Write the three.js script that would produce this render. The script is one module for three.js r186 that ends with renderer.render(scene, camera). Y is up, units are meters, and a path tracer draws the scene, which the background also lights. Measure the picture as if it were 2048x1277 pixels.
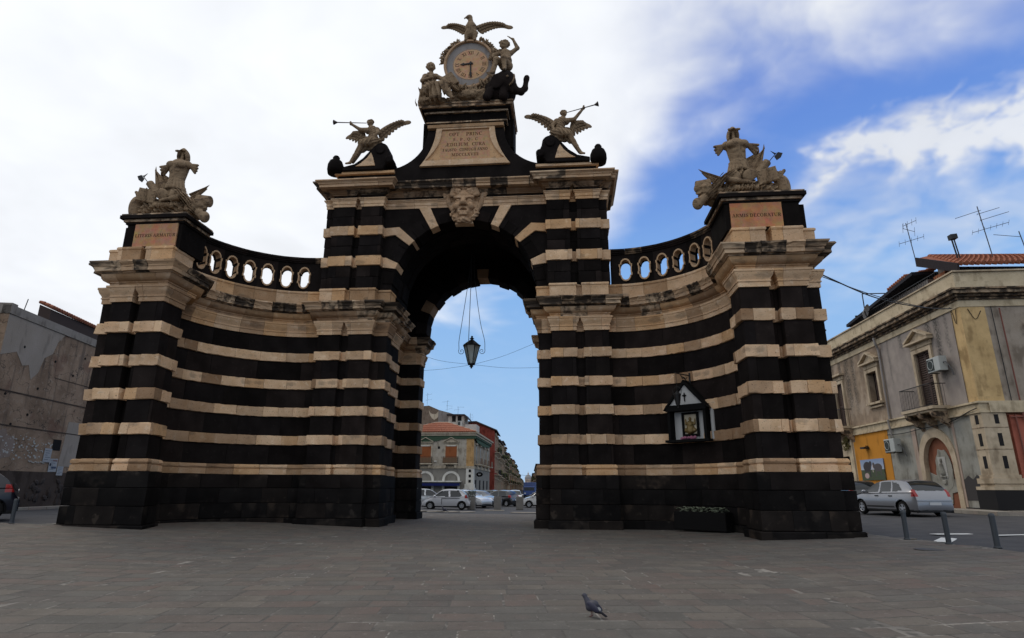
import * as THREE from 'three';
import { mergeGeometries, toCreasedNormals } from 'three/addons/utils/BufferGeometryUtils.js';

// ---------------------------------------------------------------- camera, sky, sun, exposure
const scene = new THREE.Scene();
const camera = new THREE.PerspectiveCamera(56.03, 1024 / 638, 0.1, 4000);
{
  const yaw = THREE.MathUtils.degToRad(5.007), pitch = THREE.MathUtils.degToRad(15.72), roll = THREE.MathUtils.degToRad(0.208);
  camera.position.set(3.917, 1.38, 0);
  camera.rotation.set(pitch, yaw, roll, 'YXZ');
}
const SUN_DIR = new THREE.Vector3(-0.5, 0.78, -0.42).normalize();
const SUN_I = 0.7, SKY_GAIN = 1.0;
const renderer = new THREE.WebGLRenderer({ antialias: true });
renderer.toneMapping = THREE.LinearToneMapping;
renderer.toneMappingExposure = 1.0;
renderer.shadowMap.enabled = true;

let seed = 20240917;
const rnd = () => { seed = (seed + 0x6D2B79F5) | 0; let t = Math.imul(seed ^ (seed >>> 15), 1 | seed); t = (t + Math.imul(t ^ (t >>> 7), 61 | t)) ^ t; return ((t ^ (t >>> 14)) >>> 0) / 4294967296; };
const rr = (a, b) => a + (b - a) * rnd();
const clamp = (x, a = 0, b = 1) => Math.min(b, Math.max(a, x));
const sstep = (a, b, x) => { const t = clamp((x - a) / (b - a)); return t * t * (3 - 2 * t); };
const lerp = (a, b, t) => a + (b - a) * t;

// gradient noise, optionally periodic
const PERM = new Uint8Array(512), GX = new Float32Array(256), GY = new Float32Array(256);
{ const p = [...Array(256).keys()]; for (let i = 255; i > 0; i--) { const j = Math.floor(rnd() * (i + 1)); [p[i], p[j]] = [p[j], p[i]]; } for (let i = 0; i < 512; i++) PERM[i] = p[i & 255]; for (let i = 0; i < 256; i++) { const a = rnd() * 6.2832; GX[i] = Math.cos(a); GY[i] = Math.sin(a); } }
function noise(x, y, per = 256) {
  const x0 = Math.floor(x), y0 = Math.floor(y), fx = x - x0, fy = y - y0;
  let xa, xb, ya, yb;
  if (per === 256) { xa = x0 & 255; xb = (x0 + 1) & 255; ya = y0 & 255; yb = (y0 + 1) & 255; }
  else { xa = ((x0 % per) + per) % per; xb = xa + 1 === per ? 0 : xa + 1; ya = ((y0 % per) + per) % per; yb = ya + 1 === per ? 0 : ya + 1; }
  const u = fx * fx * fx * (fx * (fx * 6 - 15) + 10), v = fy * fy * fy * (fy * (fy * 6 - 15) + 10), pa = PERM[xa], pb = PERM[xb];
  let h = PERM[pa + ya]; const a = GX[h] * fx + GY[h] * fy; h = PERM[pb + ya]; const b = GX[h] * (fx - 1) + GY[h] * fy;
  h = PERM[pa + yb]; const c = GX[h] * fx + GY[h] * (fy - 1); h = PERM[pb + yb]; const d = GX[h] * (fx - 1) + GY[h] * (fy - 1);
  return (a + (b - a) * u + (c - a) * v + (a - b - c + d) * u * v) * 1.5;
}
function fbm(x, y, oct = 4, per = 256) { let s = 0, a = 0.5; for (let i = 0; i < oct; i++) { s += a * noise(x + i * 17.3 * (per === 256 ? 1 : 0), y, per); x *= 2; y *= 2; per = Math.min(256, per * 2); a *= 0.5; } return s; }

// sky: a bright veil of cloud on the left and overhead, blue with cirrus to the right and low behind the gate
{
  const W = 2720, Hh = 1360, data = new Float32Array(W * Hh * 4);
  const SB = [[0, .44, .62, .84], [8, .34, .555, .85], [18, .25, .47, .84], [26, .165, .33, .76], [34, .12, .25, .69], [60, .10, .22, .62], [90, .09, .20, .58]], ED = [[-180, 8], [-60, 4], [-40, 5], [-22, 11], [-10, 17], [-2, 20.5], [4, 22], [9, 24], [13, 29], [18, 34], [25, 36], [33, 34.5], [42, 33.5], [60, 29], [90, 18], [140, 10], [180, 8]];
  const look = (T, x, k) => { let i = 0; while (i < T.length - 2 && x > T[i + 1][0]) i++; const t = clamp((x - T[i][0]) / (T[i + 1][0] - T[i][0])); return lerp(T[i][k], T[i + 1][k], t); };
  const blueAt = (e) => [look(SB, e, 1), look(SB, e, 2), look(SB, e, 3)]; // linear colour against elevation in degrees
  const edgeT = Float32Array.from({ length: 3601 }, (_, i) => look(ED, i / 10 - 180, 1)), edgeOf = (a) => edgeT[Math.round((a + 180) * 10)]; // where the cloud deck begins against azimuth (right positive)
  for (let j = 0; j < Hh; j++) {
    const el = ((j + 0.5) / Hh - 0.5) * Math.PI, e = el * 180 / Math.PI;
    const base = blueAt(Math.max(e, 0)), ce = Math.cos(el), se = Math.sin(el);
    for (let i = 0; i < W; i++) {
      const k = (j * W + i) * 4; data[k + 3] = 1;
      if (e < -1) { data[k] = .09; data[k + 1] = .085; data[k + 2] = .08; continue; }
      const th = ((i + 0.5) / W - 0.5) * 2 * Math.PI, x = Math.cos(th) * ce, z = Math.sin(th) * ce;
      let a = Math.atan2(x, -z) * 180 / Math.PI + 5; if (a > 180) a -= 360; if (a < -180) a += 360;
      const q = 1 / (Math.max(se, 0) + 0.22), px = x * q * 2.2, pz = z * q * 2.2;
      const n1 = fbm(px * 1.6 + 3.1, pz * 1.6 - 1.7, 4), n2 = fbm(px * 4.3 - 7 + n1 * 1.2, pz * 4.3 + 2, 5), n3 = a > 5 && a < 80 ? fbm(px * 14 + n2 * 2, pz * 14, 3) : 0;
      // the deck
      const right0 = a > 5 && a < 70, soft = right0 ? 5 : 6;
      let m = sstep(-soft, soft, e - edgeOf(a) + n1 * (right0 ? 4 : 5.5) + n2 * (right0 ? 2 : 3.2));
      const right = sstep(8, 24, a) * (1 - sstep(60, 110, a));
      m *= 1 - right * clamp(.20 + .42 * (.4 - n2 * .9 - n1 * .7 - n3 * .25));
      // a long cirrus plume
      const ca = Math.cos(.13), sa = Math.sin(.13), ua = (a - 27) * ca - (e - 28.2) * sa, ve = (a - 27) * sa + (e - 28.2) * ca;
      const wob = n2 * 2.0 + n1 * 1.4, wd = .8 + 1.3 * sstep(0, 9, ua) + .5 * sstep(9, 18, ua);
      let c = sstep(-2, 6, ua + n2 * 3) * (1 - sstep(34, 54, ua)) * Math.exp(-Math.pow((ve + wob * .7) / wd, 2)) * (.95 + n3 * .6 + n2 * .6); c = clamp(c * 1.5 - .26 + n3 * .55 * c);
      // its lower tail
      const tl = a - 28.5 - (e - 24) * .95, tw = .8 + Math.max(0, e - 24) * .5;
      c = Math.max(c, Math.exp(-Math.pow((tl + n2 * 1.6) / tw, 2)) * sstep(22.5, 25.5, e) * (1 - sstep(27.5, 30, e)) * (.8 + n3));
      // thin haze low on the right, and here and there
      const hz = sstep(18, 34, a) * (1 - sstep(24, 27.5, e + n1 * 3)) * sstep(12, 20, e) * (.38 + n2 * .7) + .03 * sstep(.05, .5, n2 + n1 * .5);
      m = clamp(1 - (1 - m) * (1 - clamp(c) * .92) * (1 - clamp(hz) * .7));
      const tone = .93 + .09 * n1 + .05 * n2 - right * .10;
      const glow = .10 * Math.pow(Math.max(0, x * SUN_DIR.x + se * SUN_DIR.y + z * SUN_DIR.z), 6);
      const w = [(tone + glow) * .955, (tone + glow) * .985, (tone + glow) * 1.035];
      for (let t = 0; t < 3; t++) data[k + t] = SKY_GAIN * lerp(base[t], w[t], m);
    }
  }
  const tex = new THREE.DataTexture(data, W, Hh, THREE.RGBAFormat, THREE.FloatType);
  tex.mapping = THREE.EquirectangularReflectionMapping; tex.magFilter = THREE.LinearFilter; tex.minFilter = THREE.LinearFilter; tex.needsUpdate = true;
  scene.background = tex; scene.environment = tex;
}
const sun = new THREE.DirectionalLight(0xfff1df, SUN_I);
sun.position.copy(SUN_DIR).multiplyScalar(120).add(new THREE.Vector3(0, 0, -25));
sun.target.position.set(0, 0, -25);
sun.castShadow = true; sun.shadow.radius = 30; sun.shadow.mapSize.set(2048, 2048);
Object.assign(sun.shadow.camera, { left: -70, right: 70, top: 70, bottom: -70, near: 1, far: 300 });
sun.name = 'sun'; scene.add(sun, sun.target);

// ---------------------------------------------------------------- textures and materials
function tex(size, metres, fn, srgb = false) {
  const d = new Uint8Array(size * size * 4);
  for (let j = 0; j < size; j++) for (let i = 0; i < size; i++) {
    const c = fn(i / size, j / size), k = (j * size + i) * 4;
    if (typeof c === 'number') d[k] = d[k + 1] = d[k + 2] = clamp(c) * 255; else for (let t = 0; t < 3; t++) d[k + t] = clamp(srgb ? Math.pow(clamp(c[t]), 1 / 2.2) : c[t]) * 255;
    d[k + 3] = 255;
  }
  const t = new THREE.DataTexture(d, size, size); t.wrapS = t.wrapT = THREE.RepeatWrapping; t.magFilter = THREE.LinearFilter; t.minFilter = THREE.LinearMipmapLinearFilter; t.generateMipmaps = true;
  t.repeat.set(1 / metres, 1 / metres); if (srgb) t.colorSpace = THREE.SRGBColorSpace; t.needsUpdate = true; return t;
}
const mix3 = (a, b, t) => [lerp(a[0], b[0], t), lerp(a[1], b[1], t), lerp(a[2], b[2], t)];
// grain shared by most surfaces: relief only
const bumpRough = tex(512, 1.1, (u, v) => { const p = fbm(u * 10, v * 10, 5, 10) + .5, h = fbm(u * 26 + 3, v * 26, 3, 26); return .55 + p * .25 - sstep(.28, .42, h) * .5; });
const bumpFine = tex(512, .6, (u, v) => .5 + fbm(u * 16, v * 16, 5, 16) * .8);
const limeTex = tex(768, 2.6, (u, v) => {
  const a = fbm(u * 5, v * 5, 5, 5), b = fbm(u * 14 + 5, v * 14, 4, 14), pit = sstep(.30, .42, fbm(u * 60, v * 60, 2, 60)), soot = sstep(.12, .42, fbm(u * 3, v * 7, 5, 7) + b * .3);
  let c = mix3([.60, .44, .295], [.50, .34, .205], clamp(.5 + a * 1.2)); c = mix3(c, [.66, .53, .39], sstep(.15, .45, b) * .6); c = mix3(c, [.16, .125, .095], soot * .45); return mix3(c, [.12, .08, .055], pit * .7);
}, true);
const crustTex = tex(640, 2.3, (u, v) => { // limestone under patches of black crust
  const a = fbm(u * 6, v * 6, 5, 6), b = fbm(u * 26 + 4, v * 26, 5, 26), s = fbm(u * 6 + 1, v * 6, 6, 6);
  let c = mix3([.56, .43, .30], [.42, .30, .195], clamp(.5 + a * 1.3));
  c = mix3(c, [.20, .12, .075], sstep(-.02, .25, fbm(u * 3, v * 3, 4, 3)) * .5);
  return mix3(c, [.035, .028, .024], sstep(-.16, .34, s * 1.25 + b * .3) * .88);
}, true);
const lavaTex = tex(512, 3.1, (u, v) => {
  const a = fbm(u * 4, v * 4, 5, 4), b = fbm(u * 22, v * 22, 4, 22);
  let c = mix3([.0105, .0085, .0082], [.021, .0175, .0168], clamp(.4 + a * 1.4)); return mix3(c, [.045, .039, .036], sstep(.26, .5, b) * .35);
}, true);
const plinthTex = tex(640, 3.7, (u, v) => { // the lower courses: lava with pale salt bloom and brown dirt
  const a = fbm(u * 5, v * 5, 5, 5), b = fbm(u * 12 + 1, v * 12, 5, 12), s = fbm(u * 3, v * 4, 4, 12);
  let c = mix3([.012, .0108, .011], [.026, .0235, .0225], clamp(.45 + a * 1.3)); c = mix3(c, [.085, .07, .058], sstep(.12, .46, s + b * .5) * .55); return mix3(c, [.13, .115, .10], sstep(.30, .46, b) * .3);
}, true);
const statueTex = tex(512, 1.3, (u, v) => {
  const a = fbm(u * 4, v * 4, 5, 4), b = fbm(u * 15, v * 15, 4, 15);
  let c = mix3([.38, .285, .19], [.255, .18, .115], clamp(.5 + a * 1.4)); return mix3(c, [.075, .055, .04], sstep(.05, .4, b + a * .5) * .6);
}, true);
const slabTex = tex(768, 4.3, (u, v) => {
  const a = fbm(u * 5, v * 5, 5, 5), b = fbm(u * 40, v * 40, 3, 40), d = fbm(u * 3 + 2, v * 3, 4, 3), e = fbm(u * 90, v * 90, 2, 90);
  let c = mix3([.088, .082, .075], [.120, .112, .102], clamp(.5 + a * 1.2)); c = mix3(c, [.128, .098, .088], sstep(.02, .45, d) * .6);
  c = mix3(c, [.24, .225, .205], sstep(.36, .5, b) * .5 + sstep(.3, .45, e) * .25); return mix3(c, [.05, .046, .042], sstep(.3, .5, -b) * .5);
}, true);
const mortarTex = tex(640, 5.3, (u, v) => { const a = fbm(u * 7, v * 7, 5, 7), b = fbm(u * 50, v * 50, 2, 50), d = fbm(u * 3 + 1, v * 3, 4, 3); return mix3(mix3([.08, .074, .066], [.12, .11, .10], clamp(.5 + b)), [.27, .25, .22], sstep(.0, .3, a + b * .5) * sstep(-.25, .2, d)); }, true);
const asphaltTex = tex(512, 4.1, (u, v) => { const a = fbm(u * 5, v * 5, 5, 5), b = fbm(u * 70, v * 70, 2, 70); return mix3(mix3([.050, .050, .054], [.075, .073, .076], clamp(.5 + a * 1.2)), [.14, .135, .13], sstep(.2, .5, b) * .4); }, true);
const plasterTex = tex(512, 6.1, (u, v) => { const a = fbm(u * 5, v * 5, 5, 5), b = fbm(u * 16, v * 5, 5, 16), s = fbm(u * 30, v * 3, 3, 30); let c = mix3([.86, .84, .80], [.98, .97, .96], clamp(.5 + a * 1.2)); c = mix3(c, [.45, .42, .40], sstep(.10, .45, b) * .45); return mix3(c, [.55, .5, .46], sstep(.25, .5, s) * .3); }, true);
const grimeTex = tex(640, 5.3, (u, v) => { const a = fbm(u * 5, v * 5, 5, 5), b = fbm(u * 9, v * 7, 6, 9), s = fbm(u * 26, v * 3, 4, 26), f = fbm(u * 40, v * 40, 3, 40); let c = mix3([.74, .70, .64], [1.0, .97, .93], clamp(.5 + a * 1.1 + f * .2)); c = mix3(c, [.36, .32, .28], sstep(-.08, .55, b + s * .45 + f * .15) * .7); return c; }, true);
const tileTex = tex(512, 2.2, (u, v) => { const a = fbm(u * 8, v * 8, 4, 8), b = fbm(u * 30, v * 30, 3, 30); return mix3(mix3([.34, .115, .06], [.22, .075, .045], clamp(.5 + a * 1.6)), [.42, .26, .17], sstep(.1, .4, b) * .7); }, true);

const mats = {};
function mat(key, o) { const m = new THREE.MeshPhysicalMaterial({ roughness: .9, ...o }); if (m.roughness >= .8 && o.specularIntensity === undefined) m.specularIntensity = .3; m.name = key; mats[key] = m; return m; }
const lin = (r, g, b) => new THREE.Color().setRGB(r, g, b);
const limeMats = [[1.18, 1.15, 1.12], [1.02, .98, .95], [1.34, 1.30, 1.25], [1.14, 1.0, .83], [.80, .74, .70], [1.26, 1.18, 1.12], [.60, .53, .48]].map((c, i) => mat('limestone_' + i, { map: limeTex, bumpMap: bumpRough, bumpScale: .016, color: lin(...c) }));
const limeDirty = mat('limestone_sooty', { map: limeTex, bumpMap: bumpRough, bumpScale: .014, color: lin(.72, .64, .56) });
const crustMats = [[1.2, 1.18, 1.15], [.95, .92, .9], [1.3, 1.22, 1.14]].map((c, i) => mat('crusted_limestone_' + i, { map: crustTex, bumpMap: bumpRough, bumpScale: .02, color: lin(...c) }));
const crustTex2 = tex(512, 2.9, (u, v) => { // nearly black crust with a little stone showing
  const a = fbm(u * 6, v * 6, 5, 6), b = fbm(u * 24 + 4, v * 24, 5, 24), s = fbm(u * 7, v * 11, 5, 7);
  const c = mix3([.44, .32, .21], [.27, .185, .12], clamp(.5 + a * 1.3)); return mix3(c, [.03, .024, .02], sstep(-.5, .12, s * 1.2 + b * .35) * .93);
}, true);
const crustDark = [[1, 1, 1], [.7, .68, .66]].map((c, i) => mat('black_crust_' + i, { map: crustTex2, bumpMap: bumpRough, bumpScale: .02, color: lin(...c) }));
const lavaMats = [[.72, .68, .66], [.5, .47, .45], [1.05, .92, .86], [.68, .65, .66]].map((c, i) => mat('lava_' + i, { map: lavaTex, bumpMap: bumpRough, bumpScale: .008, color: lin(...c), roughness: .95, specularIntensity: .12 }));
const plinthMats = [[.5, .48, .48], [.36, .35, .35], [.75, .66, .6]].map((c, i) => mat('plinth_lava_' + i, { specularIntensity: .15, map: plinthTex, bumpMap: bumpRough, bumpScale: .012, color: lin(...c) }));
const lavaCore = lavaMats[1];
const statueMat = mat('weathered_stone', { map: statueTex, bumpMap: bumpFine, bumpScale: .014, color: lin(.86, .82, .77) });
const slabMats = [[1.12, 1.08, 1.03], [.98, .95, .93], [1.22, 1.16, 1.08], [1.15, 1.05, 1.0], [1.06, 1.06, 1.03]].map((c, i) => mat('basalt_slab_' + i, { map: slabTex, bumpMap: bumpFine, bumpScale: .006, color: lin(...c), roughness: .82 }));
const mortarMat = mat('mortar', { map: mortarTex, bumpMap: bumpFine, bumpScale: .006 });
const asphaltMat = mat('asphalt', { map: asphaltTex, bumpMap: bumpFine, bumpScale: .006, roughness: .88 });
const ironMat = mat('iron', { color: lin(.014, .014, .015), roughness: .6, metalness: .3 });
const plain = (key, r, g, b, rough = .85, o = {}) => mats[key] || mat(key, { color: lin(r, g, b), roughness: rough, ...o });
const plaster = (key, r, g, b, dirty = false) => mats[key] || mat(key, { color: lin(r, g, b), map: dirty ? grimeTex : plasterTex, bumpMap: bumpFine, bumpScale: .005 });
const glassDark = mats.g || mat('window_glass', { color: lin(.02, .025, .03), roughness: .08, metalness: .0 });

// ---------------------------------------------------------------- building blocks
const counts = {};
const numbered = (n) => { const c = counts[n] = (counts[n] ?? -1) + 1; return c ? n + '_' + String(c).padStart(3, '0') : n; };
function tag(o, label, category, group) { Object.assign(o.userData, { label, category }); if (group) o.userData.group = group; return o; }
function thing(name, label, category, [x, y, z] = [0, 0, 0], turn = 0, group) { const o = new THREE.Group(); o.name = numbered(name); o.position.set(x, y, z); o.rotation.y = turn; scene.add(o); return tag(o, label, category, group); }
function part(name, geo, m, parent, label) { const o = new THREE.Mesh(Array.isArray(geo) ? merge(geo) : geo, m); o.name = name; o.castShadow = o.receiveShadow = true; parent.add(o); if (label) o.userData.label = label; return o; }
function struct(name, geo, m) { const o = part(numbered(name), geo, m, scene); o.userData.kind = 'structure'; return o; }
function single(name, geo, m, label, category, group) { return tag(part(numbered(name), geo, m, scene), label, category, group); }
const plainGeo = (g) => { g = g.index ? g.toNonIndexed() : g; for (const k of Object.keys(g.attributes)) if (!['position', 'normal', 'uv'].includes(k)) g.deleteAttribute(k); if (!g.attributes.uv) g.setAttribute('uv', new THREE.BufferAttribute(new Float32Array(g.attributes.position.count * 2), 2)); if (!g.attributes.normal) g.computeVertexNormals(); return g; };
const merge = (l) => l.length === 1 ? l[0] : mergeGeometries(l.map(plainGeo));
function boxUV(g, s = 1) { // uv in metres from the dominant axis of each face
  g = g.index ? g.toNonIndexed() : g; const p = g.attributes.position, n = p.count, uv = new Float32Array(n * 2), A = new THREE.Vector3(), B = new THREE.Vector3(), C = new THREE.Vector3();
  for (let i = 0; i < n; i += 3) {
    A.fromBufferAttribute(p, i); B.fromBufferAttribute(p, i + 1).sub(A); C.fromBufferAttribute(p, i + 2).sub(A); B.cross(C);
    const ax = Math.abs(B.x), ay = Math.abs(B.y), az = Math.abs(B.z);
    for (let k = 0; k < 3; k++) { const x = p.getX(i + k), y = p.getY(i + k), z = p.getZ(i + k); const [u, v] = ay > ax && ay > az ? [x, z] : ax > az ? [z, y] : [x, y]; uv[(i + k) * 2] = u * s; uv[(i + k) * 2 + 1] = v * s; }
  }
  g.setAttribute('uv', new THREE.BufferAttribute(uv, 2)); if (!g.attributes.normal) g.computeVertexNormals(); return g;
}
const bx = (w, h, d, x = 0, y = 0, z = 0) => boxUV(new THREE.BoxGeometry(w, h, d).translate(x, y, z));
const boxAB = (x0, x1, y0, y1, z0, z1) => bx(x1 - x0, y1 - y0, z1 - z0, (x0 + x1) / 2, (y0 + y1) / 2, (z0 + z1) / 2);
function cbox(w, h, d, c = .012) { // box with chamfered edges, 44 triangles
  const s = new THREE.Shape(); s.moveTo(-w / 2 + c, -h / 2 + c); s.lineTo(w / 2 - c, -h / 2 + c); s.lineTo(w / 2 - c, h / 2 - c); s.lineTo(-w / 2 + c, h / 2 - c);
  return new THREE.ExtrudeGeometry(s, { depth: d - 2 * c, bevelEnabled: true, bevelSize: c, bevelThickness: c, bevelSegments: 1 }).translate(0, 0, -d / 2 + c);
}
const cyl = (r0, r1, h, x = 0, y = 0, z = 0, n = 12) => new THREE.CylinderGeometry(r0, r1, h, n).translate(x, y, z);
function rod(a, b, r, n = 6, r2 = r) { const A = new THREE.Vector3(...a), B = new THREE.Vector3(...b), d = B.clone().sub(A), L = d.length(); const g = new THREE.CylinderGeometry(r2, r, L, n).translate(0, L / 2, 0); g.applyQuaternion(new THREE.Quaternion().setFromUnitVectors(new THREE.Vector3(0, 1, 0), d.normalize())); return g.translate(...a); }
const tube = (pts, r, seg = 24, n = 6) => new THREE.TubeGeometry(new THREE.CatmullRomCurve3(pts.map((p) => new THREE.Vector3(...p))), seg, r, n);
function shapeOf(pts) { const s = new THREE.Shape(); pts.forEach(([x, y], i) => i ? s.lineTo(x, y) : s.moveTo(x, y)); return s; }
// an outline in x,y pushed back from its front face at z = zf by depth; b = bevel
function slab(pts, zf, depth, b = 0, holes = []) {
  const s = pts instanceof THREE.Shape ? pts : shapeOf(pts); for (const h of holes) s.holes.push(h);
  const g = new THREE.ExtrudeGeometry(s, { depth: depth - 2 * b, bevelEnabled: b > 0, bevelSize: b, bevelOffset: -b, bevelThickness: b, bevelSegments: 1, curveSegments: 20 }).translate(0, 0, zf - depth + b);
  return boxUV(g);
}
function prism(poly, y0, y1) { const g = new THREE.ExtrudeGeometry(shapeOf(poly), { depth: y1 - y0, bevelEnabled: false }); g.rotateX(-Math.PI / 2).translate(0, y0, 0); return boxUV(g); } // poly in [X, Z away]
const V = (x, y, Z) => [x, y, -Z];
// ---------------------------------------------------------------- the ground
const H = (x, Z) => {
  const lat = Math.min(.42, .035 * Math.max(0, Math.min(12, Math.abs(x - 2) - 5))), f = Z < 45 ? 1 : Math.max(0, 1 - (Z - 45) / 20);
  return lat * f + (Z < 30 ? 0 : Z < 46 ? -.25 * (Z - 30) / 16 : Math.max(-.4, -.25 - .15 * (Z - 46) / 46));
};
function sheet(x0, x1, z0, z1, nx, nz, lift, inside) {
  const pos = [], uv = [];
  const P = (i, j) => { const x = lerp(x0, x1, i / nx), Z = lerp(z0, z1, j / nz); return [x, H(x, Z) + lift, Z]; };
  for (let j = 0; j < nz; j++) for (let i = 0; i < nx; i++) {
    const a = P(i, j), b = P(i + 1, j), c = P(i + 1, j + 1), d = P(i, j + 1);
    if (inside && !inside((a[0] + c[0]) / 2, (a[2] + c[2]) / 2)) continue;
    for (const q of [a, b, c, a, c, d]) { pos.push(q[0], q[1], -q[2]); uv.push(q[0], q[2]); }
  }
  const g = new THREE.BufferGeometry(); g.setAttribute('position', new THREE.Float32BufferAttribute(pos, 3)); g.setAttribute('uv', new THREE.Float32BufferAttribute(uv, 2)); g.computeVertexNormals(); return g;
}
struct('ground', [sheet(-60, 60, -30, 120, 60, 75, -.03), sheet(-1500, 1500, -1500, 1500, 30, 30, -.45)], asphaltMat);
const inPlaza = (x, Z) => Z < 17.3 ? x > -16 && x < 12.75 - Math.max(0, Z - 14) * .16 : x > -11.4 && x < 12.2 && Z < 20 || Math.abs(x) < 9.5 && Z < 36.4;
const plaza = struct('plaza_pavement', sheet(-16, 13, -3, 36.5, 116, 158, .006, inPlaza), mortarMat);
{ // basalt slabs in staggered rows, turned a little against the gate
  const ang = .13, ca = Math.cos(ang), sa = Math.sin(ang), list = [];
  for (let r = -26; r < 84; r++) {
    let s = -24 + rnd() * .6; const zr = r * .415 + 3, wv = .4 + rr(-.02, .02);
    while (s < 24) {
      const L = rr(.4, .74), cx = s + L / 2; s += L;
      const x = cx * ca - zr * sa, Z = cx * sa + zr * ca;
      if (!inPlaza(x, Z) || !inPlaza(x - .3, Z + .2) || Z < .6) continue;
      if (Math.abs(x - 3.9) > 5 + Z * 1.12) continue;
      list.push({ x, Z, L: L - rr(.006, .034), w: wv - rr(.0, .026) });
    }
  }
  list.sort((a, b) => Math.hypot(a.x - 3.9, a.Z) - Math.hypot(b.x - 3.9, b.Z));
  const variants = slabMats.map(() => { // a unit slab with worn edges
    const g = cbox(1, 1, .12, .007); g.rotateX(-Math.PI / 2); return g;
  });
  const near = list.filter((s) => s.Z > 1.2 && Math.abs((s.x - 3.9) / s.Z) < 1.15).slice(0, 300), rest = list.filter((s) => !near.includes(s));
  const put = (s, o) => {
    o.position.set(s.x, H(s.x, s.Z) - .0519 + rr(-.0008, .0008), -s.Z); const gx = (H(s.x + .2, s.Z) - H(s.x - .2, s.Z)) / .4, gz = (H(s.x, s.Z + .2) - H(s.x, s.Z - .2)) / .4; o.quaternion.setFromUnitVectors(new THREE.Vector3(0, 1, 0), new THREE.Vector3(-gx + rr(-.0015, .0015), 1, gz + rr(-.0015, .0015)).normalize()).multiply(new THREE.Quaternion().setFromAxisAngle(new THREE.Vector3(0, 1, 0), ang)); o.scale.set(s.L, 1, s.w);
    return o;
  };
  const uvGeo = (s, k) => { const g = variants[k].clone(), p = g.attributes.position, uv = new Float32Array(p.count * 2), ox = rnd() * 9, oy = rnd() * 9; for (let i = 0; i < p.count; i++) { uv[i * 2] = p.getX(i) * s.L + ox; uv[i * 2 + 1] = p.getZ(i) * s.w + oy + p.getY(i); } g.setAttribute('uv', new THREE.BufferAttribute(uv, 2)); return g; };
  const pool = slabMats.map((_, k) => Array.from({ length: 6 }, () => uvGeo({ L: .7, w: .5 }, k)));
  for (const s of near) { const k = Math.floor(rnd() * slabMats.length); put(s, part('paving_slab', pool[k][Math.floor(rnd() * 6)], slabMats[k], plaza)); }
  slabMats.forEach((m, k) => { for (let v = 0; v < 3; v++) {
    const mine = rest.filter((_, i) => i % (slabMats.length * 3) === k * 3 + v); if (!mine.length) return;
    const im = new THREE.InstancedMesh(pool[k][v], m, mine.length), o = new THREE.Object3D(); mine.forEach((s, i) => { put(s, o).updateMatrix(); im.setMatrixAt(i, o.matrix); });
    im.name = 'paving_slabs'; im.userData.kind = 'stuff'; im.receiveShadow = true; plaza.add(im);
  } });
}
// kerbs, pavements and painted lines on the roads
const stonePale = mat('pale_kerb', { map: slabTex, color: lin(2.6, 2.5, 2.3), bumpMap: bumpFine, bumpScale: .005 });
function strip(name, pts, w, hgt, m, lift = 0) { // a long low slab along a line
  const gs = []; for (let i = 0; i < pts.length - 1; i++) { const [x0, z0] = pts[i], [x1, z1] = pts[i + 1], L = Math.hypot(x1 - x0, z1 - z0), n = Math.max(1, Math.round(L / 1.1)); for (let k = 0; k < n; k++) { const t = (k + .5) / n, x = lerp(x0, x1, t), Z = lerp(z0, z1, t), g = cbox(L / n - .012, hgt, w, .012); g.rotateY(Math.atan2(z1 - z0, x1 - x0)).translate(x, H(x, Z) + hgt / 2 + lift, -Z); gs.push(boxUV(g)); } }
  return struct(name, gs, m);
}
strip('pavement', [[21.35, 26], [21.35, 46]], 1.5, .16, stonePale, -.03);
strip('pavement', [[21.4, 27.2], [30, 27.2]], 1.5, .16, stonePale, -.03);
strip('kerb', [[-18.4, 20.5], [-19.6, 31]], .3, .13, stonePale, -.03);
strip('kerb', [[-6, 38.4], [-2.3, 41.4]], .9, .05, stonePale, -.02);
strip('kerb', [[-2.2, 46.8], [-.7, 46.8]], .9, .04, stonePale, -.02);
strip('kerb', [[.4, 40.4], [5, 39.6]], .8, .05, stonePale, -.02);
const paint = plain('road_paint', .62, .62, .6, .8);
for (const [x, Z, L, w, a] of [[13.1, 16.35, 1.5, .35, .95], [14.2, 17.9, 1.2, .25, .2], [15.4, 17.2, 1.6, .14, .35]]) { const g = bx(L, .01, w).rotateY(a); g.translate(x, H(x, Z) - .018, -Z); struct('road_marking', g, paint); }
{ const gs = []; for (let i = 0; i < 110; i++) { const Z = 2.5 + rnd() * 17, x = 3.9 + rr(-.95, .95) * (Z + 2); if (!inPlaza(x, Z)) continue; const q = rr(.004, .014); gs.push(new THREE.IcosahedronGeometry(q, 0).scale(rr(.7, 1.8), .5, rr(.7, 1.4)).rotateY(rr(0, 6)).translate(x, H(x, Z) + .014, -Z)); } const o = single('grit', boxUV(merge(gs)), plain('grit_pale', .34, .32, .29), 'scattered pale grit and crumbs on the paving', 'grit'); o.userData.kind = 'stuff'; }
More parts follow.
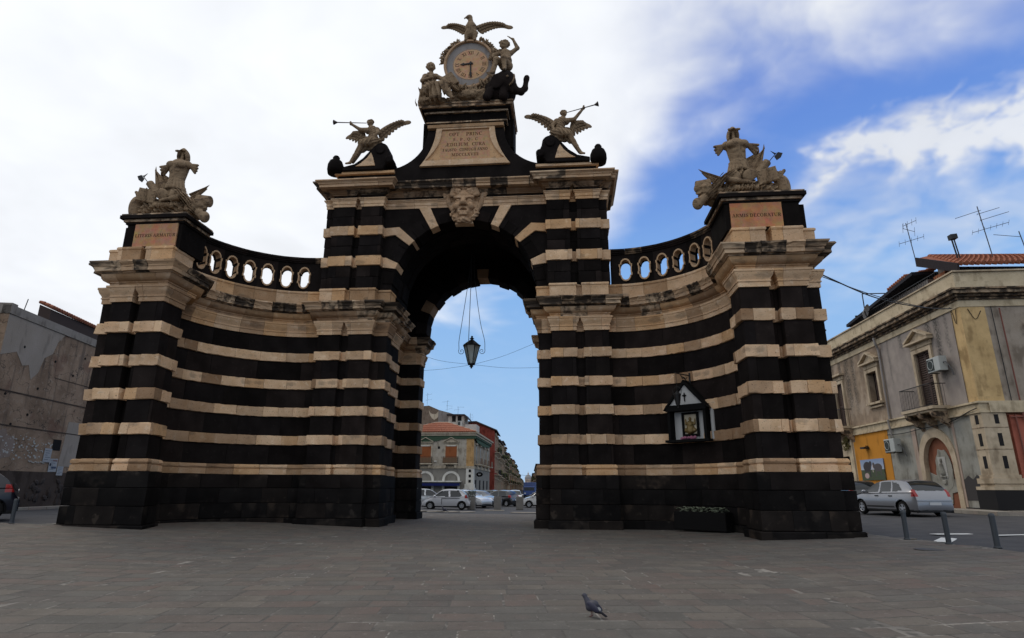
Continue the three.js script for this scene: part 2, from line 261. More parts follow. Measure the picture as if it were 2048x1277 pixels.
// ---------------------------------------------------------------- the gate
const gate = thing('triumphal_arch', 'monumental arch banded in black lava and pale limestone with curved side walls', 'arch', [0, 0, -22]);
const inGate = (name, geo, m, label) => { const o = part(name, geo, m, gate, label); o.position.z = 22; return o; };
function mkPath(P) {
  const n = P.length, S = [0], seg = [], mit = [];
  for (let i = 0; i < n - 1; i++) { const dx = P[i + 1][0] - P[i][0], dz = P[i + 1][1] - P[i][1], L = Math.hypot(dx, dz); S.push(S[i] + L); seg.push([dz / L, -dx / L]); }
  for (let i = 0; i < n; i++) { const a = seg[Math.max(0, i - 1)], b = seg[Math.min(n - 2, i)], d = 1 + a[0] * b[0] + a[1] * b[1]; mit.push([(a[0] + b[0]) / d, (a[1] + b[1]) / d]); }
  const sharp = S.filter((_, i) => i > 0 && i < n - 1 && seg[i - 1][0] * seg[i][0] + seg[i - 1][1] * seg[i][1] < .8);
  return { P, S, seg, mit, sharp, L: S[n - 1] };
}
function atS(p, s) { let i = 0; while (i < p.seg.length - 1 && s > p.S[i + 1]) i++; const t = (s - p.S[i]) / (p.S[i + 1] - p.S[i]); return { x: lerp(p.P[i][0], p.P[i + 1][0], t), z: lerp(p.P[i][1], p.P[i + 1][1], t), m: p.seg[i] }; }
const hash = (a, b, c) => { const s = Math.sin(a * 127.1 + b * 311.7 + c * 74.7) * 43758.5453; return s - Math.floor(s) - .5; };
// a block that follows a plan path from s0 to s1 with the section prof ([out, y], bottom to top)
function sweep(path, s0, s1, prof, mir, jit = .006, step = 0) {
  const pts = [atS(path, s0 + 1e-6)]; path.S.forEach((s, i) => { if (s > s0 + .004 && s < s1 - .004) pts.push({ x: path.P[i][0], z: path.P[i][1], m: path.mit[i], s }); }); pts.push(atS(path, s1 - 1e-6));
  if (step) { const n = Math.round((s1 - s0) / step); for (let i = 1; i < n; i++) { const q = lerp(s0, s1, i / n) + rr(-.04, .04); if (path.S.every((v) => Math.abs(v - q) > .05)) pts.push({ ...atS(path, q), s: q }); } }
  pts[0].s = s0; (step ? pts.find((p) => p.s === undefined) || pts.at(-1) : pts.at(-1)).s = s1; pts.sort((a, b) => a.s - b.s);
  const K = prof.length, sg = mir ? -1 : 1, vl = [0]; for (let k = 1; k < K; k++) vl.push(vl[k - 1] + Math.hypot(prof[k][0] - prof[k - 1][0], prof[k][1] - prof[k - 1][1]));
  const y0 = prof[0][1], pos = [], uv = [], id = s0 * 3.7 + y0;
  const vert = (j, k) => { const p = pts[j], o = prof[k][0] + (k && k < K - 1 ? hash(p.s, k, id) * jit * 2 : 0), y = prof[k][1] + hash(p.s + 5, k, id) * jit; return [sg * (p.x + p.m[0] * o), y, -(p.z + p.m[1] * o)]; };
  const grid = pts.map((_, j) => prof.map((_, k) => vert(j, k)));
  const tri = (a, b, c, ua, ub, uc) => { const q = mir ? [a, c, b] : [a, b, c], w = mir ? [ua, uc, ub] : [ua, ub, uc]; q.forEach((v) => pos.push(...v)); w.forEach((v) => uv.push(...v)); };
  const U = (j, k) => [pts[j].s + id, y0 + vl[k]];
  for (let j = 0; j < pts.length - 1; j++) for (let k = 0; k < K - 1; k++) { tri(grid[j][k], grid[j + 1][k], grid[j + 1][k + 1], U(j, k), U(j + 1, k), U(j + 1, k + 1)); tri(grid[j][k], grid[j + 1][k + 1], grid[j][k + 1], U(j, k), U(j + 1, k + 1), U(j, k + 1)); }
  const caps = THREE.ShapeUtils.triangulateShape(prof.map((p) => new THREE.Vector2(p[0], p[1])), []);
  for (const [a, b, c] of caps) { const e = pts.length - 1, u = (k) => [prof[k][0] + id, prof[k][1]]; tri(grid[0][a], grid[0][b], grid[0][c], u(a), u(b), u(c)); tri(grid[e][a], grid[e][c], grid[e][b], u(a), u(c), u(b)); }
  const g = new THREE.BufferGeometry(); g.setAttribute('position', new THREE.Float32BufferAttribute(pos, 3)); g.setAttribute('uv', new THREE.Float32BufferAttribute(uv, 2));
  const r = toCreasedNormals(g, .55); r.userData.size = (s1 - s0) * vl[K - 1] / Math.max(8, Math.abs(pts[0].z) * .05 + 10); return r;
}
function cutsOf(path, len, a = 0, b = path.L) { // joints, kept away from the corners
  const c = [a]; let s = a + rr(.35, 1) * len;
  while (s < b - .3 * len) { let q = s; for (const k of path.sharp) if (Math.abs(q - k) < .09) q = k + (q < k ? -.1 : .1); if (q > c[c.length - 1] + .14) c.push(q); s = Math.max(s, q) + rr(.65, 1.3) * len; }
  c.push(b); return c;
}
const blocks = { limestone_block: [], lava_block: [], cornice_block: [], moulded_block: [] };
const pick = (l) => l[Math.floor(rnd() * l.length)];
function course(kind, path, y0, y1, mir, mlist, { len = .8, proud = 0, depth = .16, c = .012, prof, a, b, jit, step } = {}) {
  const cs = cutsOf(path, len, a, b);
  for (let i = 0; i < cs.length - 1; i++) {
    const p = proud + rr(-.008, .008), t0 = y0 + .003 + rr(0, .004), t1 = y1 - .003 - rr(0, .004);
    const pf = prof ? prof.map(([o, y]) => [o + (o > 0 ? p * .4 : 0), y]) : [[-depth, t0], [p - c, t0], [p, t0 + c], [p, t1 - c], [p - c, t1], [-depth, t1]];
    blocks[kind].push({ g: sweep(path, cs[i] + .004, cs[i + 1] - .004, pf, mir, jit, step), m: pick(mlist) });
  }
}
function wingPath(w0, gaps = true, flat = false, y = 7.1) {
  const t = Math.max(0, 7 - y), w = { ...w0, x0: w0.x0 - w0.lean * t, g0: w0.g0 - w0.lean * .7 * t, g1: w0.g1 - w0.lean * .7 * t, x1: w0.x1 - w0.lean * .4 * t, x2: w0.x2 - w0.lean * .4 * t }; // plan of one half from the back of the passage to the outer corner
  const P = [[2.98, 28.9], [2.98, 28.0], [3.9, 28.0], [3.9, 24.9], [3.2, 24.9], [3.2, 23.0], [2.97, 23.0], [2.97, 22.35], [3.49, 22.35], [3.49, 22.0]];
  if (gaps) P.push([4.41, 22.0], [4.41, 22.22], [4.73, 22.22], [4.73, 22.0]);
  P.push([5.64, 22.0]);
  if (flat) P.push([5.64, 22.2], [6.3, 22.33]); else P.push([5.64, 22.33]);
  const n = 26; for (let i = 0; i <= n; i++) { const t = lerp(flat ? 78 : 89, flat ? 14 : 3, i / n) * Math.PI / 180; P.push([w.cx + w.r * Math.cos(t), w.cz + w.r * Math.sin(t)]); }
  if (!flat) { P.push([w.cx + w.r * Math.cos(.05), 18.38], [w0.x0, 18.32]); } else P.push([w.x0, 18.75]);
  P.push([w.x0, 17.3]);
  if (gaps) P.push([w.g0, 17.3], [w.g0, 17.6], [w.g1, 17.6], [w.g1, 17.3]);
  const e = flat ? w.fl : 0; P.push([w.x1, 17.3], [w.x1, 17.5], [w.x2 - e, 17.5], [w.x2 - e, 19.4]);
  return mkPath(P);
}
const WINGS = [{ mir: false, cx: 5.9, cz: 18.7, r: 3.65, x0: 9.13, g0: 10.0, g1: 10.28, x1: 11.08, x2: 11.5, fl: .16, lean: -.006 }, { mir: true, cx: 5.85, cz: 18.65, r: 3.7, x0: 8.8, g0: 9.62, g1: 9.9, x1: 10.6, x2: 11.05, fl: .28, lean: .06 }];
const capProf = [[-.16, 7.103], [.03, 7.103], [.03, 7.25], [.055, 7.26], [.055, 7.3], [.035, 7.31], [.05, 7.36], [.1, 7.44], [.125, 7.52], [.13, 7.55], [.15, 7.56], [.15, 7.625], [-.16, 7.625]];
const lowerY = (l) => l.map(([o, y]) => [o, 7.63 + (y - 7.63) * .805]);
const corniceLow = lowerY([[-.25, 7.63], [.06, 7.63], [.06, 7.74], [.09, 7.75], [.09, 7.8], [.14, 7.82], [.22, 7.88], [.27, 7.97], [.29, 8.06], [-.25, 8.07]]);
const corniceTop = lowerY([[-.25, 8.075], [.33, 8.075], [.33, 8.11], [.43, 8.12], [.43, 8.27], [.455, 8.28], [.47, 8.34], [.52, 8.41], [.55, 8.44], [.55, 8.5], [-.25, 8.52]]);
for (const w of WINGS) {
  const p = wingPath(w), q = wingPath(w, false, true), { mir } = w;
  // plinth courses, one thicker foot below
  course('lava_block', wingPath(w, false, false, 1), -.25, .3, mir, plinthMats, { len: 1.25, proud: .2, depth: .2, c: .03 });
  course('lava_block', wingPath(w, false, false, 1), .3, .82, mir, plinthMats, { len: 1.2, proud: .13, c: .016 });
  course('lava_block', wingPath(w, false, false, 1), .82, 1.34, mir, plinthMats, { len: 1.2, proud: .125, c: .016 });
  course('lava_block', wingPath(w, false, false, 1), 1.34, 1.815, mir, [...plinthMats, lavaMats[0], lavaMats[1]], { len: 1.2, proud: .12, c: .014 });
  // base band, with a torus and fillet along the pilasters
  course('moulded_block', wingPath(w, true, false, 2), 1.82, 2.18, mir, limeMats.concat(limeDirty), { len: .85, prof: [[-.16, 1.82], [.085, 1.82], [.09, 1.83], [.09, 2.0], [.05, 2.015], [.05, 2.03], [.085, 2.05], [.1, 2.09], [.085, 2.15], [.05, 2.178], [-.16, 2.18]], jit: .008 });
  for (const [a, b] of [[2.18, 2.89], [3.245, 3.95], [4.31, 5.0], [5.36, 6.08], [6.44, 7.1]]) course('lava_block', wingPath(w, true, false, (a + b) / 2), a, b, mir, lavaMats, { len: 1.35, proud: -.012 });
  for (const [a, b] of [[2.89, 3.245], [3.95, 4.31], [5.0, 5.36], [6.08, 6.44]]) course('limestone_block', wingPath(w, true, false, (a + b) / 2), a, b, mir, a < 3.5 ? [...limeMats, limeMats[4], limeMats[6], limeDirty] : [...limeMats, limeMats[0], limeMats[2], limeMats[5], limeMats[1]], { len: .8, proud: .05, jit: .016, c: .016, step: .2 });
  course('moulded_block', p, 7.1, 7.625, mir, limeMats, { len: .9, prof: capProf, jit: .004 });
  course('cornice_block', q, 7.63, 8.07, mir, [limeMats[1], limeMats[3], limeMats[4], limeDirty, crustMats[0], limeMats[6]], { len: 1.15, prof: corniceLow });
  course('cornice_block', q, 8.075, 8.52, mir, [...crustDark, crustDark[0], crustMats[0], limeMats[1]], { len: .62, prof: corniceTop, jit: .02, step: .2 });
  // attic base above the cornice
  course('moulded_block', p, 8.3, 9.0, mir, [limeMats[0], limeMats[3], limeMats[1], limeDirty], { len: .95, a: 5.5, prof: [[-.2, 8.3], [.05, 8.3], [.05, 8.88], [.075, 8.9], [.08, 8.95], [.06, 8.99], [-.2, 9.0]] });
}
{ // rubble cores behind the facing
  const half = [[3.07, 28.85], [3.07, 28.1], [4, 28.1], [4, 24.8], [3.3, 24.8], [3.3, 23.1], [3.07, 23.1], [3.07, 22.45], [3.6, 22.45], [3.6, 22.3], [5.55, 22.3], [5.55, 28.85]], gs = [];
  for (const w of WINGS) {
    const s = w.mir ? -1 : 1, F = (l) => l.map(([x, z]) => [s * x, z]);
    gs.push(prism(F(half), -.3, 8.98));
    const arc = [], back = []; for (let i = 0; i <= 24; i++) { const t = lerp(90, 2, i / 24) * Math.PI / 180; arc.push([w.cx + (w.r + .1) * Math.cos(t), w.cz + (w.r + .1) * Math.sin(t)]); back.unshift([w.cx + (w.r + 1.1) * Math.cos(t), w.cz + (w.r + 1.1) * Math.sin(t)]); }
    gs.push(prism(F([[5.4, w.cz + w.r + .1], ...arc, ...back, [5.4, w.cz + w.r + 1.1]]), -.3, 8.97));
    gs.push(prism(F([[w.x0 + .1, 17.4], [w.g0 - .08, 17.4], [w.g0 - .08, 17.72], [w.x2 - .1, 17.74], [w.x2 - .1, 19.6], [w.cx + w.r + .1, 19.6], [w.cx + w.r + .1, 18.25], [w.x0 + .1, 18.25]]), -.3, 8.975));
  }
  const R = 2.93, sp = 9.1, out = [[-5.7, 8.9], [-R, 8.9]]; for (let i = 0; i <= 40; i++) { const t = Math.PI * (1 - i / 40); out.push([R * Math.cos(t), sp + R * Math.sin(t)]); } out.push([R, 8.9], [5.7, 8.9], [5.7, 13.45], [-5.7, 13.45]);
  gs.push(slab(out, -22.46, 2.44));
  const o2 = [[-5.6, 8.9], [-2.98, 8.9], [-2.98, 8.5]]; o2[2] = [-2.9, 8.55]; for (let i = 0; i <= 40; i++) { const t = Math.PI * (1 - i / 40), j = 1 + .012 * (i % 2); o2.push([2.86 * j * Math.cos(t), 8.56 + 2.86 * j * Math.sin(t)]); } o2.push([2.98, 8.9], [5.6, 8.9], [5.6, 13.4], [-5.6, 13.4]);
  gs.push(slab(o2, -28.0, .9));
  for (const s of [-1, 1]) gs.push(boxAB(Math.min(s * 4, s * 5.65), Math.max(s * 4, s * 5.65), 8.9, 13.4, -28, -24.9));
  gs.push(boxAB(-5.6, 5.6, 12.4, 13.42, -28, -24.9));
  inGate('masonry_core', gs, lavaCore);
}
// the front of the arch: spandrels, voussoirs in black and white
{
  const R = 2.87, sp = 9.1, sh = shapeOf([[-3.47, 9.0], [3.47, 9.0], [3.47, 12.55], [-3.47, 12.55]]);
  const hole = new THREE.Path(); hole.moveTo(R + .05, 8.95); for (let i = 0; i <= 40; i++) { const t = Math.PI * i / 40; hole.lineTo((R + .05) * Math.cos(t), sp + (R + .05) * Math.sin(t)); } hole.lineTo(-R - .05, 8.95);
  sh.autoClose = true; const front = [[-3.47, 9.0], [-R - .05, 9.0]]; for (let i = 0; i <= 40; i++) { const t = Math.PI * (1 - i / 40); front.push([(R + .05) * Math.cos(t), sp + (R + .05) * Math.sin(t)]); } front.push([R + .05, 9.0], [3.47, 9.0], [3.47, 12.55], [-3.47, 12.55]);
  inGate('spandrel_wall', slab(front, -22.37, .09), lavaMats[0]);
  const pol = (r, t) => [r * Math.cos(t), sp + r * Math.sin(t)];
  const lights = [[[1.93, 12.55], [1.45, 12.55], [1.08, 11.71], [1.39, 11.57]], [[3.44, 11.68], [2.72, 11.72], [2.05, 11.09], [2.27, 10.89], [2.88, 11.37], [3.44, 11.3]], [[3.44, 10.4], [3.2, 10.38], [2.69, 10.13], [2.79, 9.89], [3.44, 9.98]]];
  for (const s of [-1, 1]) for (const [i, l] of lights.entries()) {
    const pts = l.map(([x, y]) => [s * x, y]); if (s > 0) pts.reverse();
    blocks.limestone_block.push({ g: slab(pts, -22.29, i ? .9 : .5, .012), m: limeMats[(i + (s > 0 ? 2 : 0)) % 4] }); blocks.limestone_block.at(-1).g.userData.size = 9;
  }
  const angs = [[3, 13], [13, 16.2], [22, 34], [34, 42.5], [48, 56.5], [56.5, 64.5], [70.5, 84]]; // black ring between the white stones
  for (const s of [0, 1]) for (const [a0, a1] of angs) {
    const A = (s ? 180 - a1 : a0) * Math.PI / 180, B = (s ? 180 - a0 : a1) * Math.PI / 180, ro = R + .43 + rr(-.01, .01);
    blocks.lava_block.push({ g: slab([pol(R, A + .002), pol(ro, A + .002), pol(ro, (A + B) / 2), pol(ro, B - .002), pol(R, B - .002), pol(R, (A + B) / 2)], -22.335, .9, .01), m: pick(lavaMats) });
  }
  // rough stones lining the vault behind
  for (let z = 23.3; z < 24.8; z += .52) for (let i = 0; i < 13; i++) { const A = Math.PI * i / 13, B = Math.PI * (i + 1) / 13, r0 = R + rr(0, .05); blocks.lava_block.push({ g: slab([pol(r0, A), pol(R + .2, A), pol(R + .2, B), pol(r0, B)], -z, .5, .01), m: pick(lavaMats) }); }
  for (let i = 0; i < 17; i++) { const A = Math.PI * i / 17, B = Math.PI * (i + 1) / 17, r0 = 2.76 + rr(-.05, .06), q = (r, t) => [r * Math.cos(t), 8.62 + r * Math.sin(t)]; blocks.lava_block.push({ g: slab([q(r0, A), q(3.3, A), q(3.3, B), q(r0, B)], -27.95, .98, .015), m: i % 6 === 2 ? limeMats[6] : pick(lavaMats) }); }
}
// the upper storey
const upPath = (gaps, c0 = false, xe = 5.78) => mkPath([...(c0 ? [[0, 22.36]] : []), ...(c0 ? [[3.37, 22.36]] : [[3.37, 22.5]]), [3.37, 22.0], ...(gaps ? [[4.27, 22.0], [4.27, 22.24], [4.56, 22.24], [4.56, 22.0]] : []), [5.45, 22.0], [5.45, 22.15], [xe, 22.15], [xe, 24.6]]);
const bed = [[-.2, 13.06], [.06, 13.06], [.06, 13.1], [.1, 13.11], [.15, 13.16], [.2, 13.18], [.2, 13.22], [.3, 13.235], [-.2, 13.245]];
const corona = [[-.25, 13.25], [.5, 13.25], [.5, 13.36], [.53, 13.37], [.55, 13.42], [.62, 13.47], [.64, 13.48], [.64, 13.53], [-.25, 13.56]];
for (const mir of [false, true]) {
  const p = upPath(true), a = upPath(true, true), q = upPath(false, true, 5.62);
  for (const [y0, y1] of [[9.0, 9.48], [9.48, 9.95], [10.38, 10.82], [10.82, 11.27], [11.68, 12.12], [12.12, 12.55]]) course('lava_block', p, y0, y1, mir, lavaMats, { len: 1.3, proud: 0 });
  for (const [y0, y1] of [[9.95, 10.38], [11.27, 11.68]]) course('limestone_block', p, y0, y1, mir, limeMats.slice(0, 4), { len: .85, proud: .055, jit: .012, c: .016, step: .2 });
  course('moulded_block', a, 12.55, 12.91, mir, limeMats.slice(0, 4), { len: 1.0, prof: [[-.16, 12.55], [.03, 12.55], [.03, 12.66], [.055, 12.67], [.055, 12.8], [.085, 12.82], [.1, 12.86], [.13, 12.87], [.13, 12.91], [-.16, 12.92]], jit: .005 });
  course('lava_block', a, 12.92, 13.06, mir, lavaMats, { len: 1.4, proud: .02 });
  course('cornice_block', a, 13.06, 13.25, mir, [limeMats[6], crustMats[1], limeMats[4], crustDark[0]], { len: 1.1, prof: bed, jit: .006 });
  course('cornice_block', q, 13.25, 13.56, mir, [limeMats[1], crustMats[0], limeMats[4], limeMats[3], crustDark[0]], { len: .9, prof: corona, jit: .01 });
}
// attic with the inscription, flanked by concave black ramps
{
  const ramp = (x0, y0, x1, y1, n = 14) => Array.from({ length: n + 1 }, (_, i) => { const t = i / n * Math.PI / 2; return [x0 + (x1 - x0) * Math.sin(t), y1 + (y0 - y1) * (1 - Math.sin(t)) * 0 + (y0 - y1) * Math.pow(1 - Math.sin(t) * 1, 1) * Math.cos(t) ** .35]; });
  const cur = []; for (let i = 0; i <= 16; i++) { const t = i / 16 * Math.PI / 2; cur.push([3.45 - 1.83 * Math.sin(t), 15.95 - 1.75 * Math.cos(t)]); } // quarter curve, hollow side up and out
  const R2 = cur.map(([x, y]) => [x, y]), L2 = R2.map(([x, y]) => [-x, y]).reverse();
  inGate('attic_wall', slab([[-5.4, 13.5], [5.4, 13.5], [5.4, 14.02], [3.6, 14.06], ...R2, [1.6, 16.0], [-1.6, 16.0], ...L2, [-3.6, 14.06], [-5.4, 14.02]], -22.0, 1.8, .015), lavaMats[0]);
  for (const s of [-1, 1]) inGate('attic_ledge', slab([[s * 2.95, 14.0], [s * 5.5, 14.0], [s * 5.5, 14.12], [s * 2.95, 14.12]].sort((a, b) => 0), -21.86, .7, .01), limeMats[s > 0 ? 0 : 3]);
  const pc = (o, yb, yt) => { const r = []; for (let i = 0; i <= 12; i++) { const t = i / 12; r.push([1.24 + o + (1.9 - 1.24) * Math.pow(1 - t, 2.2), lerp(yb, yt, t)]); } return r; };
  const outl = (o, yb, yt) => { const r = pc(o, yb, yt); return [...r, ...r.map(([x, y]) => [-x, y]).reverse()]; };
  inGate('plaque_backing', slab(outl(0, 14.24, 16.14), -21.95, .12), limeMats[3]);
  const fr = shapeOf(outl(.0, 14.24, 16.14)), h = new THREE.Path(); outl(-.24, 14.5, 15.93).forEach(([x, y], i) => i ? h.lineTo(x, y) : h.moveTo(x, y)); fr.holes.push(h);
  inGate('plaque_frame', slab(fr, -21.87, .1, .015), limeMats[0]);
  // lettering cut into the slab: flat print on its own thin sheet
  const cv = document.createElement('canvas'); cv.width = 1024; cv.height = 640; const cx = cv.getContext('2d');
  cx.fillStyle = '#c39b78'; cx.fillRect(0, 0, 1024, 640);
  for (let i = 0; i < 2600; i++) { cx.fillStyle = `rgba(${rr(90, 230) | 0},${rr(70, 190) | 0},${rr(50, 150) | 0},.06)`; cx.beginPath(); cx.arc(rr(0, 1024), rr(0, 640), rr(2, 30), 0, 7); cx.fill(); }
  cx.textAlign = 'center'; cx.fillStyle = 'rgba(62,38,24,.95)';
  [['OPT     PRINC', 118, 104], ['S .  P .  Q .  C', 226, 86], ['ÆDILIUM   CURA', 338, 96], ['FAUSTO · CONIUGII ANNO', 448, 84], ['MDCCLXVIII', 556, 88]].forEach(([t, y, s], i) => { cx.font = `bold ${s}px serif`; cx.fillStyle = i === 3 ? 'rgba(28,18,12,.96)' : 'rgba(74,44,28,.9)'; cx.fillText(t, 512, y, 930); });
  const ct = new THREE.CanvasTexture(cv); ct.colorSpace = THREE.SRGBColorSpace;
  const g = new THREE.PlaneGeometry(2.1, 1.4).translate(0, 15.2, -21.944); inGate('inscription', g, mat('inscribed_slab', { map: ct, bumpMap: bumpFine, bumpScale: .004 }));
  inGate('fascia', [slab([[-1.62, 16.0], [1.62, 16.0], [1.62, 16.16], [-1.62, 16.16]], -21.84, .5, .01)], limeDirty);
  // pedestal block, wings at its sides, and its cornice
  inGate('pedestal_block', [boxAB(-1.7, 1.7, 16.16, 16.75, -23.9, -22.0), boxAB(1.62, 1.84, 14.4, 16.6, -23.9, -22.4), boxAB(-1.84, -1.62, 14.4, 16.6, -23.9, -22.4), boxAB(1.84, 1.98, 15.4, 16.75, -23.8, -22.6), boxAB(-1.98, -1.84, 15.4, 16.75, -23.8, -22.6)], lavaMats[1]);
  const ring = (o, y0, y1, m) => inGate('pedestal_cornice', [boxAB(-1.7 - o, 1.7 + o, y0, y1, -23.9 - o * .4, -22 + o)], m);
  ring(.06, 16.3, 16.36, crustMats[0]); ring(.1, 16.752, 16.84, crustMats[1]); ring(.2, 16.842, 16.92, lavaMats[0]); ring(.3, 16.922, 17.05, crustMats[2]); ring(.34, 17.052, 17.12, crustMats[0]);
}
// volutes that carry the trumpeters, and the snail-shaped stops at the ends
for (const s of [-1, 1]) {
  const P = (l) => { const q = l.map(([x, y]) => [s * x, y]); return s < 0 ? q.reverse() : q; };
  const arcP = (cx, cy, r, a0, a1, n) => Array.from({ length: n + 1 }, (_, i) => { const t = lerp(a0, a1, i / n); return [cx + r * Math.cos(t), cy + r * Math.sin(t)]; });
  const body = [[3.42, 14.12], [3.3, 14.3], [2.98, 14.42], [3.0, 14.55], [3.12, 14.72], [3.2, 14.9], ...arcP(3.56, 15.02, .34, 3.1, .75, 10), [4.02, 15.02], [4.3, 14.68], [4.65, 14.42], [5.15, 14.3], [5.15, 14.12]];
  inGate('volute', [slab(P(body), -21.75, .75, .03), slab(P(arcP(3.56, 15.02, .2, 0, 6.28, 16)), -21.68, .2, .03), slab(P(arcP(3.14, 14.5, .17, 0, 6.28, 14)), -21.6, .6, .04)], lavaMats[0]);
  inGate('volute_panel', slab(P([[3.95, 14.9], [3.86, 14.7], [3.74, 14.28], [4.58, 14.28], [4.35, 14.42], [4.1, 14.66]]), -21.71, .1, .01), limeMats[0], 'pale triangular slab under the volute');
  inGate('volute_stop', new THREE.LatheGeometry([[.02, 0], [.3, .0], [.34, .2], [.33, .4], [.26, .58], [.14, .68], [.15, .76], [.1, .84], [.01, .86]].map(([x, y]) => new THREE.Vector2(x, y)), 20).translate(s * 5.5, 14.05, -21.9), lavaMats[1]);
}
// curved parapets pierced by long openings, and the pedestals of the trophies
const frameMat = mat('frame_stone', { map: limeTex, color: lin(.95, .9, .84), bumpMap: bumpRough, bumpScale: .01 });
for (const w of WINGS) {
  const s = w.mir ? -1 : 1, list = w.mir ? [101, 111.6, 122.8, 133.4, 144, 154.2, 163.4].map((a) => 180 - a) : [82, 70.6, 59.5, 48.9, 37.8, 27.4, 18.4];
  const bend = (g, a) => { const p = g.attributes.position; for (let i = 0; i < p.count; i++) { const t = a * Math.PI / 180 - p.getX(i) / w.r, r = w.r - p.getZ(i); p.setXYZ(i, s * (w.cx + r * Math.cos(t)), p.getY(i), -(w.cz + r * Math.sin(t))); } if (w.mir) { for (const k of Object.keys(g.attributes)) { const at = g.attributes[k], n = at.itemSize; for (let i = 0; i < at.count; i += 3) for (let c = 0; c < n; c++) { const t = at.array[(i + 1) * n + c]; at.array[(i + 1) * n + c] = at.array[(i + 2) * n + c]; at.array[(i + 2) * n + c] = t; } } } g.computeVertexNormals(); return toCreasedNormals(g, .5); };
  const oval = (hw, y0, y1, ear = 0) => { const q = []; const c0 = y0 + hw, c1 = y1 - hw; for (let i = 0; i <= 8; i++) { const t = Math.PI * i / 8; q.push([hw * .86 * Math.cos(t), c1 + hw * Math.sin(t)]); } q.push([-hw - ear, c1], [-hw - ear, c1 - .1], [-hw, c1 - .11], [-hw, c0 + .11], [-hw - ear, c0 + .1], [-hw - ear, c0]); for (let i = 0; i <= 8; i++) { const t = Math.PI * (1 + i / 8); q.push([hw * .86 * Math.cos(t), c0 + hw * Math.sin(t)]); } q.push([hw + ear, c0], [hw + ear, c0 + .1], [hw, c0 + .11], [hw, c1 - .11], [hw + ear, c1 - .1], [hw + ear, c1]); return q; };
  const pathOf = (q) => { const h = new THREE.Path(); q.forEach(([x, y], i) => i ? h.lineTo(x, y) : h.moveTo(x, y)); return h; };
  list.forEach((a, i) => {
    const am = i ? (a + list[i - 1]) / 2 : 90.5, an = i < 6 ? (a + list[i + 1]) / 2 : 9, xl = -(am - a) * Math.PI / 180 * w.r, xr = (a - an) * Math.PI / 180 * w.r;
    const rect = [], N = 6; for (let k = 0; k <= N; k++) rect.push([lerp(xl, xr, k / N) * .997, 9.0]); for (let k = 0; k <= N; k++) rect.push([lerp(xr, xl, k / N) * .997, 10.22]);
    const pan = inGate('parapet_panel', bend(slab(rect, 0, .42, 0, [pathOf(oval(.2, 9.16, 10.0).reverse())]), a), lavaMats[i % 3]);
    const f = shapeOf(oval(.24, 9.11, 10.05, .02)); f.holes.push(pathOf(oval(.19, 9.17, 9.99, .015).reverse()));
    part('opening_frame', bend(slab(f, .05, .3, 0), a), frameMat, pan);
  });
  const arcPts = []; for (let i = 0; i <= 30; i++) { const t = lerp(91.5, 5, i / 30) * Math.PI / 180; arcPts.push([w.cx + w.r * Math.cos(t), w.cz + w.r * Math.sin(t)]); }
  const ap = mkPath(arcPts); course('cornice_block', ap, 10.22, 10.45, w.mir, [crustDark[1], lavaMats[2], lavaMats[0]], { len: 1.0, prof: [[-.44, 10.22], [.04, 10.22], [.05, 10.27], [.09, 10.28], [.09, 10.33], [.13, 10.35], [.13, 10.42], [.1, 10.44], [-.5, 10.45]], jit: .004 });
  // trophy pedestal
  const [bx0, bx1] = w.mir ? [8.66, 10.62] : [8.98, 11.2], zf = 17.42, zb = w.mir ? 18.75 : 19.2, X = (a, b) => s > 0 ? [a, b] : [-b, -a];
  const blk = (o, y0, y1, m, name) => inGate(name, boxAB(...X(bx0 - o, bx1 + o), y0, y1, -zb - o * .5, -zf + o), m);
  blk(0, 8.98, 9.86, lavaMats[1], 'pedestal_block'); blk(.05, 9.862, 9.93, lavaMats[0], 'pedestal_cornice'); blk(.1, 9.932, 10.02, crustMats[1], 'pedestal_cornice'); blk(.19, 10.022, 10.14, lavaMats[0], 'pedestal_cornice'); blk(.16, 10.142, 10.2, crustMats[0], 'pedestal_cornice');
  inGate('pedestal_ear', boxAB(...X(bx1 + .002, bx1 + .22), 9.0, 9.86, -zb, -zf - .2), lavaMats[1]);
  const cv = document.createElement('canvas'); cv.width = 512; cv.height = 272; const cx = cv.getContext('2d'); cx.fillStyle = w.mir ? '#bb9678' : '#c08a66'; cx.fillRect(0, 0, 512, 272);
  for (let i = 0; i < 900; i++) { cx.fillStyle = `rgba(${rr(110, 240) | 0},${rr(70, 180) | 0},${rr(50, 130) | 0},.07)`; cx.beginPath(); cx.arc(rr(0, 512), rr(0, 272), rr(3, 40), 0, 7); cx.fill(); }
  cx.strokeStyle = 'rgba(90,60,45,.5)'; cx.lineWidth = 2; cx.beginPath(); cx.moveTo(300, 0); cx.lineTo(330, 60); cx.lineTo(310, 130); cx.stroke();
  cx.textAlign = 'center'; cx.fillStyle = 'rgba(52,32,22,.95)'; cx.font = 'bold 54px serif'; cx.fillText(w.mir ? 'LITERIS ARMATUR' : 'ARMIS DECORATUR', 256, 160, 484);
  const ct = new THREE.CanvasTexture(cv); ct.colorSpace = THREE.SRGBColorSpace;
  const [p0, p1] = w.mir ? [-10.3, -8.8] : [9.12, 10.66], pw = p1 - p0, pg = new THREE.BoxGeometry(pw, .8, .06).translate((p0 + p1) / 2, 9.45, -zf + .02);
  inGate('inscribed_panel', pg, mat('inscribed_panel_' + s, { map: ct, bumpMap: bumpFine, bumpScale: .004 }), w.mir ? 'orange stone panel lettered LITERIS ARMATUR' : 'orange stone panel lettered ARMIS DECORATUR');
}
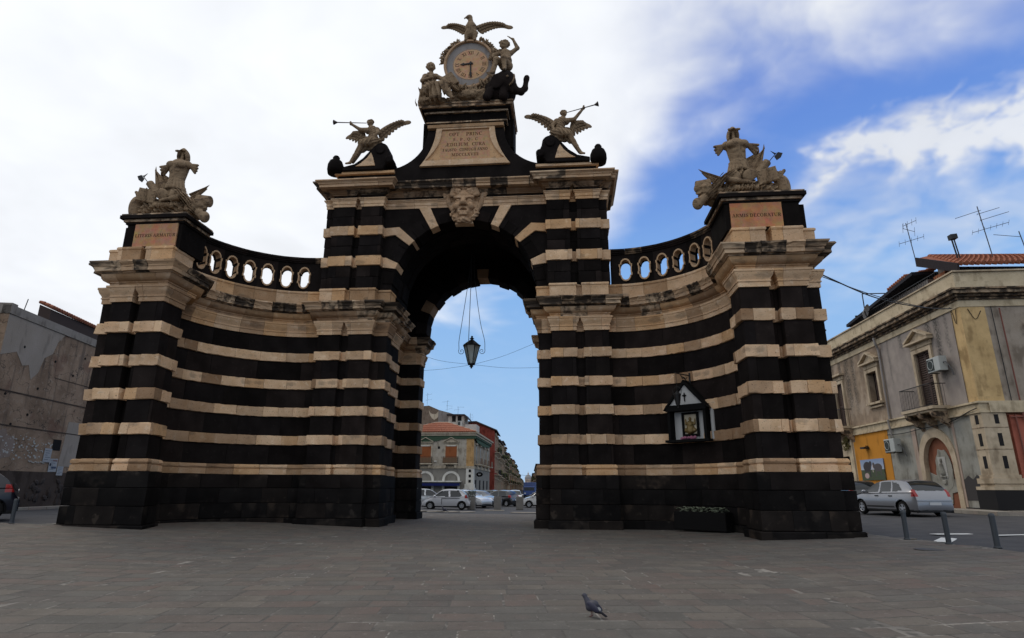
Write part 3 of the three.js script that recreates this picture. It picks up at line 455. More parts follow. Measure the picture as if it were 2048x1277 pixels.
for (const [kind, l] of Object.entries(blocks)) {
  l.forEach((b) => { if (!b.g.userData.size) { b.g.computeBoundingBox(); const d = b.g.boundingBox.getSize(new THREE.Vector3()), c = b.g.boundingBox.getCenter(new THREE.Vector3()); b.g.userData.size = (Math.max(d.x, d.z) * d.y) / (10 - c.z) ** 2 * (c.z < -22.6 && Math.abs(c.x) < 5 ? .05 : 1) * 100; } });
  l.forEach((b) => { b.g.computeBoundingBox(); const c = b.g.boundingBox.getCenter(new THREE.Vector3()); b.key = c.z < -22.45 && Math.abs(c.x) < 5.2 ? 1 : 0; });
  l.sort((a, b) => a.key - b.key || b.g.userData.size - a.g.userData.size);
  l.slice(0, 298).forEach((b) => inGate(kind, b.g, b.m));
  const rest = l.slice(298), by = new Map(); rest.forEach((b) => by.set(b.m, [...(by.get(b.m) || []), b.g]));
  for (const [m, gs] of by) { const o = inGate(kind + 's', gs, m); o.userData.kind = 'stuff'; }
}
// ---------------------------------------------------------------- sculpture: distance fields meshed into one continuous skin
// primitives: cap (a, b, ra, rb), ell (c, r), box (c, h, round); f = fold depth, fq = fold frequency, fd = fold direction, cut = carve away
function sdf(prims, cell, k = .05) {
  const lo = [1e9, 1e9, 1e9], hi = [-1e9, -1e9, -1e9];
  const B = prims.map((p) => {
    const e = (p.f || 0) + k + cell * 2; let l, h;
    if (p.a) { l = p.a.map((v, i) => Math.min(v - p.ra, p.b[i] - p.rb)); h = p.a.map((v, i) => Math.max(v + p.ra, p.b[i] + p.rb)); }
    else { const r = p.r || p.h.map((v) => v + (p.round || 0)); const R = p.rot ? r.map(() => Math.hypot(...r)) : r; l = p.c.map((v, i) => v - R[i]); h = p.c.map((v, i) => v + R[i]); }
    l = l.map((v) => v - e); h = h.map((v) => v + e); if (!p.cut) for (let i = 0; i < 3; i++) { lo[i] = Math.min(lo[i], l[i]); hi[i] = Math.max(hi[i], h[i]); } return [l, h];
  });
  const n = lo.map((v, i) => Math.ceil((hi[i] - v) / cell) + 1), F = new Float32Array(n[0] * n[1] * n[2]).fill(1), q = new THREE.Vector3(), inv = prims.map((p) => p.rot ? new THREE.Quaternion().setFromEuler(new THREE.Euler(...p.rot)).invert() : null);
  prims.forEach((p, pi) => {
    const [l, h] = B[pi], i0 = lo.map((v, i) => Math.max(0, Math.floor((l[i] - v) / cell))), i1 = lo.map((v, i) => Math.min(n[i] - 1, Math.ceil((h[i] - v) / cell))), kk = p.k ?? k;
    const ba = p.a && p.b.map((v, i) => v - p.a[i]), bb = ba && (ba[0] ** 2 + ba[1] ** 2 + ba[2] ** 2 || 1e-9);
    for (let z = i0[2]; z <= i1[2]; z++) for (let y = i0[1]; y <= i1[1]; y++) for (let x = i0[0]; x <= i1[0]; x++) {
      const P = [lo[0] + x * cell, lo[1] + y * cell, lo[2] + z * cell]; let d;
      if (p.a) { const u = P.map((v, i) => v - p.a[i]), t = clamp((u[0] * ba[0] + u[1] * ba[1] + u[2] * ba[2]) / bb); d = Math.hypot(u[0] - ba[0] * t, u[1] - ba[1] * t, u[2] - ba[2] * t) - lerp(p.ra, p.rb, t); }
      else {
        q.set(P[0] - p.c[0], P[1] - p.c[1], P[2] - p.c[2]); if (inv[pi]) q.applyQuaternion(inv[pi]);
        if (p.h) { const dx = Math.abs(q.x) - p.h[0], dy = Math.abs(q.y) - p.h[1], dz = Math.abs(q.z) - p.h[2]; d = Math.hypot(Math.max(dx, 0), Math.max(dy, 0), Math.max(dz, 0)) + Math.min(0, Math.max(dx, dy, dz)) - (p.round || 0); }
        else { const k0 = Math.hypot(q.x / p.r[0], q.y / p.r[1], q.z / p.r[2]), k1 = Math.hypot(q.x / p.r[0] ** 2, q.y / p.r[1] ** 2, q.z / p.r[2] ** 2); d = k1 < 1e-6 ? -Math.min(...p.r) : k0 * (k0 - 1) / k1; }
      }
      if (p.f) { const w = (P[0] * p.fd[0] + P[1] * p.fd[1] + P[2] * p.fd[2]) * p.fq + 1.6 * noise(P[0] * 2.3 + 9, P[1] * 2.3 + P[2] * 1.7); d += p.f * (Math.abs(Math.sin(w)) * 2 - 1); }
      if (p.n) d += p.n * noise(P[0] * 9 + P[2] * 3, P[1] * 9 + P[2] * 5);
      const at = (z * n[1] + y) * n[0] + x, o = F[at];
      if (p.cut) F[at] = Math.max(o, -d); else { const t = Math.max(kk - Math.abs(o - d), 0) / (kk || 1); F[at] = Math.min(o, d) - t * t * kk * .25; }
    }
  });
  // surface nets
  const id = new Int32Array(F.length).fill(-1), pos = [], idx = [], sx = 1, sy = n[0], sz = n[0] * n[1], C = [[0, 0, 0], [1, 0, 0], [0, 1, 0], [1, 1, 0], [0, 0, 1], [1, 0, 1], [0, 1, 1], [1, 1, 1]], Ed = [[0, 1], [2, 3], [4, 5], [6, 7], [0, 2], [1, 3], [4, 6], [5, 7], [0, 4], [1, 5], [2, 6], [3, 7]];
  for (let z = 0; z < n[2] - 1; z++) for (let y = 0; y < n[1] - 1; y++) for (let x = 0; x < n[0] - 1; x++) {
    const at = z * sz + y * sy + x, v = C.map((c) => F[at + c[0] * sx + c[1] * sy + c[2] * sz]); let m = 0; for (let i = 0; i < 8; i++) if (v[i] < 0) m |= 1 << i; if (m === 0 || m === 255) continue;
    let px = 0, py = 0, pz = 0, c = 0; for (const [a, b] of Ed) { if ((v[a] < 0) === (v[b] < 0)) continue; const t = v[a] / (v[a] - v[b]); px += lerp(C[a][0], C[b][0], t); py += lerp(C[a][1], C[b][1], t); pz += lerp(C[a][2], C[b][2], t); c++; }
    id[at] = pos.length / 3; pos.push(lo[0] + (x + px / c) * cell, lo[1] + (y + py / c) * cell, lo[2] + (z + pz / c) * cell);
  }
  for (let z = 1; z < n[2] - 1; z++) for (let y = 1; y < n[1] - 1; y++) for (let x = 1; x < n[0] - 1; x++) {
    const at = z * sz + y * sy + x, s = F[at] < 0; 
    const quad = (o, u, v) => { if (s === (F[at + o] < 0)) return; const a = id[at], b = id[at - u], c = id[at - u - v], d = id[at - v]; if (a < 0 || b < 0 || c < 0 || d < 0) return; if (s) idx.push(a, b, c, a, c, d); else idx.push(a, c, b, a, d, c); };
    quad(sx, sy, sz); quad(sy, sz, sx); quad(sz, sx, sy);
  }
  const g = new THREE.BufferGeometry(); g.setAttribute('position', new THREE.Float32BufferAttribute(pos, 3)); g.setIndex(idx); g.computeVertexNormals();
  const uv = new Float32Array(pos.length / 3 * 2); for (let i = 0; i < pos.length / 3; i++) { uv[i * 2] = pos[i * 3] + pos[i * 3 + 2] * .6; uv[i * 2 + 1] = pos[i * 3 + 1] + pos[i * 3 + 2] * .5; } g.setAttribute('uv', new THREE.BufferAttribute(uv, 2)); return g;
}
const cap = (a, b, ra, rb = ra, o = {}) => ({ a, b, ra, rb, ...o });
const ell = (c, r, o = {}) => ({ c, r: Array.isArray(r) ? r : [r, r, r], ...o });
const chain = (pts, rs, o = {}) => pts.slice(1).map((p, i) => cap(pts[i], p, rs[i], rs[i + 1], o));
const mirX = (g) => { g = g.clone(); g.scale(-1, 1, 1); if (g.index) { const ix = g.index.array; for (let i = 0; i < ix.length; i += 3) [ix[i + 1], ix[i + 2]] = [ix[i + 2], ix[i + 1]]; } else { for (const at of Object.values(g.attributes)) { const n = at.itemSize; for (let i = 0; i < at.count; i += 3) for (let c = 0; c < n; c++) { const a = (i + 1) * n + c, b = (i + 2) * n + c, t = at.array[a]; at.array[a] = at.array[b]; at.array[b] = t; } } } g.computeVertexNormals(); return g; };
// small head with face: c centre, s radius; fwd = looking direction in the x,z plane, up tilt
function headPrims(c, s, yaw = 0, hair = 'curls', tilt = 0) {
  const cy = Math.cos(yaw), sy = Math.sin(yaw), ct = Math.cos(tilt), st = Math.sin(tilt), P = (x, y, z) => { const y2 = y * ct + z * st, z2 = z * ct - y * st; return [c[0] + (x * cy + z2 * sy) * s, c[1] + y2 * s, c[2] + (z2 * cy - x * sy) * s]; };
  const l = [ell(P(0, .12, -.08), [s * .86, s * .95, s * .92]), ell(P(0, -.42, .2), [s * .62, s * .66, s * .62]), cap(P(0, .2, .82), P(0, -.22, 1.08), s * .11, s * .17, { k: .02 }), ell(P(0, -.75, .6), s * .24, { k: .03 }), ell(P(0, -.47, .82), [s * .24, s * .09, s * .1], { k: .015 }), ell(P(.3, -.2, .62), s * .26, { k: .03 }), ell(P(-.3, -.2, .62), s * .26, { k: .03 }), cap(P(-.5, .27, .72), P(.5, .27, .72), s * .12, s * .12, { k: .03 }), ell(P(.84, -.05, 0), [s * .14, s * .26, s * .16], { k: .02 }), ell(P(-.84, -.05, 0), [s * .14, s * .26, s * .16], { k: .02 }), ell(P(.3, .1, .78), s * .13, { k: .01 }), ell(P(-.3, .1, .78), s * .13, { k: .01 })];
  if (hair === 'curls') for (let i = 0; i < 14; i++) { const t = i * 2.4, h = .35 + .6 * (i % 5) / 5, r = Math.sqrt(Math.max(0, 1.1 - h * h)); const z = Math.sin(t) * r - .2; l.push(ell(P(Math.cos(t) * r, h, z), s * .3, { k: .02 })); }
  if (hair === 'bun') l.push(ell(P(0, .42, -.2), [s * .98, s * .8, s * .98], { f: 0.017, fq: 40, fd: [1, .4, 0] }), ell(P(0, 1.15, -.1), [s * .42, s * .4, s * .42]));
  return l;
}
function wingGeo(root, tip, drop, nF, thick, w) { // overlapping feathers fanned from a leading edge
  const R = new THREE.Vector3(...root), T = new THREE.Vector3(...tip), D = new THREE.Vector3(...drop), gs = [];
  const lead = (t) => R.clone().lerp(T, t).add(new THREE.Vector3(0, Math.sin(t * Math.PI) * .16 * R.distanceTo(T), 0));
  for (let row = 0; row < 3; row++) for (let i = 0; i < nF; i++) {
    const t = (i + .5) / nF, a = lead(t * (row ? .82 : .96)), len = (row === 0 ? 1 : row === 1 ? .62 : .38), dir = D.clone().lerp(T.clone().sub(R).normalize().multiplyScalar(D.length()), t * t * .9).multiplyScalar(len * (1 - t * .25));
    const L = dir.length(), g = new THREE.SphereGeometry(1, 8, 6).scale(w * (1 - row * .1), L * .56, thick * (1 + row * .5)).translate(0, L * .45, row * thick * 1.3);
    g.applyQuaternion(new THREE.Quaternion().setFromUnitVectors(new THREE.Vector3(0, 1, 0), dir.normalize())).translate(a.x, a.y, a.z); gs.push(g);
  }
  for (let i = 0; i < 8; i++) { const a = lead(i / 8), b = lead((i + 1) / 8); gs.push(rod(a.toArray(), b.toArray(), thick * 2.6 * (1 - i * .07), 7, thick * 2.6 * (1 - (i + 1) * .07))); }
  return merge(gs);
}
const S = (x, y, z = 0) => [x, y, z]; // in each figure's own frame: x to the right, y up, z towards the square

// the two trumpeters: seated on the volutes, one leg down the slope
function angel(s) {
  const right = s > 0, t = thing('trumpeter_statue', right ? 'winged stone trumpeter on the right volute lifting its trumpet upward' : 'winged stone trumpeter on the left volute holding its trumpet level', 'statue', [s * 3.95, 15.2, -21.95], 0);
  const head = S(.2, 1.24, .06), hand = right ? S(1.02, 1.42, .12) : S(1.02, 1.2, .12), mouth = right ? S(.31, 1.23, .13) : S(.33, 1.2, .12), bell = right ? S(1.6, 1.52, .2) : S(1.74, 1.26, .2);
  const pr = [
    ...headPrims(head, .135, .75, 'curls', right ? .25 : .05), cap(S(.18, 1.1, .03), S(.14, .95, 0), .075, .09),
    cap(S(.1, .92, 0), S(.02, .6, .02), .2, .17, { f: 0.017, fq: 26, fd: [.8, .9, 0] }), cap(S(-.1, .9, 0), S(.28, .88, 0), .14, .14),
    cap(S(.02, .5, .05), S(-.02, .28, .06), .21, .27, { f: 0.029, fq: 22, fd: [.5, 1, .2] }),
    cap(S(.0, .3, .14), S(.38, .12, .3), .2, .15, { f: 0.029, fq: 24, fd: [1, .4, 0] }), cap(S(.4, .1, .3), S(.66, -.45, .3), .135, .085, { f: 0.017, fq: 24, fd: [1, .3, 0] }), cap(S(.66, -.45, .3), S(.84, -.78, .3), .08, .055), cap(S(.84, -.78, .28), S(.98, -.86, .38), .055, .04),
    cap(S(.12, .26, .05), S(.52, -.1, .1), .18, .14, { f: 0.029, fq: 22, fd: [1, .5, 0] }), cap(S(.52, -.1, .1), S(.8, -.62, .1), .13, .08, { f: 0.020, fq: 22, fd: [1, .5, 0] }), cap(S(.8, -.62, .12), S(.94, -.74, .2), .055, .04),
    cap(S(-.3, .3, .1), S(.35, .34, .2), .12, .14, { f: 0.036, fq: 30, fd: [.4, 1, .3] }), // bunched drapery at the waist
    ...chain([S(.26, .92, .02), S(.62, .94, .06), hand], [.105, .08, .048]), ell(hand, [.06, .07, .06]),
    ...(right ? chain([S(-.14, .9, .02), S(-.3, .68, .1), S(-.24, .42, .16)], [.1, .075, .05]) : chain([S(-.14, .9, .02), S(-.22, .66, .18), S(-.06, .46, .26)], [.1, .075, .05])), cap(S(-.28, .0, 0), S(.3, .05, 0), .12, .1, { n: .03 }),
  ];
  for (let i = 0; i < 4; i++) pr.push(cap(S(hand[0] - .03, hand[1] + .02 + i * .018, hand[2] + .05), S(hand[0] + .03, hand[1] + .04 + i * .016, hand[2] + .06), .016, .013, { k: .01 }));
  const fx = (g) => s > 0 ? g : mirX(g);
  part('body', fx(sdf(pr, .02, .035)), statueMat, t);
  part('wing', fx(wingGeo(S(-.12, .86, -.16), S(-1.3, 1.38, -.3), S(-.18, -.46, -.02), 9, .032, .12)), statueMat, t);
  part('wing', fx(wingGeo(S(.5, .9, -.14), S(.98, .86, -.2), S(.0, -.72, -.02), 7, .032, .12)), statueMat, t);
  const hornMat = mats.horn || mat('dark_bronze', { color: lin(.05, .04, .035), roughness: .6, metalness: .4 }); mats.horn = hornMat;
  const dir = bell.map((v, i) => v - mouth[i]), L = Math.hypot(...dir), e = (d) => bell.map((v, i) => v - dir[i] / L * d);
  part('trumpet', fx(merge([rod(mouth, e(.02), .016, 8, .024), rod(e(.14), bell, .026, 14, .1), rod(bell, bell.map((v, i) => v + dir[i] / L * .02), .105, 14, .105)])), hornMat, t);
  return t;
}
angel(1); angel(-1);

// eagle with spread wings over the clock
{
  const t = thing('eagle_statue', 'stone eagle with spread wings perched on top of the clock', 'statue', [.16, 20.2, -21.85]);
  part('body', sdf([
    cap(S(0, .45, 0), S(-.02, .78, .04), .24, .25, { n: .02 }), cap(S(-.03, .95, .04), S(-.06, 1.22, .06), .15, .1), ell(S(-.1, 1.3, .08), [.14, .115, .115]), cap(S(-.2, 1.3, .1), S(-.31, 1.23, .12), .06, .02, { k: .02 }), cap(S(-.31, 1.24, .12), S(-.32, 1.18, .12), .025, .012, { k: .01 }),
    cap(S(-.16, .42, .08), S(-.22, .12, .1), .15, .08, { f: 0.014, fq: 40, fd: [1, .2, 0] }), cap(S(.16, .42, .08), S(.16, .12, .1), .15, .08, { f: 0.014, fq: 40, fd: [1, .2, 0] }), cap(S(-.22, .1, .1), S(-.24, .02, .16), .07, .06), cap(S(.16, .1, .1), S(.18, .02, .16), .07, .06), cap(S(0, .3, -.12), S(0, 0, -.2), .16, .1), cap(S(-.3, .02, 0), S(.3, .02, 0), .07, .07, { n: .03 })], .02, .05), statueMat, t);
  part('wing', wingGeo(S(-.18, .82, -.06), S(-1.2, .93, -.05), S(-.22, -.34, 0), 10, .03, .1), statueMat, t);
  part('wing', wingGeo(S(.18, .84, -.06), S(1.62, .72, -.05), S(.3, -.38, 0), 11, .03, .11), statueMat, t);
}
// the clock
{
  const t = thing('tower_clock', 'oval stone clock with Roman numerals and dark hands above the inscription', 'clock', [.11, 19.05, -21.85]);
  const rx = 1.12, ry = 1.23, pr = [[0, .16], [.07, .16], [.1, .13], [.1, .05], [.06, .02], [.05, -.06], [.05, -.5], [-.3, -.5]];
  const pos = [], N = 64; const ringPt = (i, k) => { const a = i / N * 2 * Math.PI; return [(rx - .1 + pr[k][0]) * Math.cos(a), (ry - .1 + pr[k][0]) * Math.sin(a), pr[k][1]]; };
  pr.unshift([-.02, .04]); for (let i = 0; i < N; i++) for (let k = 0; k < pr.length - 1; k++) { const a = ringPt(i, k), b = ringPt(i + 1, k), c = ringPt(i + 1, k + 1), d = ringPt(i, k + 1); pos.push(...a, ...b, ...c, ...a, ...c, ...d); }
  const g = new THREE.BufferGeometry(); g.setAttribute('position', new THREE.Float32BufferAttribute(pos, 3)); g.computeVertexNormals(); part('rim', boxUV(toCreasedNormals(g, .6)), limeMats[4], t);
  const bk = new THREE.Shape(); bk.absellipse(0, 0, rx - .08, ry - .08, 0, 6.283); part('dial_back', slab(bk, .05, .5), mat('grey_dial', { color: lin(.30, .28, .275), map: plasterTex, roughness: .8 }), t);
  const cv = document.createElement('canvas'); cv.width = cv.height = 1024; const c = cv.getContext('2d'); c.fillStyle = '#c9a584'; c.fillRect(0, 0, 1024, 1024);
  for (let i = 0; i < 1500; i++) { c.fillStyle = `rgba(${rr(120, 235) | 0},${rr(80, 180) | 0},${rr(50, 130) | 0},.06)`; c.beginPath(); c.arc(rr(0, 1024), rr(0, 1024), rr(5, 60), 0, 7); c.fill(); }
  c.translate(512, 512); c.strokeStyle = 'rgba(120,112,108,.9)'; c.lineWidth = 16; c.beginPath(); c.arc(0, 0, 498, 0, 7); c.stroke();
  for (let i = 0; i < 60; i++) { c.save(); c.rotate(i * Math.PI / 30); c.fillStyle = 'rgba(225,200,170,.9)'; c.fillRect(-4, -490, 8, 34); c.fillStyle = 'rgba(80,55,40,.8)'; c.fillRect(-2, -476, 3, 18); c.restore(); }
  c.textAlign = 'center'; c.fillStyle = 'rgba(48,33,27,.95)'; c.font = 'bold 132px serif'; ['XII', 'I', 'II', 'III', 'IIII', 'V', 'VI', 'VII', 'VIII', 'IX', 'X', 'XI'].forEach((s, i) => { c.save(); c.rotate(i * Math.PI / 6); c.translate(0, -330); c.scale(.85, 1.15); c.fillText(s, 0, 0, 190); c.restore(); });
  const ct = new THREE.CanvasTexture(cv); ct.colorSpace = THREE.SRGBColorSpace;
  part('dial', new THREE.CircleGeometry(.79, 48).translate(.06, .0, .056), mat('clock_dial', { map: ct, roughness: .85 }), t);
  const hand = (L, w, a) => slab(shapeOf([[-w, -.1], [w, -.1], [w * .7, L * .55], [w * 1.7, L * .66], [0, L], [-w * 1.7, L * .66], [-w * .7, L * .55]]), .1, .03).rotateZ(a).translate(.06, .02, 0);
  part('hour_hand', hand(.46, .035, 1.62), ironMat, t); part('minute_hand', hand(.74, .035, 3.16), ironMat, t); part('hub', new THREE.CylinderGeometry(.055, .055, .05, 14).rotateX(1.571).translate(.06, .02, .1), ironMat, t);
}
// leaf garland draped over both shoulders of the clock, sheaves below
{
  const t = thing('leaf_garland', 'carved garland of leaves laid over the rim of the clock', 'garland', [.11, 19.05, -21.85]);
  const leaf = new THREE.SphereGeometry(1, 7, 5); const make = (a0, a1, n) => { const gs = []; for (let i = 0; i < n; i++) { const a = lerp(a0, a1, i / n) + rr(-.05, .05), o = rr(.04, .17), g = leaf.clone().scale(.035, .1, .03).rotateZ(a - 1.57 + rr(-1.2, 1.2)).rotateX(rr(-.5, .5)); gs.push(g.translate((1.13 + o) * Math.cos(a), (1.23 + o) * Math.sin(a), rr(-.1, .16))); } return boxUV(merge(gs)); };
  part('leaf_swag', make(.35, 1.2, 90), statueMat, t); part('leaf_swag', make(1.98, 3.0, 100), statueMat, t);
  const sh = []; for (let i = 0; i < 40; i++) { const a = lerp(3.9, 5.75, i / 40), g = new THREE.SphereGeometry(1, 7, 5).scale(.05, .24, .045).rotateZ(a + rr(.9, 1.9)); sh.push(g.translate(1.16 * Math.cos(a) + rr(-.08, .08), 1.28 * Math.sin(a) + rr(-.12, .06), rr(0, .2))); }
  part('sheaf', boxUV(merge(sh)), statueMat, t);
  part('plinth_stone', sdf([cap(S(-.9, -1.75, -.1), S(.9, -1.72, -.1), .2, .2, { n: .05 }), ell(S(-.05, -1.62, .18), [.4, .2, .2], { n: .04 }), cap(S(-.6, -1.5, 0), S(.6, -1.5, 0), .22, .24, { n: .05 })], .035, .08), statueMat, t);
}
// seated woman to the left of the clock
{
  const t = thing('seated_woman_statue', 'stone woman in draped robes seated left of the clock', 'statue', [-1.4, 17.12, -21.75]); t.scale.set(1.18, 1.03, 1.1);
  const pr = [
    ...headPrims(S(-.13, 1.76, .05), .185, .45, 'bun', .1), cap(S(-.12, 1.55, .02), S(-.12, 1.42, 0), .08, .09),
    cap(S(-.14, 1.32, 0), S(-.1, .92, .02), .2, .19, { f: 0.020, fq: 24, fd: [.9, .5, 0] }), cap(S(-.32, 1.34, 0), S(.06, 1.32, 0), .13, .12), ell(S(-.2, 1.2, .17), .1), ell(S(.0, 1.2, .17), .1),
    cap(S(-.12, .75, .05), S(-.05, .55, .1), .27, .31, { f: 0.036, fq: 20, fd: [1, .5, 0] }),
    cap(S(.0, .62, .2), S(.42, .62, .42), .2, .16, { f: 0.043, fq: 18, fd: [1, .6, 0] }), cap(S(.42, .6, .42), S(.62, .15, .46), .17, .14, { f: 0.043, fq: 20, fd: [1, .2, .3] }), cap(S(.6, .16, .46), S(.78, -.12, .5), .1, .065), cap(S(.78, -.13, .48), S(.86, -.2, .6), .06, .045),
    cap(S(-.15, .55, .2), S(.14, .48, .46), .22, .18, { f: 0.043, fq: 18, fd: [1, .6, 0] }), cap(S(.14, .46, .46), S(.18, .0, .46), .19, .2, { f: 0.058, fq: 20, fd: [1, 0, .3] }), cap(S(.18, .02, .5), S(.2, -.1, .58), .06, .05),
    ...chain([S(-.34, 1.32, .02), S(-.4, 1.04, .14), S(-.02, 1.04, .3)], [.1, .085, .05]), ...chain([S(.06, 1.32, .02), S(.32, 1.1, .12), S(.5, .88, .22)], [.1, .08, .05]), ell(S(.52, .85, .23), .06), ell(S(.0, 1.04, .31), .055),
    cap(S(-.4, 1.0, -.1), S(-.42, .1, -.02), .13, .2, { f: 0.058, fq: 16, fd: [1, .2, 0] }), cap(S(-.38, .1, .05), S(.3, .08, .1), .16, .16, { n: .05 }),
    { c: S(.62, 1.0, .12), h: [.2, .3, .03], round: .03, rot: [0, -.2, .5] }, cap(S(.6, .7, .2), S(1.0, .42, .26), .12, .09, { f: 0.043, fq: 26, fd: [1, 1, 0] }),
  ];
  for (let i = 0; i < 4; i++) pr.push(cap(S(.5 + i * .022, .86, .27), S(.53 + i * .022, .77, .27), .016, .013, { k: .01 }));
  part('body', sdf(pr, .021, .035), statueMat, t);
}
// boy riding the black elephant, right of the clock
{
  const t = thing('boy_statue', 'stone boy with one arm raised seated on the black elephant', 'statue', [1.66, 18.12, -21.7]); t.scale.set(1.2, 1.14, 1.1);
  const pr = [
    ...headPrims(S(-.03, 1.5, .04), .175, -.25, 'curls', 0), cap(S(0, 1.32, 0), S(.02, 1.22, 0), .08, .09), cap(S(.03, 1.12, 0), S(.05, .72, .02), .19, .2), cap(S(-.12, 1.16, 0), S(.2, 1.14, 0), .11, .1), ell(S(.05, .76, .08), [.22, .18, .18]),
    cap(S(.0, .56, .06), S(.1, .56, .02), .2, .2), cap(S(-.06, .58, .12), S(-.26, .62, .36), .15, .12), cap(S(-.26, .6, .36), S(-.36, .1, .34), .1, .065), cap(S(-.36, .08, .34), S(-.44, .02, .42), .06, .045),
    cap(S(.08, .56, .12), S(.0, .62, .42), .15, .12), cap(S(.0, .6, .42), S(.04, .16, .42), .1, .065), cap(S(.04, .14, .42), S(.02, .08, .52), .06, .045),
    ...chain([S(.22, 1.14, 0), S(.46, 1.34, .02), S(.3, 1.72, .06)], [.09, .075, .045]), cap(S(.3, 1.72, .06), S(.18, 1.77, .1), .045, .02), ...chain([S(-.14, 1.14, .02), S(-.36, 1.0, .14), S(-.42, .86, .2)], [.09, .07, .045]),
    ...chain([S(-.12, 1.22, .1), S(-.42, 1.18, .1), S(-.52, .9, .06), S(-.3, .78, .16), S(.1, .68, .16)], [.05, .07, .06, .07, .05], { f: 0.022, fq: 30, fd: [1, 1, 0] }),
    ...chain([S(-.5, 1.3, -.06), S(-.3, 1.3, -.04), S(-.16, 1.36, -.05)], [.06, .05, .04]),
  ];
  for (let i = 0; i < 4; i++) pr.push(cap(S(.22 - i * .01, 1.75 + i * .014, .1), S(.12 - i * .012, 1.8 + i * .014, .12), .017, .012, { k: .01 }));
  part('body', sdf(pr, .021, .035), statueMat, t);
  const e = thing('elephant_statue', 'black lava elephant with raised trunk at the right of the clock', 'statue', [1.55, 17.12, -21.75]);
  part('body', sdf([ell(S(-.15, .55, -.3), [.72, .62, .6]), ell(S(.15, .78, .12), [.46, .5, .46]), ell(S(.2, 1.02, .1), [.34, .26, .34]), cap(S(.34, .62, .26), S(.58, .22, .34), .28, .17), cap(S(.58, .22, .34), S(.84, .1, .36), .16, .13), cap(S(.84, .1, .36), S(1.0, .26, .36), .13, .12), cap(S(1.0, .26, .36), S(1.06, .72, .36), .12, .1), cap(S(1.06, .7, .36), S(1.08, .78, .36), .115, .115), ell(S(-.18, .68, .4), [.3, .36, .07], { rot: [0, -.3, .2] }), ell(S(.28, .72, .53), .085, { k: .02 }), cap(S(-.5, .3, .2), S(-.6, .02, .26), .2, .18), cap(S(.1, .3, .2), S(.1, .02, .26), .22, .2)], .03, .08), lavaMats[2], e);
  part('eye', new THREE.SphereGeometry(.05, 10, 8).translate(.28, .73, .595), statueMat, e);
  part('tusk', tube([[.36, .36, .5], [.5, .42, .62], [.58, .66, .64], [.56, .78, .62]], .035, 14, 8), statueMat, e);
}
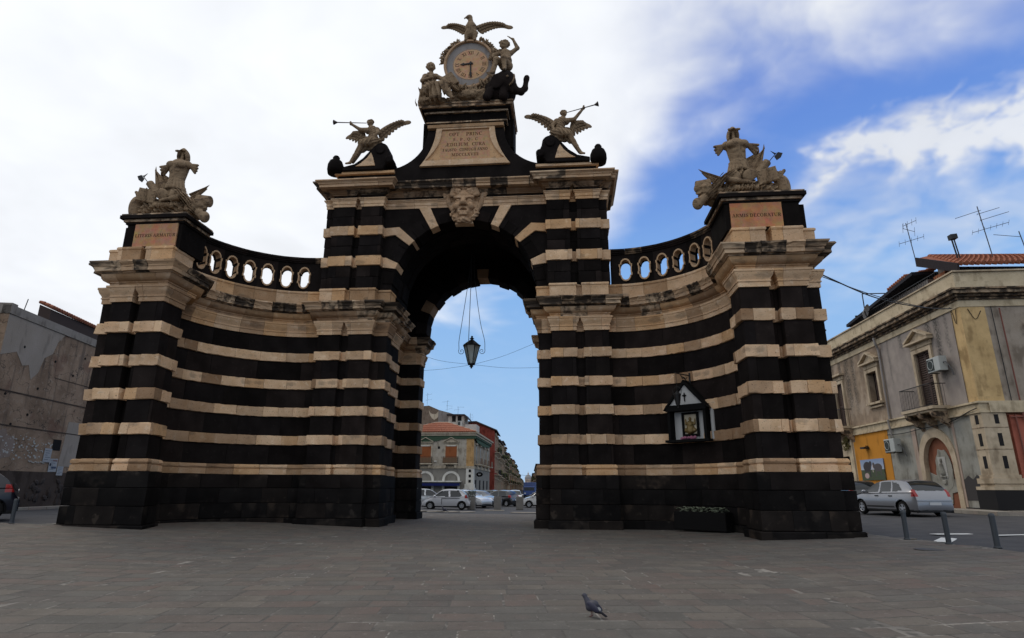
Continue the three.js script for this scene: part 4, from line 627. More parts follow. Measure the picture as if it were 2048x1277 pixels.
// the armour trophies over the end pedestals
function trophy(s) {
  const L = s < 0, t = thing('trophy_statue', L ? 'stone trophy of helmet, cuirass and flags over the LITERIS ARMATUR panel' : 'stone trophy of helmet, cuirass and flags over the ARMIS DECORATUR panel', 'statue', [L ? -9.62 : 9.74, L ? 10.2 : 10.2, -18.05]);
  const k = L ? 1 : -1, fx = (g) => k > 0 ? g : mirX(g), y0 = L ? .15 : 0; // modelled as the left one
  const ty = (y) => y + y0;
  const pr = [
    ell(S(.07, ty(2.44), -.04), [.2, .3, .25], { k: .01 }), cap(S(.07, ty(2.7), .0), S(.08, ty(2.45), -.26), .07, .09, { k: .05 }), cap(S(-.1, ty(2.58), .16), S(.24, ty(2.58), .16), .04, .04, { k: .02 }), ell(S(.07, ty(2.34), .14), [.15, .3, .27], { cut: true }), { c: S(.07, ty(2.02), .2), h: [.3, .14, .3], cut: true }, cap(S(.07, ty(2.1), .02), S(.07, ty(2.55), .0), .08, .05, { k: .01 }),
    cap(S(-.24, ty(2.1), 0), S(.32, ty(2.07), 0), .16, .15), cap(S(.04, ty(1.98), .02), S(.01, ty(1.5), .02), .31, .25), ell(S(-.12, ty(1.99), .24), [.19, .135, .13], { k: .015 }), ell(S(.2, ty(1.97), .24), [.19, .135, .13], { k: .015 }), ell(S(-.08, ty(1.74), .22), [.11, .08, .08], { k: .015 }), ell(S(.12, ty(1.74), .22), [.11, .08, .08], { k: .015 }), ell(S(.01, ty(1.55), .17), [.16, .12, .12], { k: .015 }), cap(S(.0, ty(1.45), .02), S(.02, ty(1.16), .02), .24, .3, { f: 0.029, fq: 34, fd: [1, 0, .4] }), cap(S(-.28, ty(1.4), .02), S(.28, ty(1.38), .02), .05, .05),
    cap(S(-.75, ty(.35), 0), S(.75, ty(.35), 0), .34, .34, { n: .1, f: 0.072, fq: 17, fd: [1, .7, .5] }), ell(S(0, ty(.8), -.02), [.42, .4, .34], { n: .08, f: 0.072, fq: 14, fd: [1, 1, 1] }), ell(S(.3, ty(.7), .34), [.2, .26, .08], { rot: [0, .2, .5], k: .015 }), ell(S(-.2, ty(.78), .36), [.24, .2, .07], { rot: [.2, 0, -.4], k: .015 }), cap(S(-1.2, ty(.1), 0), S(1.15, ty(.1), 0), .18, .16, { n: .06 }),
    cap(S(-.2, ty(.52), .38), S(.5, ty(.6), .42), .05, .11, { k: .02 }), cap(S(-.42, ty(.34), .36), S(.3, ty(.3), .42), .07, .08, { f: 0.043, fq: 30, fd: [1, 0, 0] }), ...Array.from({ length: 9 }, (_, i) => { const a = (i - 4) * .36; return cap(S(.02 + .25 * Math.sin(a), ty(1.4), .25 * Math.cos(a)), S(.02 + .33 * Math.sin(a), ty(1.06), .33 * Math.cos(a)), .045, .055, { k: .008 }); }),
    ell(S(-1.25, ty(.4), .1), [.24, .46, .24], { k: .03 }), cap(S(-1.1, ty(.6), .1), S(-1.24, ty(.95), .12), .1, .07, { k: .02 }), ...chain([S(-1.1, ty(.8), .1), S(-1.28, ty(.9), .1), S(-1.36, ty(1.02), .1)], [.06, .05, .06], { k: .02 }),
    ...chain([S(.3, ty(.85), .3), S(.62, ty(.66), .44), S(.95, ty(.36), .46), S(1.1, ty(.1), .42)], [.1, .12, .13, .15], { f: 0.072, fq: 30, fd: [1, 1, 0] }),
    ell(S(1.2, ty(.28), .45), [.17, .22, .16], { k: .03, n: .04 }), ell(S(1.13, ty(.32), .6), .05, { k: .01 }), ell(S(1.27, ty(.32), .6), .05, { k: .01 }), cap(S(1.38, ty(.5), .3), S(1.42, ty(.4), .3), .14, .14, { k: .02 }), ell(S(1.5, ty(-.16), .36), [.16, .2, .14], { k: .04 }), cap(S(1.3, ty(.0), .4), S(1.48, ty(-.2), .38), .14, .13), cap(S(.9, ty(.26), .26), S(1.3, ty(.26), .28), .2, .17, { n: .06 }),
  ];
  for (const [sx, sg] of [[-.38, -1], [.42, 1]]) for (let i = 0; i < 4; i++) { const a = .1 + i * .36; pr.push(cap(S(sx, ty(2.06), 0), S(sx + sg * .3 * Math.cos(a * .8), ty(2.08) - .3 * Math.sin(a) - .02, .04 - i * .03), .075, .045, { k: .006 })); }
  part('cuirass', fx(sdf(pr, .023, .028)), statueMat, t);
  const flag = (a, b, c, th = .05) => { const s3 = [a, b, c].map((p) => new THREE.Vector3(...p)), g = new THREE.BufferGeometry(), N = 6, v = []; const P = (u, w) => { const q = s3[0].clone().lerp(s3[1], u).lerp(s3[0].clone().lerp(s3[2], u), w); q.z += .05 * Math.sin(w * 11 + u * 3); return q; }; for (let i = 0; i < N; i++) for (let j = 0; j < N; j++) for (const sd of [0, 1]) { const o = sd ? -th : 0, A = P(i / N, j / N), B = P((i + 1) / N, j / N), C = P((i + 1) / N, (j + 1) / N), D = P(i / N, (j + 1) / N); for (const q of sd ? [A, C, B, A, D, C] : [A, B, C, A, C, D]) v.push(q.x, q.y, q.z + o); } g.setAttribute('position', new THREE.Float32BufferAttribute(v, 3)); g.computeVertexNormals(); return merge([boxUV(g), rod(a, b, .03, 6)]); };
  const spike = (p, d) => rod(p, p.map((v, i) => v + d[i]), .035, 5, .004);
  part('flag', fx(merge([flag(S(-.86, ty(1.92), 0), S(-.62, ty(1.0), .1), S(-.15, ty(1.2), .12)), spike(S(-.86, ty(1.9), 0), [-.02, .18, 0])])), statueMat, t);
  part('flag', fx(merge([flag(S(-.72, ty(1.9), -.12), S(-.6, ty(1.1), -.05), S(-.02, ty(1.42), .0)), spike(S(-.72, ty(1.88), -.12), [-.02, .18, 0])])), statueMat, t);
  part('flag', fx(merge([flag(S(1.2, ty(1.1), .1), S(.62, ty(.86), .1), S(.85, ty(.5), .2)), spike(S(1.2, ty(1.1), .1), [.12, .1, 0])])), statueMat, t);
  part('shield', fx(merge([cbox(.62, .5, .1, .03).rotateZ(-.15).rotateY(.25).translate(-.72, ty(.72), .38), rod(S(-.72, ty(.98), .45), S(-.7, ty(.48), .46), .025), cbox(.5, .4, .1, .03).rotateZ(.4).translate(-.98, ty(.8), .2)])), statueMat, t);
  part('quiver', fx(rod(S(-.5, ty(.9), .2), S(-.84, ty(1.3), .2), .15, 12, .13)), statueMat, t);
  part('battle_axe', fx(merge([rod(S(-.8, ty(1.2), .2), S(-1.16, ty(1.62), .2), .014), slab(shapeOf([[-.02, .1], [-.16, .16], [-.2, 0], [-.16, -.16], [-.02, -.1]]), .012, .024).rotateZ(.7).translate(-1.13, ty(1.58), .2), rod(S(-1.12, ty(1.58), .2), S(-.98, ty(1.7), .2), .03, 5, .004)])), ironMat, t);
  part('drum', fx(rod(S(1.0, ty(.62), .1), S(1.42, ty(.55), .1), .2, 18)), statueMat, t);
}
trophy(-1); trophy(1);
// the grotesque mask on the keystone
{
  const m = [ell(S(0, .1, .05), [.43, .5, .4]), ell(S(0, -.25, .12), [.34, .42, .34]), ell(S(0, .36, .2), [.36, .2, .28]), cap(S(-.36, .27, .36), S(-.06, .2, .46), .07, .06, { k: .04 }), cap(S(.36, .27, .36), S(.06, .2, .46), .07, .06, { k: .04 }), cap(S(0, .2, .44), S(0, -.04, .58), .07, .12, { k: .05 }), ell(S(-.1, -.07, .5), .07, { k: .03 }), ell(S(.1, -.07, .5), .07, { k: .03 }), ell(S(-.27, -.12, .34), .16, { k: .06 }), ell(S(.27, -.12, .34), .16, { k: .06 }),
    ell(S(-.22, .13, .42), [.13, .075, .1], { cut: true }), ell(S(.22, .13, .42), [.13, .075, .1], { cut: true }), ell(S(-.22, .13, .36), [.11, .06, .08], { k: .01 }), ell(S(.22, .13, .36), [.11, .06, .08], { k: .01 }), cap(S(-.33, .07, .36), S(-.12, .05, .42), .03, .03, { k: .02 }), cap(S(.33, .07, .36), S(.12, .05, .42), .03, .03, { k: .02 }),
    ell(S(0, -.36, .36), [.24, .19, .16], { k: .05 }), ell(S(0, -.35, .5), [.165, .115, .2], { cut: true }), ell(S(0, -.43, .42), [.09, .05, .1], { k: .01 }), cap(S(-.17, -.4, .44), S(.17, -.4, .44), .04, .04, { k: .01 }), ell(S(0, -.52, .43), [.17, .05, .08], { k: .04 }), ell(S(0, -.68, .28), [.2, .13, .16], { k: .05, n: .03 })];
  for (const s of [-1, 1]) { m.push(ell(S(s * .46, .02, .05), [.09, .2, .12], { k: .03 }), ...chain([S(s * .42, -.1, .1), S(s * .46, -.35, .12), S(s * .32, -.6, .18), S(s * .14, -.72, .2)], [.12, .13, .12, .1], { n: .06 }), ...chain([S(s * .5, -.1, .0), S(s * .66, .2, -.02), S(s * .7, .5, .04), S(s * .86, .55, .08), S(s * .84, .42, .1)], [.12, .12, .1, .08, .05], { k: .03 }), ...chain([S(s * .08, .75, .3), S(s * .22, .84, .3), S(s * .44, .72, .24), S(s * .52, .48, .2), S(s * .4, .4, .28)], [.1, .12, .13, .11, .07], { k: .03 }), ...chain([S(s * .3, .62, .34), S(s * .18, .55, .42), S(s * .22, .44, .4)], [.07, .07, .05], { k: .02 })); }
  m.push(ell(S(0, .74, .28), [.12, .16, .12], { f: 0.022, fq: 40, fd: [1, 0, 0], k: .03 }), cap(S(-.3, .5, .3), S(.3, .5, .3), .1, .1, { n: .04 }));
  const o = inGate('keystone_mask', sdf(m, .021, .05).translate(0, 12.52, -22.32), limeMats[4], 'carved grotesque face with an open mouth');
  inGate('keystone', slab([[-.38, 11.72], [-.3, 12.0], [-.46, 12.55], [.46, 12.55], [.3, 12.0], [.38, 11.72]].slice().reverse(), -22.2, .3, .02), limeMats[0]);
}
// ---------------------------------------------------------------- lantern under the arch, shrine, cables
{
  const t = thing('hanging_lantern', 'large glazed iron lantern hanging on curved rods under the arch', 'lantern', [-.09, 6.37, -25.5]);
  const hexa = (r0, r1, y0, y1, n = 6) => new THREE.CylinderGeometry(r1, r0, y1 - y0, n, 1).translate(0, (y0 + y1) / 2, 0);
  const c = (r, y, i) => { const a = Math.PI / 6 + i * Math.PI / 3; return [r * Math.sin(a), y, r * Math.cos(a)]; };
  part('cap', merge([hexa(.4, .1, 1.04, 1.28), hexa(.06, .06, 1.28, 1.34), hexa(.12, .03, 1.34, 1.4), new THREE.SphereGeometry(.05, 10, 8).translate(0, 1.43, 0)]), ironMat, t);
  part('frame', merge([...Array.from({ length: 6 }, (_, i) => rod(c(.36, 1.03, i), c(.15, .22, i), .02)), ...Array.from({ length: 6 }, (_, i) => rod(c(.38, 1.03, i), c(.38, 1.03, i + 1), .025)), hexa(.17, .17, .17, .23)]), ironMat, t);
  const gm = new THREE.MeshPhysicalMaterial({ color: lin(.55, .56, .5), roughness: .5, transmission: .55, thickness: 0 }); gm.name = 'lantern_glass';
  for (let i = 0; i < 6; i++) { const a = c(.345, 1.02, i), b = c(.345, 1.02, i + 1), d = c(.14, .23, i + 1), e = c(.14, .23, i), g = new THREE.BufferGeometry(); g.setAttribute('position', new THREE.Float32BufferAttribute([...a, ...e, ...d, ...a, ...d, ...b], 3)); g.computeVertexNormals(); part('pane', boxUV(g), gm, t); }
  part('finial', merge([hexa(.03, .1, .08, .17), new THREE.SphereGeometry(.045, 10, 8).translate(0, .05, 0), cyl(.09, .09, .02, 0, .1, 0, 10)]), ironMat, t);
  part('lamp_holder', merge([cyl(.05, .07, .28, 0, .95, 0)]), ironMat, t);
  const spiral = (s) => { const q = []; for (let i = 0; i < 22; i++) { const a = i / 21 * 9, r = .14 * (1 - i / 25); q.push([s * (.45 + .02 - r * Math.cos(a) * -1 - .02), .78 + r * Math.sin(-a), 0]); } return q; };
  part('hanger_rod', merge([tube([[-.07, 5.9, 0], [-.16, 4.6, 0], [-.3, 3.4, 0], [-.48, 2.0, 0], [-.58, 1.2, 0], [-.57, .85, 0], ...spiral(-1)], .013, 70, 6)]), ironMat, t);
  part('hanger_rod', merge([tube([[.0, 5.9, 0], [.03, 4.6, 0], [.16, 3.4, 0], [.38, 2.0, 0], [.57, 1.2, 0], [.58, .85, 0], ...spiral(1)], .013, 70, 6)]), ironMat, t);
  part('hanger_rod', rod([-.06, 5.95, .05], [-.12, 1.0, .2], .015), ironMat, t);
  part('stay_wire', merge([tube([[-.15, .2, 0], [-1.4, .3, .5], [-2.75, .72, 1.2]], .006, 16, 4), tube([[-.15, .15, 0], [-1.4, .12, -.6], [-2.8, .22, -1.5]], .006, 16, 4), tube([[.15, .2, 0], [1.4, .42, .5], [2.95, .85, 1.2]], .006, 16, 4), tube([[.15, .17, 0], [1.4, .14, -.6], [3.0, .3, -1.5]], .006, 16, 4)]), ironMat, t);
}
{
  const a = 51.7 * Math.PI / 180, t = thing('wall_shrine', 'small gabled wall shrine with a framed golden icon on the curved right wing', 'shrine', [5.9 + 3.6 * Math.cos(a), 3.0, -(18.7 + 3.6 * Math.sin(a))], Math.atan2(-Math.cos(a), Math.sin(a)));
  const white = plain('shrine_white', .46, .46, .45), black = plain('shrine_black', .006, .006, .006, .9), cx = .2;
  part('back_panel', bx(1.2, .98, .06, cx, .48, .02), white, t);
  part('side_wall', bx(.1, 1.06, .36, cx - .66, .5, .18), black, t); part('side_wall', bx(.1, 1.06, .36, cx + .66, .5, .18), black, t);
  part('lintel', bx(1.5, .2, .4, cx, 1.06, .2), black, t); part('sill', bx(1.6, .08, .46, cx, -.06, .22), black, t);
  part('pediment', slab([[cx - .62, 1.16], [cx + .62, 1.16], [cx, 1.86]], .34, .3, .01), white, t);
  part('roof', merge([[-1, 0], [1, 0]].map(([s]) => slab([[cx + s * .84, 1.0], [cx, 2.02], [cx, 1.87], [cx + s * .66, 1.12]].slice(), .42, .44))), black, t);
  part('cross', merge([bx(.035, .3, .02, cx - .01, 1.42, .36), bx(.15, .035, .02, cx - .01, 1.47, .36), bx(.075, .075, .022, cx - .01, 1.47, .36)]), black, t);
  part('post', cyl(.075, .075, 1.02, 1.03, .48, .09, 14), white, t);
  const fr = shapeOf([[cx - .3, .1], [cx + .32, .1], [cx + .32, .92], [cx - .3, .92]]), h = new THREE.Path(); [[cx - .22, .18], [cx + .24, .18], [cx + .24, .85], [cx - .22, .85]].forEach(([x, y], i) => i ? h.lineTo(x, y) : h.moveTo(x, y)); fr.holes.push(h);
  part('picture_frame', slab(fr, .12, .06), black, t);
  const gold = plain('icon_gold', .19, .13, .045, .5, { metalness: .3 });
  part('icon', [boxUV(slab([[cx - .22, .18], [cx + .24, .18], [cx + .24, .85], [cx - .22, .85]], .075, .02))], plain('icon_paper', .5, .44, .33), t);
  part('icon_relief', sdf([cap([cx, .3, .09], [cx, .52, .1], .15, .11, { n: .02 }), ell([cx, .69, .1], [.05, .065, .04]), cap([cx - .15, .52, .1], [cx - .17, .68, .09], .04, .02), cap([cx + .16, .52, .1], [cx + .18, .68, .09], .04, .02), cap([cx - .14, .3, .09], [cx + .14, .3, .09], .08, .08, { n: .02 })], .012, .03), gold, t);
  const fl = []; for (let i = 0; i < 26; i++) fl.push(new THREE.SphereGeometry(rr(.03, .06), 6, 5).translate(cx + rr(-.25, .3), rr(.0, .06), rr(.24, .4)));
  part('flowers', boxUV(merge(fl)), plain('pink_flowers', .34, .13, .2), t, 'dusty pink flowers on the sill');
  const l = thing('bracket_lantern', 'small iron lantern on a wall bracket in front of the shrine', 'lantern', t.position.toArray(), t.rotation.y); l.position.y = 3;
  part('bracket', merge([rod([.27, 2.2, .0], [.27, 2.16, 1.08], .02), rod([.27, 1.9, .0], [.27, 2.14, .7], .015), bx(.05, .5, .03, .27, 2.05, .02), tube([[.27, 2.13, .2], [.27, 2.05, .3], [.27, 2.1, .45], [.27, 2.02, .55], [.27, 2.12, .62]], .012, 20, 5)]), ironMat, l);
  part('lantern_head', merge([cyl(.0, .13, .16, .27, 1.5, 1.0, 6), cyl(.12, .07, .34, .27, 1.25, 1.0, 6), rod([.27, 1.56, 1.0], [.27, 2.16, 1.0], .008), tube([[.14, 1.42, 1], [.12, 1.6, 1], [.27, 1.7, 1], [.42, 1.6, 1], [.4, 1.42, 1]], .01, 20, 5), cyl(.02, .02, .1, .27, 1.03, 1.0, 6)]), ironMat, l);
}
{ // a dark planter with pale leaves at the foot of the right wing
  const t = thing('flower_trough', 'low dark trough of pale green plants at the foot of the right wing', 'planter', [8.25, .1, -20.6], -.8);
  part('trough', [cbox(1.9, .56, .45, .02).translate(0, .28, 0)], plain('trough_stone', .006, .0055, .0055), t);
  const gs = []; for (let i = 0; i < 90; i++) { const g = new THREE.SphereGeometry(1, 5, 4).scale(rr(.03, .07), rr(.01, .02), rr(.05, .1)).rotateY(rr(0, 6)).rotateZ(rr(-.6, .6)); gs.push(g.translate(rr(-.85, .85), rr(.57, .7), rr(-.18, .2))); }
  const o = part('foliage', boxUV(merge(gs)), plain('pale_leaves', .15, .17, .12), t); o.userData.kind = 'stuff';
}
single('overhead_cable', merge([tube([[11.6, 7.62, -17.7], [14.5, 7.65, -20.4], [18, 8.2, -23.7], [21.2, 9.15, -27.2], [21.5, 9.35, -27.8]], .022, 40, 6), tube([[11.6, 7.55, -17.7], [14.5, 7.72, -20.4], [18, 8.22, -23.7], [20.2, 8.8, -26.1]], .014, 40, 5)]), ironMat, 'black cable sagging from the arch to the house on the right', 'cable');
// ---------------------------------------------------------------- the two storey house on the right
const shutterSlats = (w, h, n) => { const gs = [bx(.06, h, .05, -w / 2 + .03, h / 2, 0), bx(.06, h, .05, w / 2 - .03, h / 2, 0), bx(w, .07, .05, 0, .035, 0), bx(w, .07, .05, 0, h - .035, 0), bx(w - .1, .06, .045, 0, h * .5, 0)]; for (let i = 0; i < n; i++) gs.push(new THREE.BoxGeometry(w - .1, h / n * .85, .012).rotateX(-.6).translate(0, (i + .5) * h / n, 0)); return merge(gs.map((g) => boxUV(g))); };
function pediment(x, y, w, hgt, d) { // moulded gable over a window
  const tri = slab([[x - w / 2, y], [x + w / 2, y], [x, y + hgt]], d * .4, d * .4), L = Math.hypot(w / 2 + .12, hgt), an = Math.atan2(hgt, w / 2 + .12);
  return [tri, bx(w + .3, .1, d, x, y - .02, d / 2), ...[-1, 1].map((s) => bx(L, .1, d, 0, 0, 0).rotateZ(-s * an).translate(x + s * (w / 4 + .06), y + hgt / 2 + .09, d / 2))];
}
function frameAround(x, y0, y1, w, b, d) { return [bx(b, y1 - y0 + b, d, x - w / 2 - b / 2, (y0 + y1 + b) / 2, d / 2), bx(b, y1 - y0 + b, d, x + w / 2 + b / 2, (y0 + y1 + b) / 2, d / 2), bx(w, b, d, x, y1 + b / 2, d / 2)]; }
function wallWith(x0, x1, y0, y1, holes, depth = .35) { const s = shapeOf([[x0, y0], [x1, y0], [x1, y1], [x0, y1]]); for (const q of holes) { const [a, b, c, d] = q, h = new THREE.Path(); (Array.isArray(a) ? q : [[a, c], [a, d], [b, d], [b, c]]).forEach(([x, y], i) => i ? h.lineTo(x, y) : h.moveTo(x, y)); s.holes.push(h); } return slab(s, 0, depth); }
function railing(x0, x1, y0, h, z, side, step = .11) { const gs = [rod([x0, y0 + h, z], [x1, y0 + h, z], .022), rod([x0, y0 + .06, z], [x1, y0 + .06, z], .015)], n = Math.round((x1 - x0) / step); for (let i = 0; i <= n; i++) gs.push(rod([lerp(x0, x1, i / n), y0, z], [lerp(x0, x1, i / n), y0 + h, z], .009, 4)); if (side) for (const x of [x0, x1]) { gs.push(rod([x, y0 + h, 0], [x, y0 + h, z], .022)); for (let i = 1; i < 6; i++) gs.push(rod([x, y0, z * i / 6], [x, y0 + h, z * i / 6], .009, 4)); } return merge(gs); }
const shutterBrown = plain('shutter_brown', .055, .028, .02, .7);
{
  const b = thing('corner_house', 'weathered two storey corner house with yellow quoin, pedimented windows and red tiled roof', 'house', [22, 0, -42], -Math.PI / 2);
  const brown = plaster('stained_beige', .36, .28, .21, true), mauve = plaster('grey_mauve', .42, .39, .38), cream = plaster('cream_trim', .64, .55, .40, true), yellow = plaster('ochre_quoin', .66, .48, .25, true), ash = plaster('ash_grey', .36, .365, .34, true), grey = plaster('warm_grey', .38, .335, .29, true), stone = plaster('soft_stone', .58, .49, .37, true), dark = plain('black_base', .02, .019, .02), terra = plaster('terracotta', .25, .10, .06), orange = plaster('orange_shop', .62, .27, .04), soot = mat('sooty_cornice', { map: crustTex, color: lin(.8, .8, .8), bumpMap: bumpRough, bumpScale: .02 });
  const u = (Z) => 42 - Z, W1 = u(31.3), W2 = u(36.5), W3 = u(41.0);
  // upper wall, in three tones of plaster
  const streaks = [[.2, .5, .8, 3.2], [1.4, .35, .9, 3.8], [2.4, .6, .9, 4.2], [3.2, .35, .8, 4.2], [4.2, .3, .5, 2], [6.4, .25, .6, 3.5], [7.6, .12, .5, 3.2], [8.9, .3, .8, 1.4], [11.5, .28, .95, 1.6], [12.15, .34, 1.0, 3.4], [12.9, .2, .6, 2.4]];
  const wallTex = tex(768, 1, (uu, vv) => { const x = uu * 16 - 2, y = 5.1 + vv * 4.5, n = noise(x * 1.3, y * 1.1), n2 = fbm(x * 2.2 + 4, y * 1.6, 5), f = fbm(x * 9, y * 9, 3); let c = x < 6.75 ? mix3([.36, .275, .195], [.25, .185, .13], clamp(.5 + n2 * 1.6)) : mix3([.37, .32, .28], [.29, .25, .225], clamp(.5 + n2 * 1.3)); let k = 0; for (const [sx, w, a, len] of streaks) { const d = (x - sx + n * .12 + (9.4 - y) * .02) / w; k = Math.max(k, a * Math.exp(-d * d * 2) * (1 - sstep(len * .55, len, 9.4 - y + n2)) ); } k = clamp(k * (.8 + f * 1.2)) ; if (x < 6.75) { const p = sstep(.02, .3, fbm(x * 1.1 + 9, y * .7 + 3, 4)); c = mix3(c, [.50, .41, .32], p * .5); } return mix3(c, [.05, .047, .043], k * .86); }, true);
  wallTex.repeat.set(1 / 16, 1 / 4.5); wallTex.offset.set(2 / 16, -5.1 / 4.5); const stained = mat('stained_upper_wall', { map: wallTex, bumpMap: bumpFine, bumpScale: .006 });
  part('wall', wallWith(-2, 6.75, 5.1, 9.6, [[W2 - .58, W2 + .58, 6.25, 8.0], [W3 - .55, W3 + .55, 5.15, 8.0]]), stained, b); part('wall', wallWith(6.752, 13.46, 5.1, 9.6, [[W1 - .66, W1 + .66, 5.15, 8.05]]), stained, b);
  part('quoin', boxAB(13.46, 14.13, 5.1, 9.6, -1.05, .03), yellow, b); part('wall', boxAB(13.8, 14.1, 5.1, 9.6, -14, -1.05), grey, b);
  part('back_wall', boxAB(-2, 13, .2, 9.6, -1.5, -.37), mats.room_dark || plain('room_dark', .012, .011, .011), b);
  // ground floor
  part('wall', wallWith(-2, 1.9, .2, 4.62, [[-.6, 1.3, .2, 3.4]]), stone, b); part('shopfront', boxAB(1.9, 6.1, .2, 4.6, -.35, .02), orange, b, 'bright orange shop front');
  part('wall', wallWith(6.1, 13.42, .2, 4.62, [[[9.15, .2], [11.65, .2], [11.65, 2.6], ...Array.from({ length: 15 }, (_, i) => [10.4 + 1.25 * Math.cos(Math.PI * (i + 1) / 16), 2.6 + 1.4 * Math.sin(Math.PI * (i + 1) / 16)]), [9.15, 2.6]]]), ash, b); part('wall', boxAB(13.0, 14.0, .2, 4.62, -14, -.92), terra, b);
  part('string_course', [boxAB(-2, 14.2, 4.6, 4.7, -.3, .12), boxAB(-2, 14.16, 4.7, 5.02, -.3, .07), boxAB(-2, 14.24, 5.02, 5.1, -.3, .16), boxAB(14.1, 14.24, 4.6, 5.1, -14, -.3)], cream, b);
  part('frieze', [boxAB(-2, 14.16, 9.4, 9.72, -.3, .06), boxAB(14.06, 14.16, 9.4, 9.72, -14, -.3)], cream, b);
  const corn = (o, y0, y1, m) => part('cornice', [boxAB(-2, 14.1 + o, y0, y1, -.4, o), boxAB(13.6, 14.1 + o, y0, y1, -14, -.401)], m, b);
  const sootD = mat('black_cornice', { map: crustTex2, color: lin(.9, .88, .85), bumpMap: bumpRough, bumpScale: .02 });
  corn(.14, 9.72, 9.84, sootD); corn(.26, 9.842, 9.96, sootD); corn(.42, 9.962, 10.12, soot); corn(.5, 10.122, 10.2, sootD); corn(.1, 10.202, 10.32, sootD);
  part('parapet', [boxAB(-2, 14.2, 10.32, 11.05, -.12, .06), boxAB(14.0, 14.2, 10.32, 11.05, -14, -.121)], cream, b); part('coping', [boxAB(-2, 14.3, 11.052, 11.12, -.2, .13), boxAB(13.9, 14.3, 11.052, 11.12, -14, -.201)], stone, b);
  part('roof_terrace', boxAB(-2, 13.9, 10.2, 10.3, -13, -.2), dark, b);
  // windows
  const win = (x, y0, y1, w, shut, hood = 1) => {
    const f = part('window', [...frameAround(x, y0, y1, w, .2, .1), bx(w + .5, .22, .08, x, y1 + .36, .04), ...(hood ? pediment(x, y1 + .56, w + .55, .5, .3) : [bx(w + .7, .12, .3, x, y1 + .56, .15)])], stone, b);
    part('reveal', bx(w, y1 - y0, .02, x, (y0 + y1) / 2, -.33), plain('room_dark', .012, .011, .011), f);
    if (shut) for (const s of [-1, 1]) part('shutter', shutterSlats(w / 2 - .02, y1 - y0 - .04, 26).translate(x + s * w / 4, y0 + .02, -.1), shutterBrown, f);
    else part('blind', shutterSlats(w - .3, y1 - y0 - .06, 20).translate(x + .15, y0 + .02, -.26), shutterBrown, f);
    return f;
  };
  win(W1, 5.15, 8.05, 1.32, true); const w2 = win(W2, 6.25, 8.0, 1.16, false); part('sill', [bx(1.7, .12, .24, W2, 6.17, .12), bx(1.5, .1, .14, W2, 5.98, .07)], stone, w2); win(W3, 5.15, 8.0, 1.1, true, 0);
  const balcony = (x, hw, d) => {
    const f = part('balcony', [bx(hw * 2, .14, d, x, 5.13, d / 2), bx(hw * 2 - .2, .1, d - .1, x, 5.0, d / 2 - .04)], stone, b), gs = [];
    part('railing', railing(x - hw + .06, x + hw - .06, 5.2, 1.05, d - .06, true), ironMat, f);
    for (const s of [-.78, 0, .78]) { const q = new THREE.Shape(); q.moveTo(0, 0); q.lineTo(d * .9, 0); q.bezierCurveTo(d * .9, -.35, d * .5, -.2, d * .42, -.42); q.bezierCurveTo(d * .36, -.62, d * .1, -.5, 0, -.78); const g = new THREE.ExtrudeGeometry(q, { depth: .26, bevelEnabled: true, bevelSize: .02, bevelThickness: .02, bevelSegments: 1, curveSegments: 10 }); g.rotateY(-Math.PI / 2).translate(x + s * hw + .13, 4.96, 0); part('bracket', boxUV(g), soot, f); }
  };
  balcony(W1, 1.38, .8); balcony(W3, 1.3, .75);
  // blocked archway with a patched relief
  const ax = 10.4, arch = (r, y, n = 16) => Array.from({ length: n + 1 }, (_, i) => [ax + r * Math.cos(Math.PI * i / n), y + r * 1.12 * Math.sin(Math.PI * i / n)]);
  const inf = part('arch_infill', slab([[ax - 1.2, .2], [ax + 1.2, .2], ...arch(1.2, 2.55)], -.16, .15), terra, b);
  const ring = shapeOf([[ax - 1.5, .2], [ax - 1.5, 2.6], ...arch(1.5, 2.6).reverse(), [ax + 1.5, .2]]), hh = new THREE.Path(); [[ax - 1.15, .1], ...arch(1.15, 2.55).reverse(), [ax + 1.15, .1]].forEach(([x, y], i) => i ? hh.lineTo(x, y) : hh.moveTo(x, y));
  part('arch_frame', slab([[ax - 1.5, .2], [ax - 1.15, .2], [ax - 1.15, 2.55], ...arch(1.15, 2.55).reverse().slice(1, -1), [ax + 1.15, 2.55], [ax + 1.15, .2], [ax + 1.5, .2], [ax + 1.5, 2.6], ...arch(1.5, 2.6).slice(1, -1), [ax - 1.5, 2.6]], .07, .3), stone, b);
  const blob = Array.from({ length: 26 }, (_, i) => { const a = i / 26 * 6.283, r = .8 + .16 * noise(i * .7, 3); return [ax + .1 + r * .82 * Math.cos(a), 2.25 + r * 1.25 * Math.sin(a)]; });
  part('plaster_patch', [slab(blob, -.11, .05, .012), slab([[ax - 1.15, .7], [ax + .3, .7], [ax + .4, 1.2], [ax + 1.1, 1.3], [ax + 1.1, 1.95], [ax + .4, 1.7], [ax - .5, 2.0], [ax - 1.15, 2.2]], -.118, .04, .01)], ash, inf);
  part('relief_figure', sdf([ell([ax + .02, 2.72, -.09], [.09, .12, .06]), cap([ax, 2.5, -.09], [ax + .05, 2.15, -.09], .11, .16), cap([ax - .1, 2.45, -.06], [ax + .1, 2.25, -.04], .05, .05), { c: [ax + .05, 1.96, -.08], h: [.24, .03, .06] }, { c: [ax + .05, 1.72, -.08], h: [.14, .1, .04] }], .025, .04), ash, inf);
  part('niche_panel', bx(.62, 1.0, .02, ax + .05, 2.4, -.1), plaster('pale_patch', .47, .47, .45), inf);
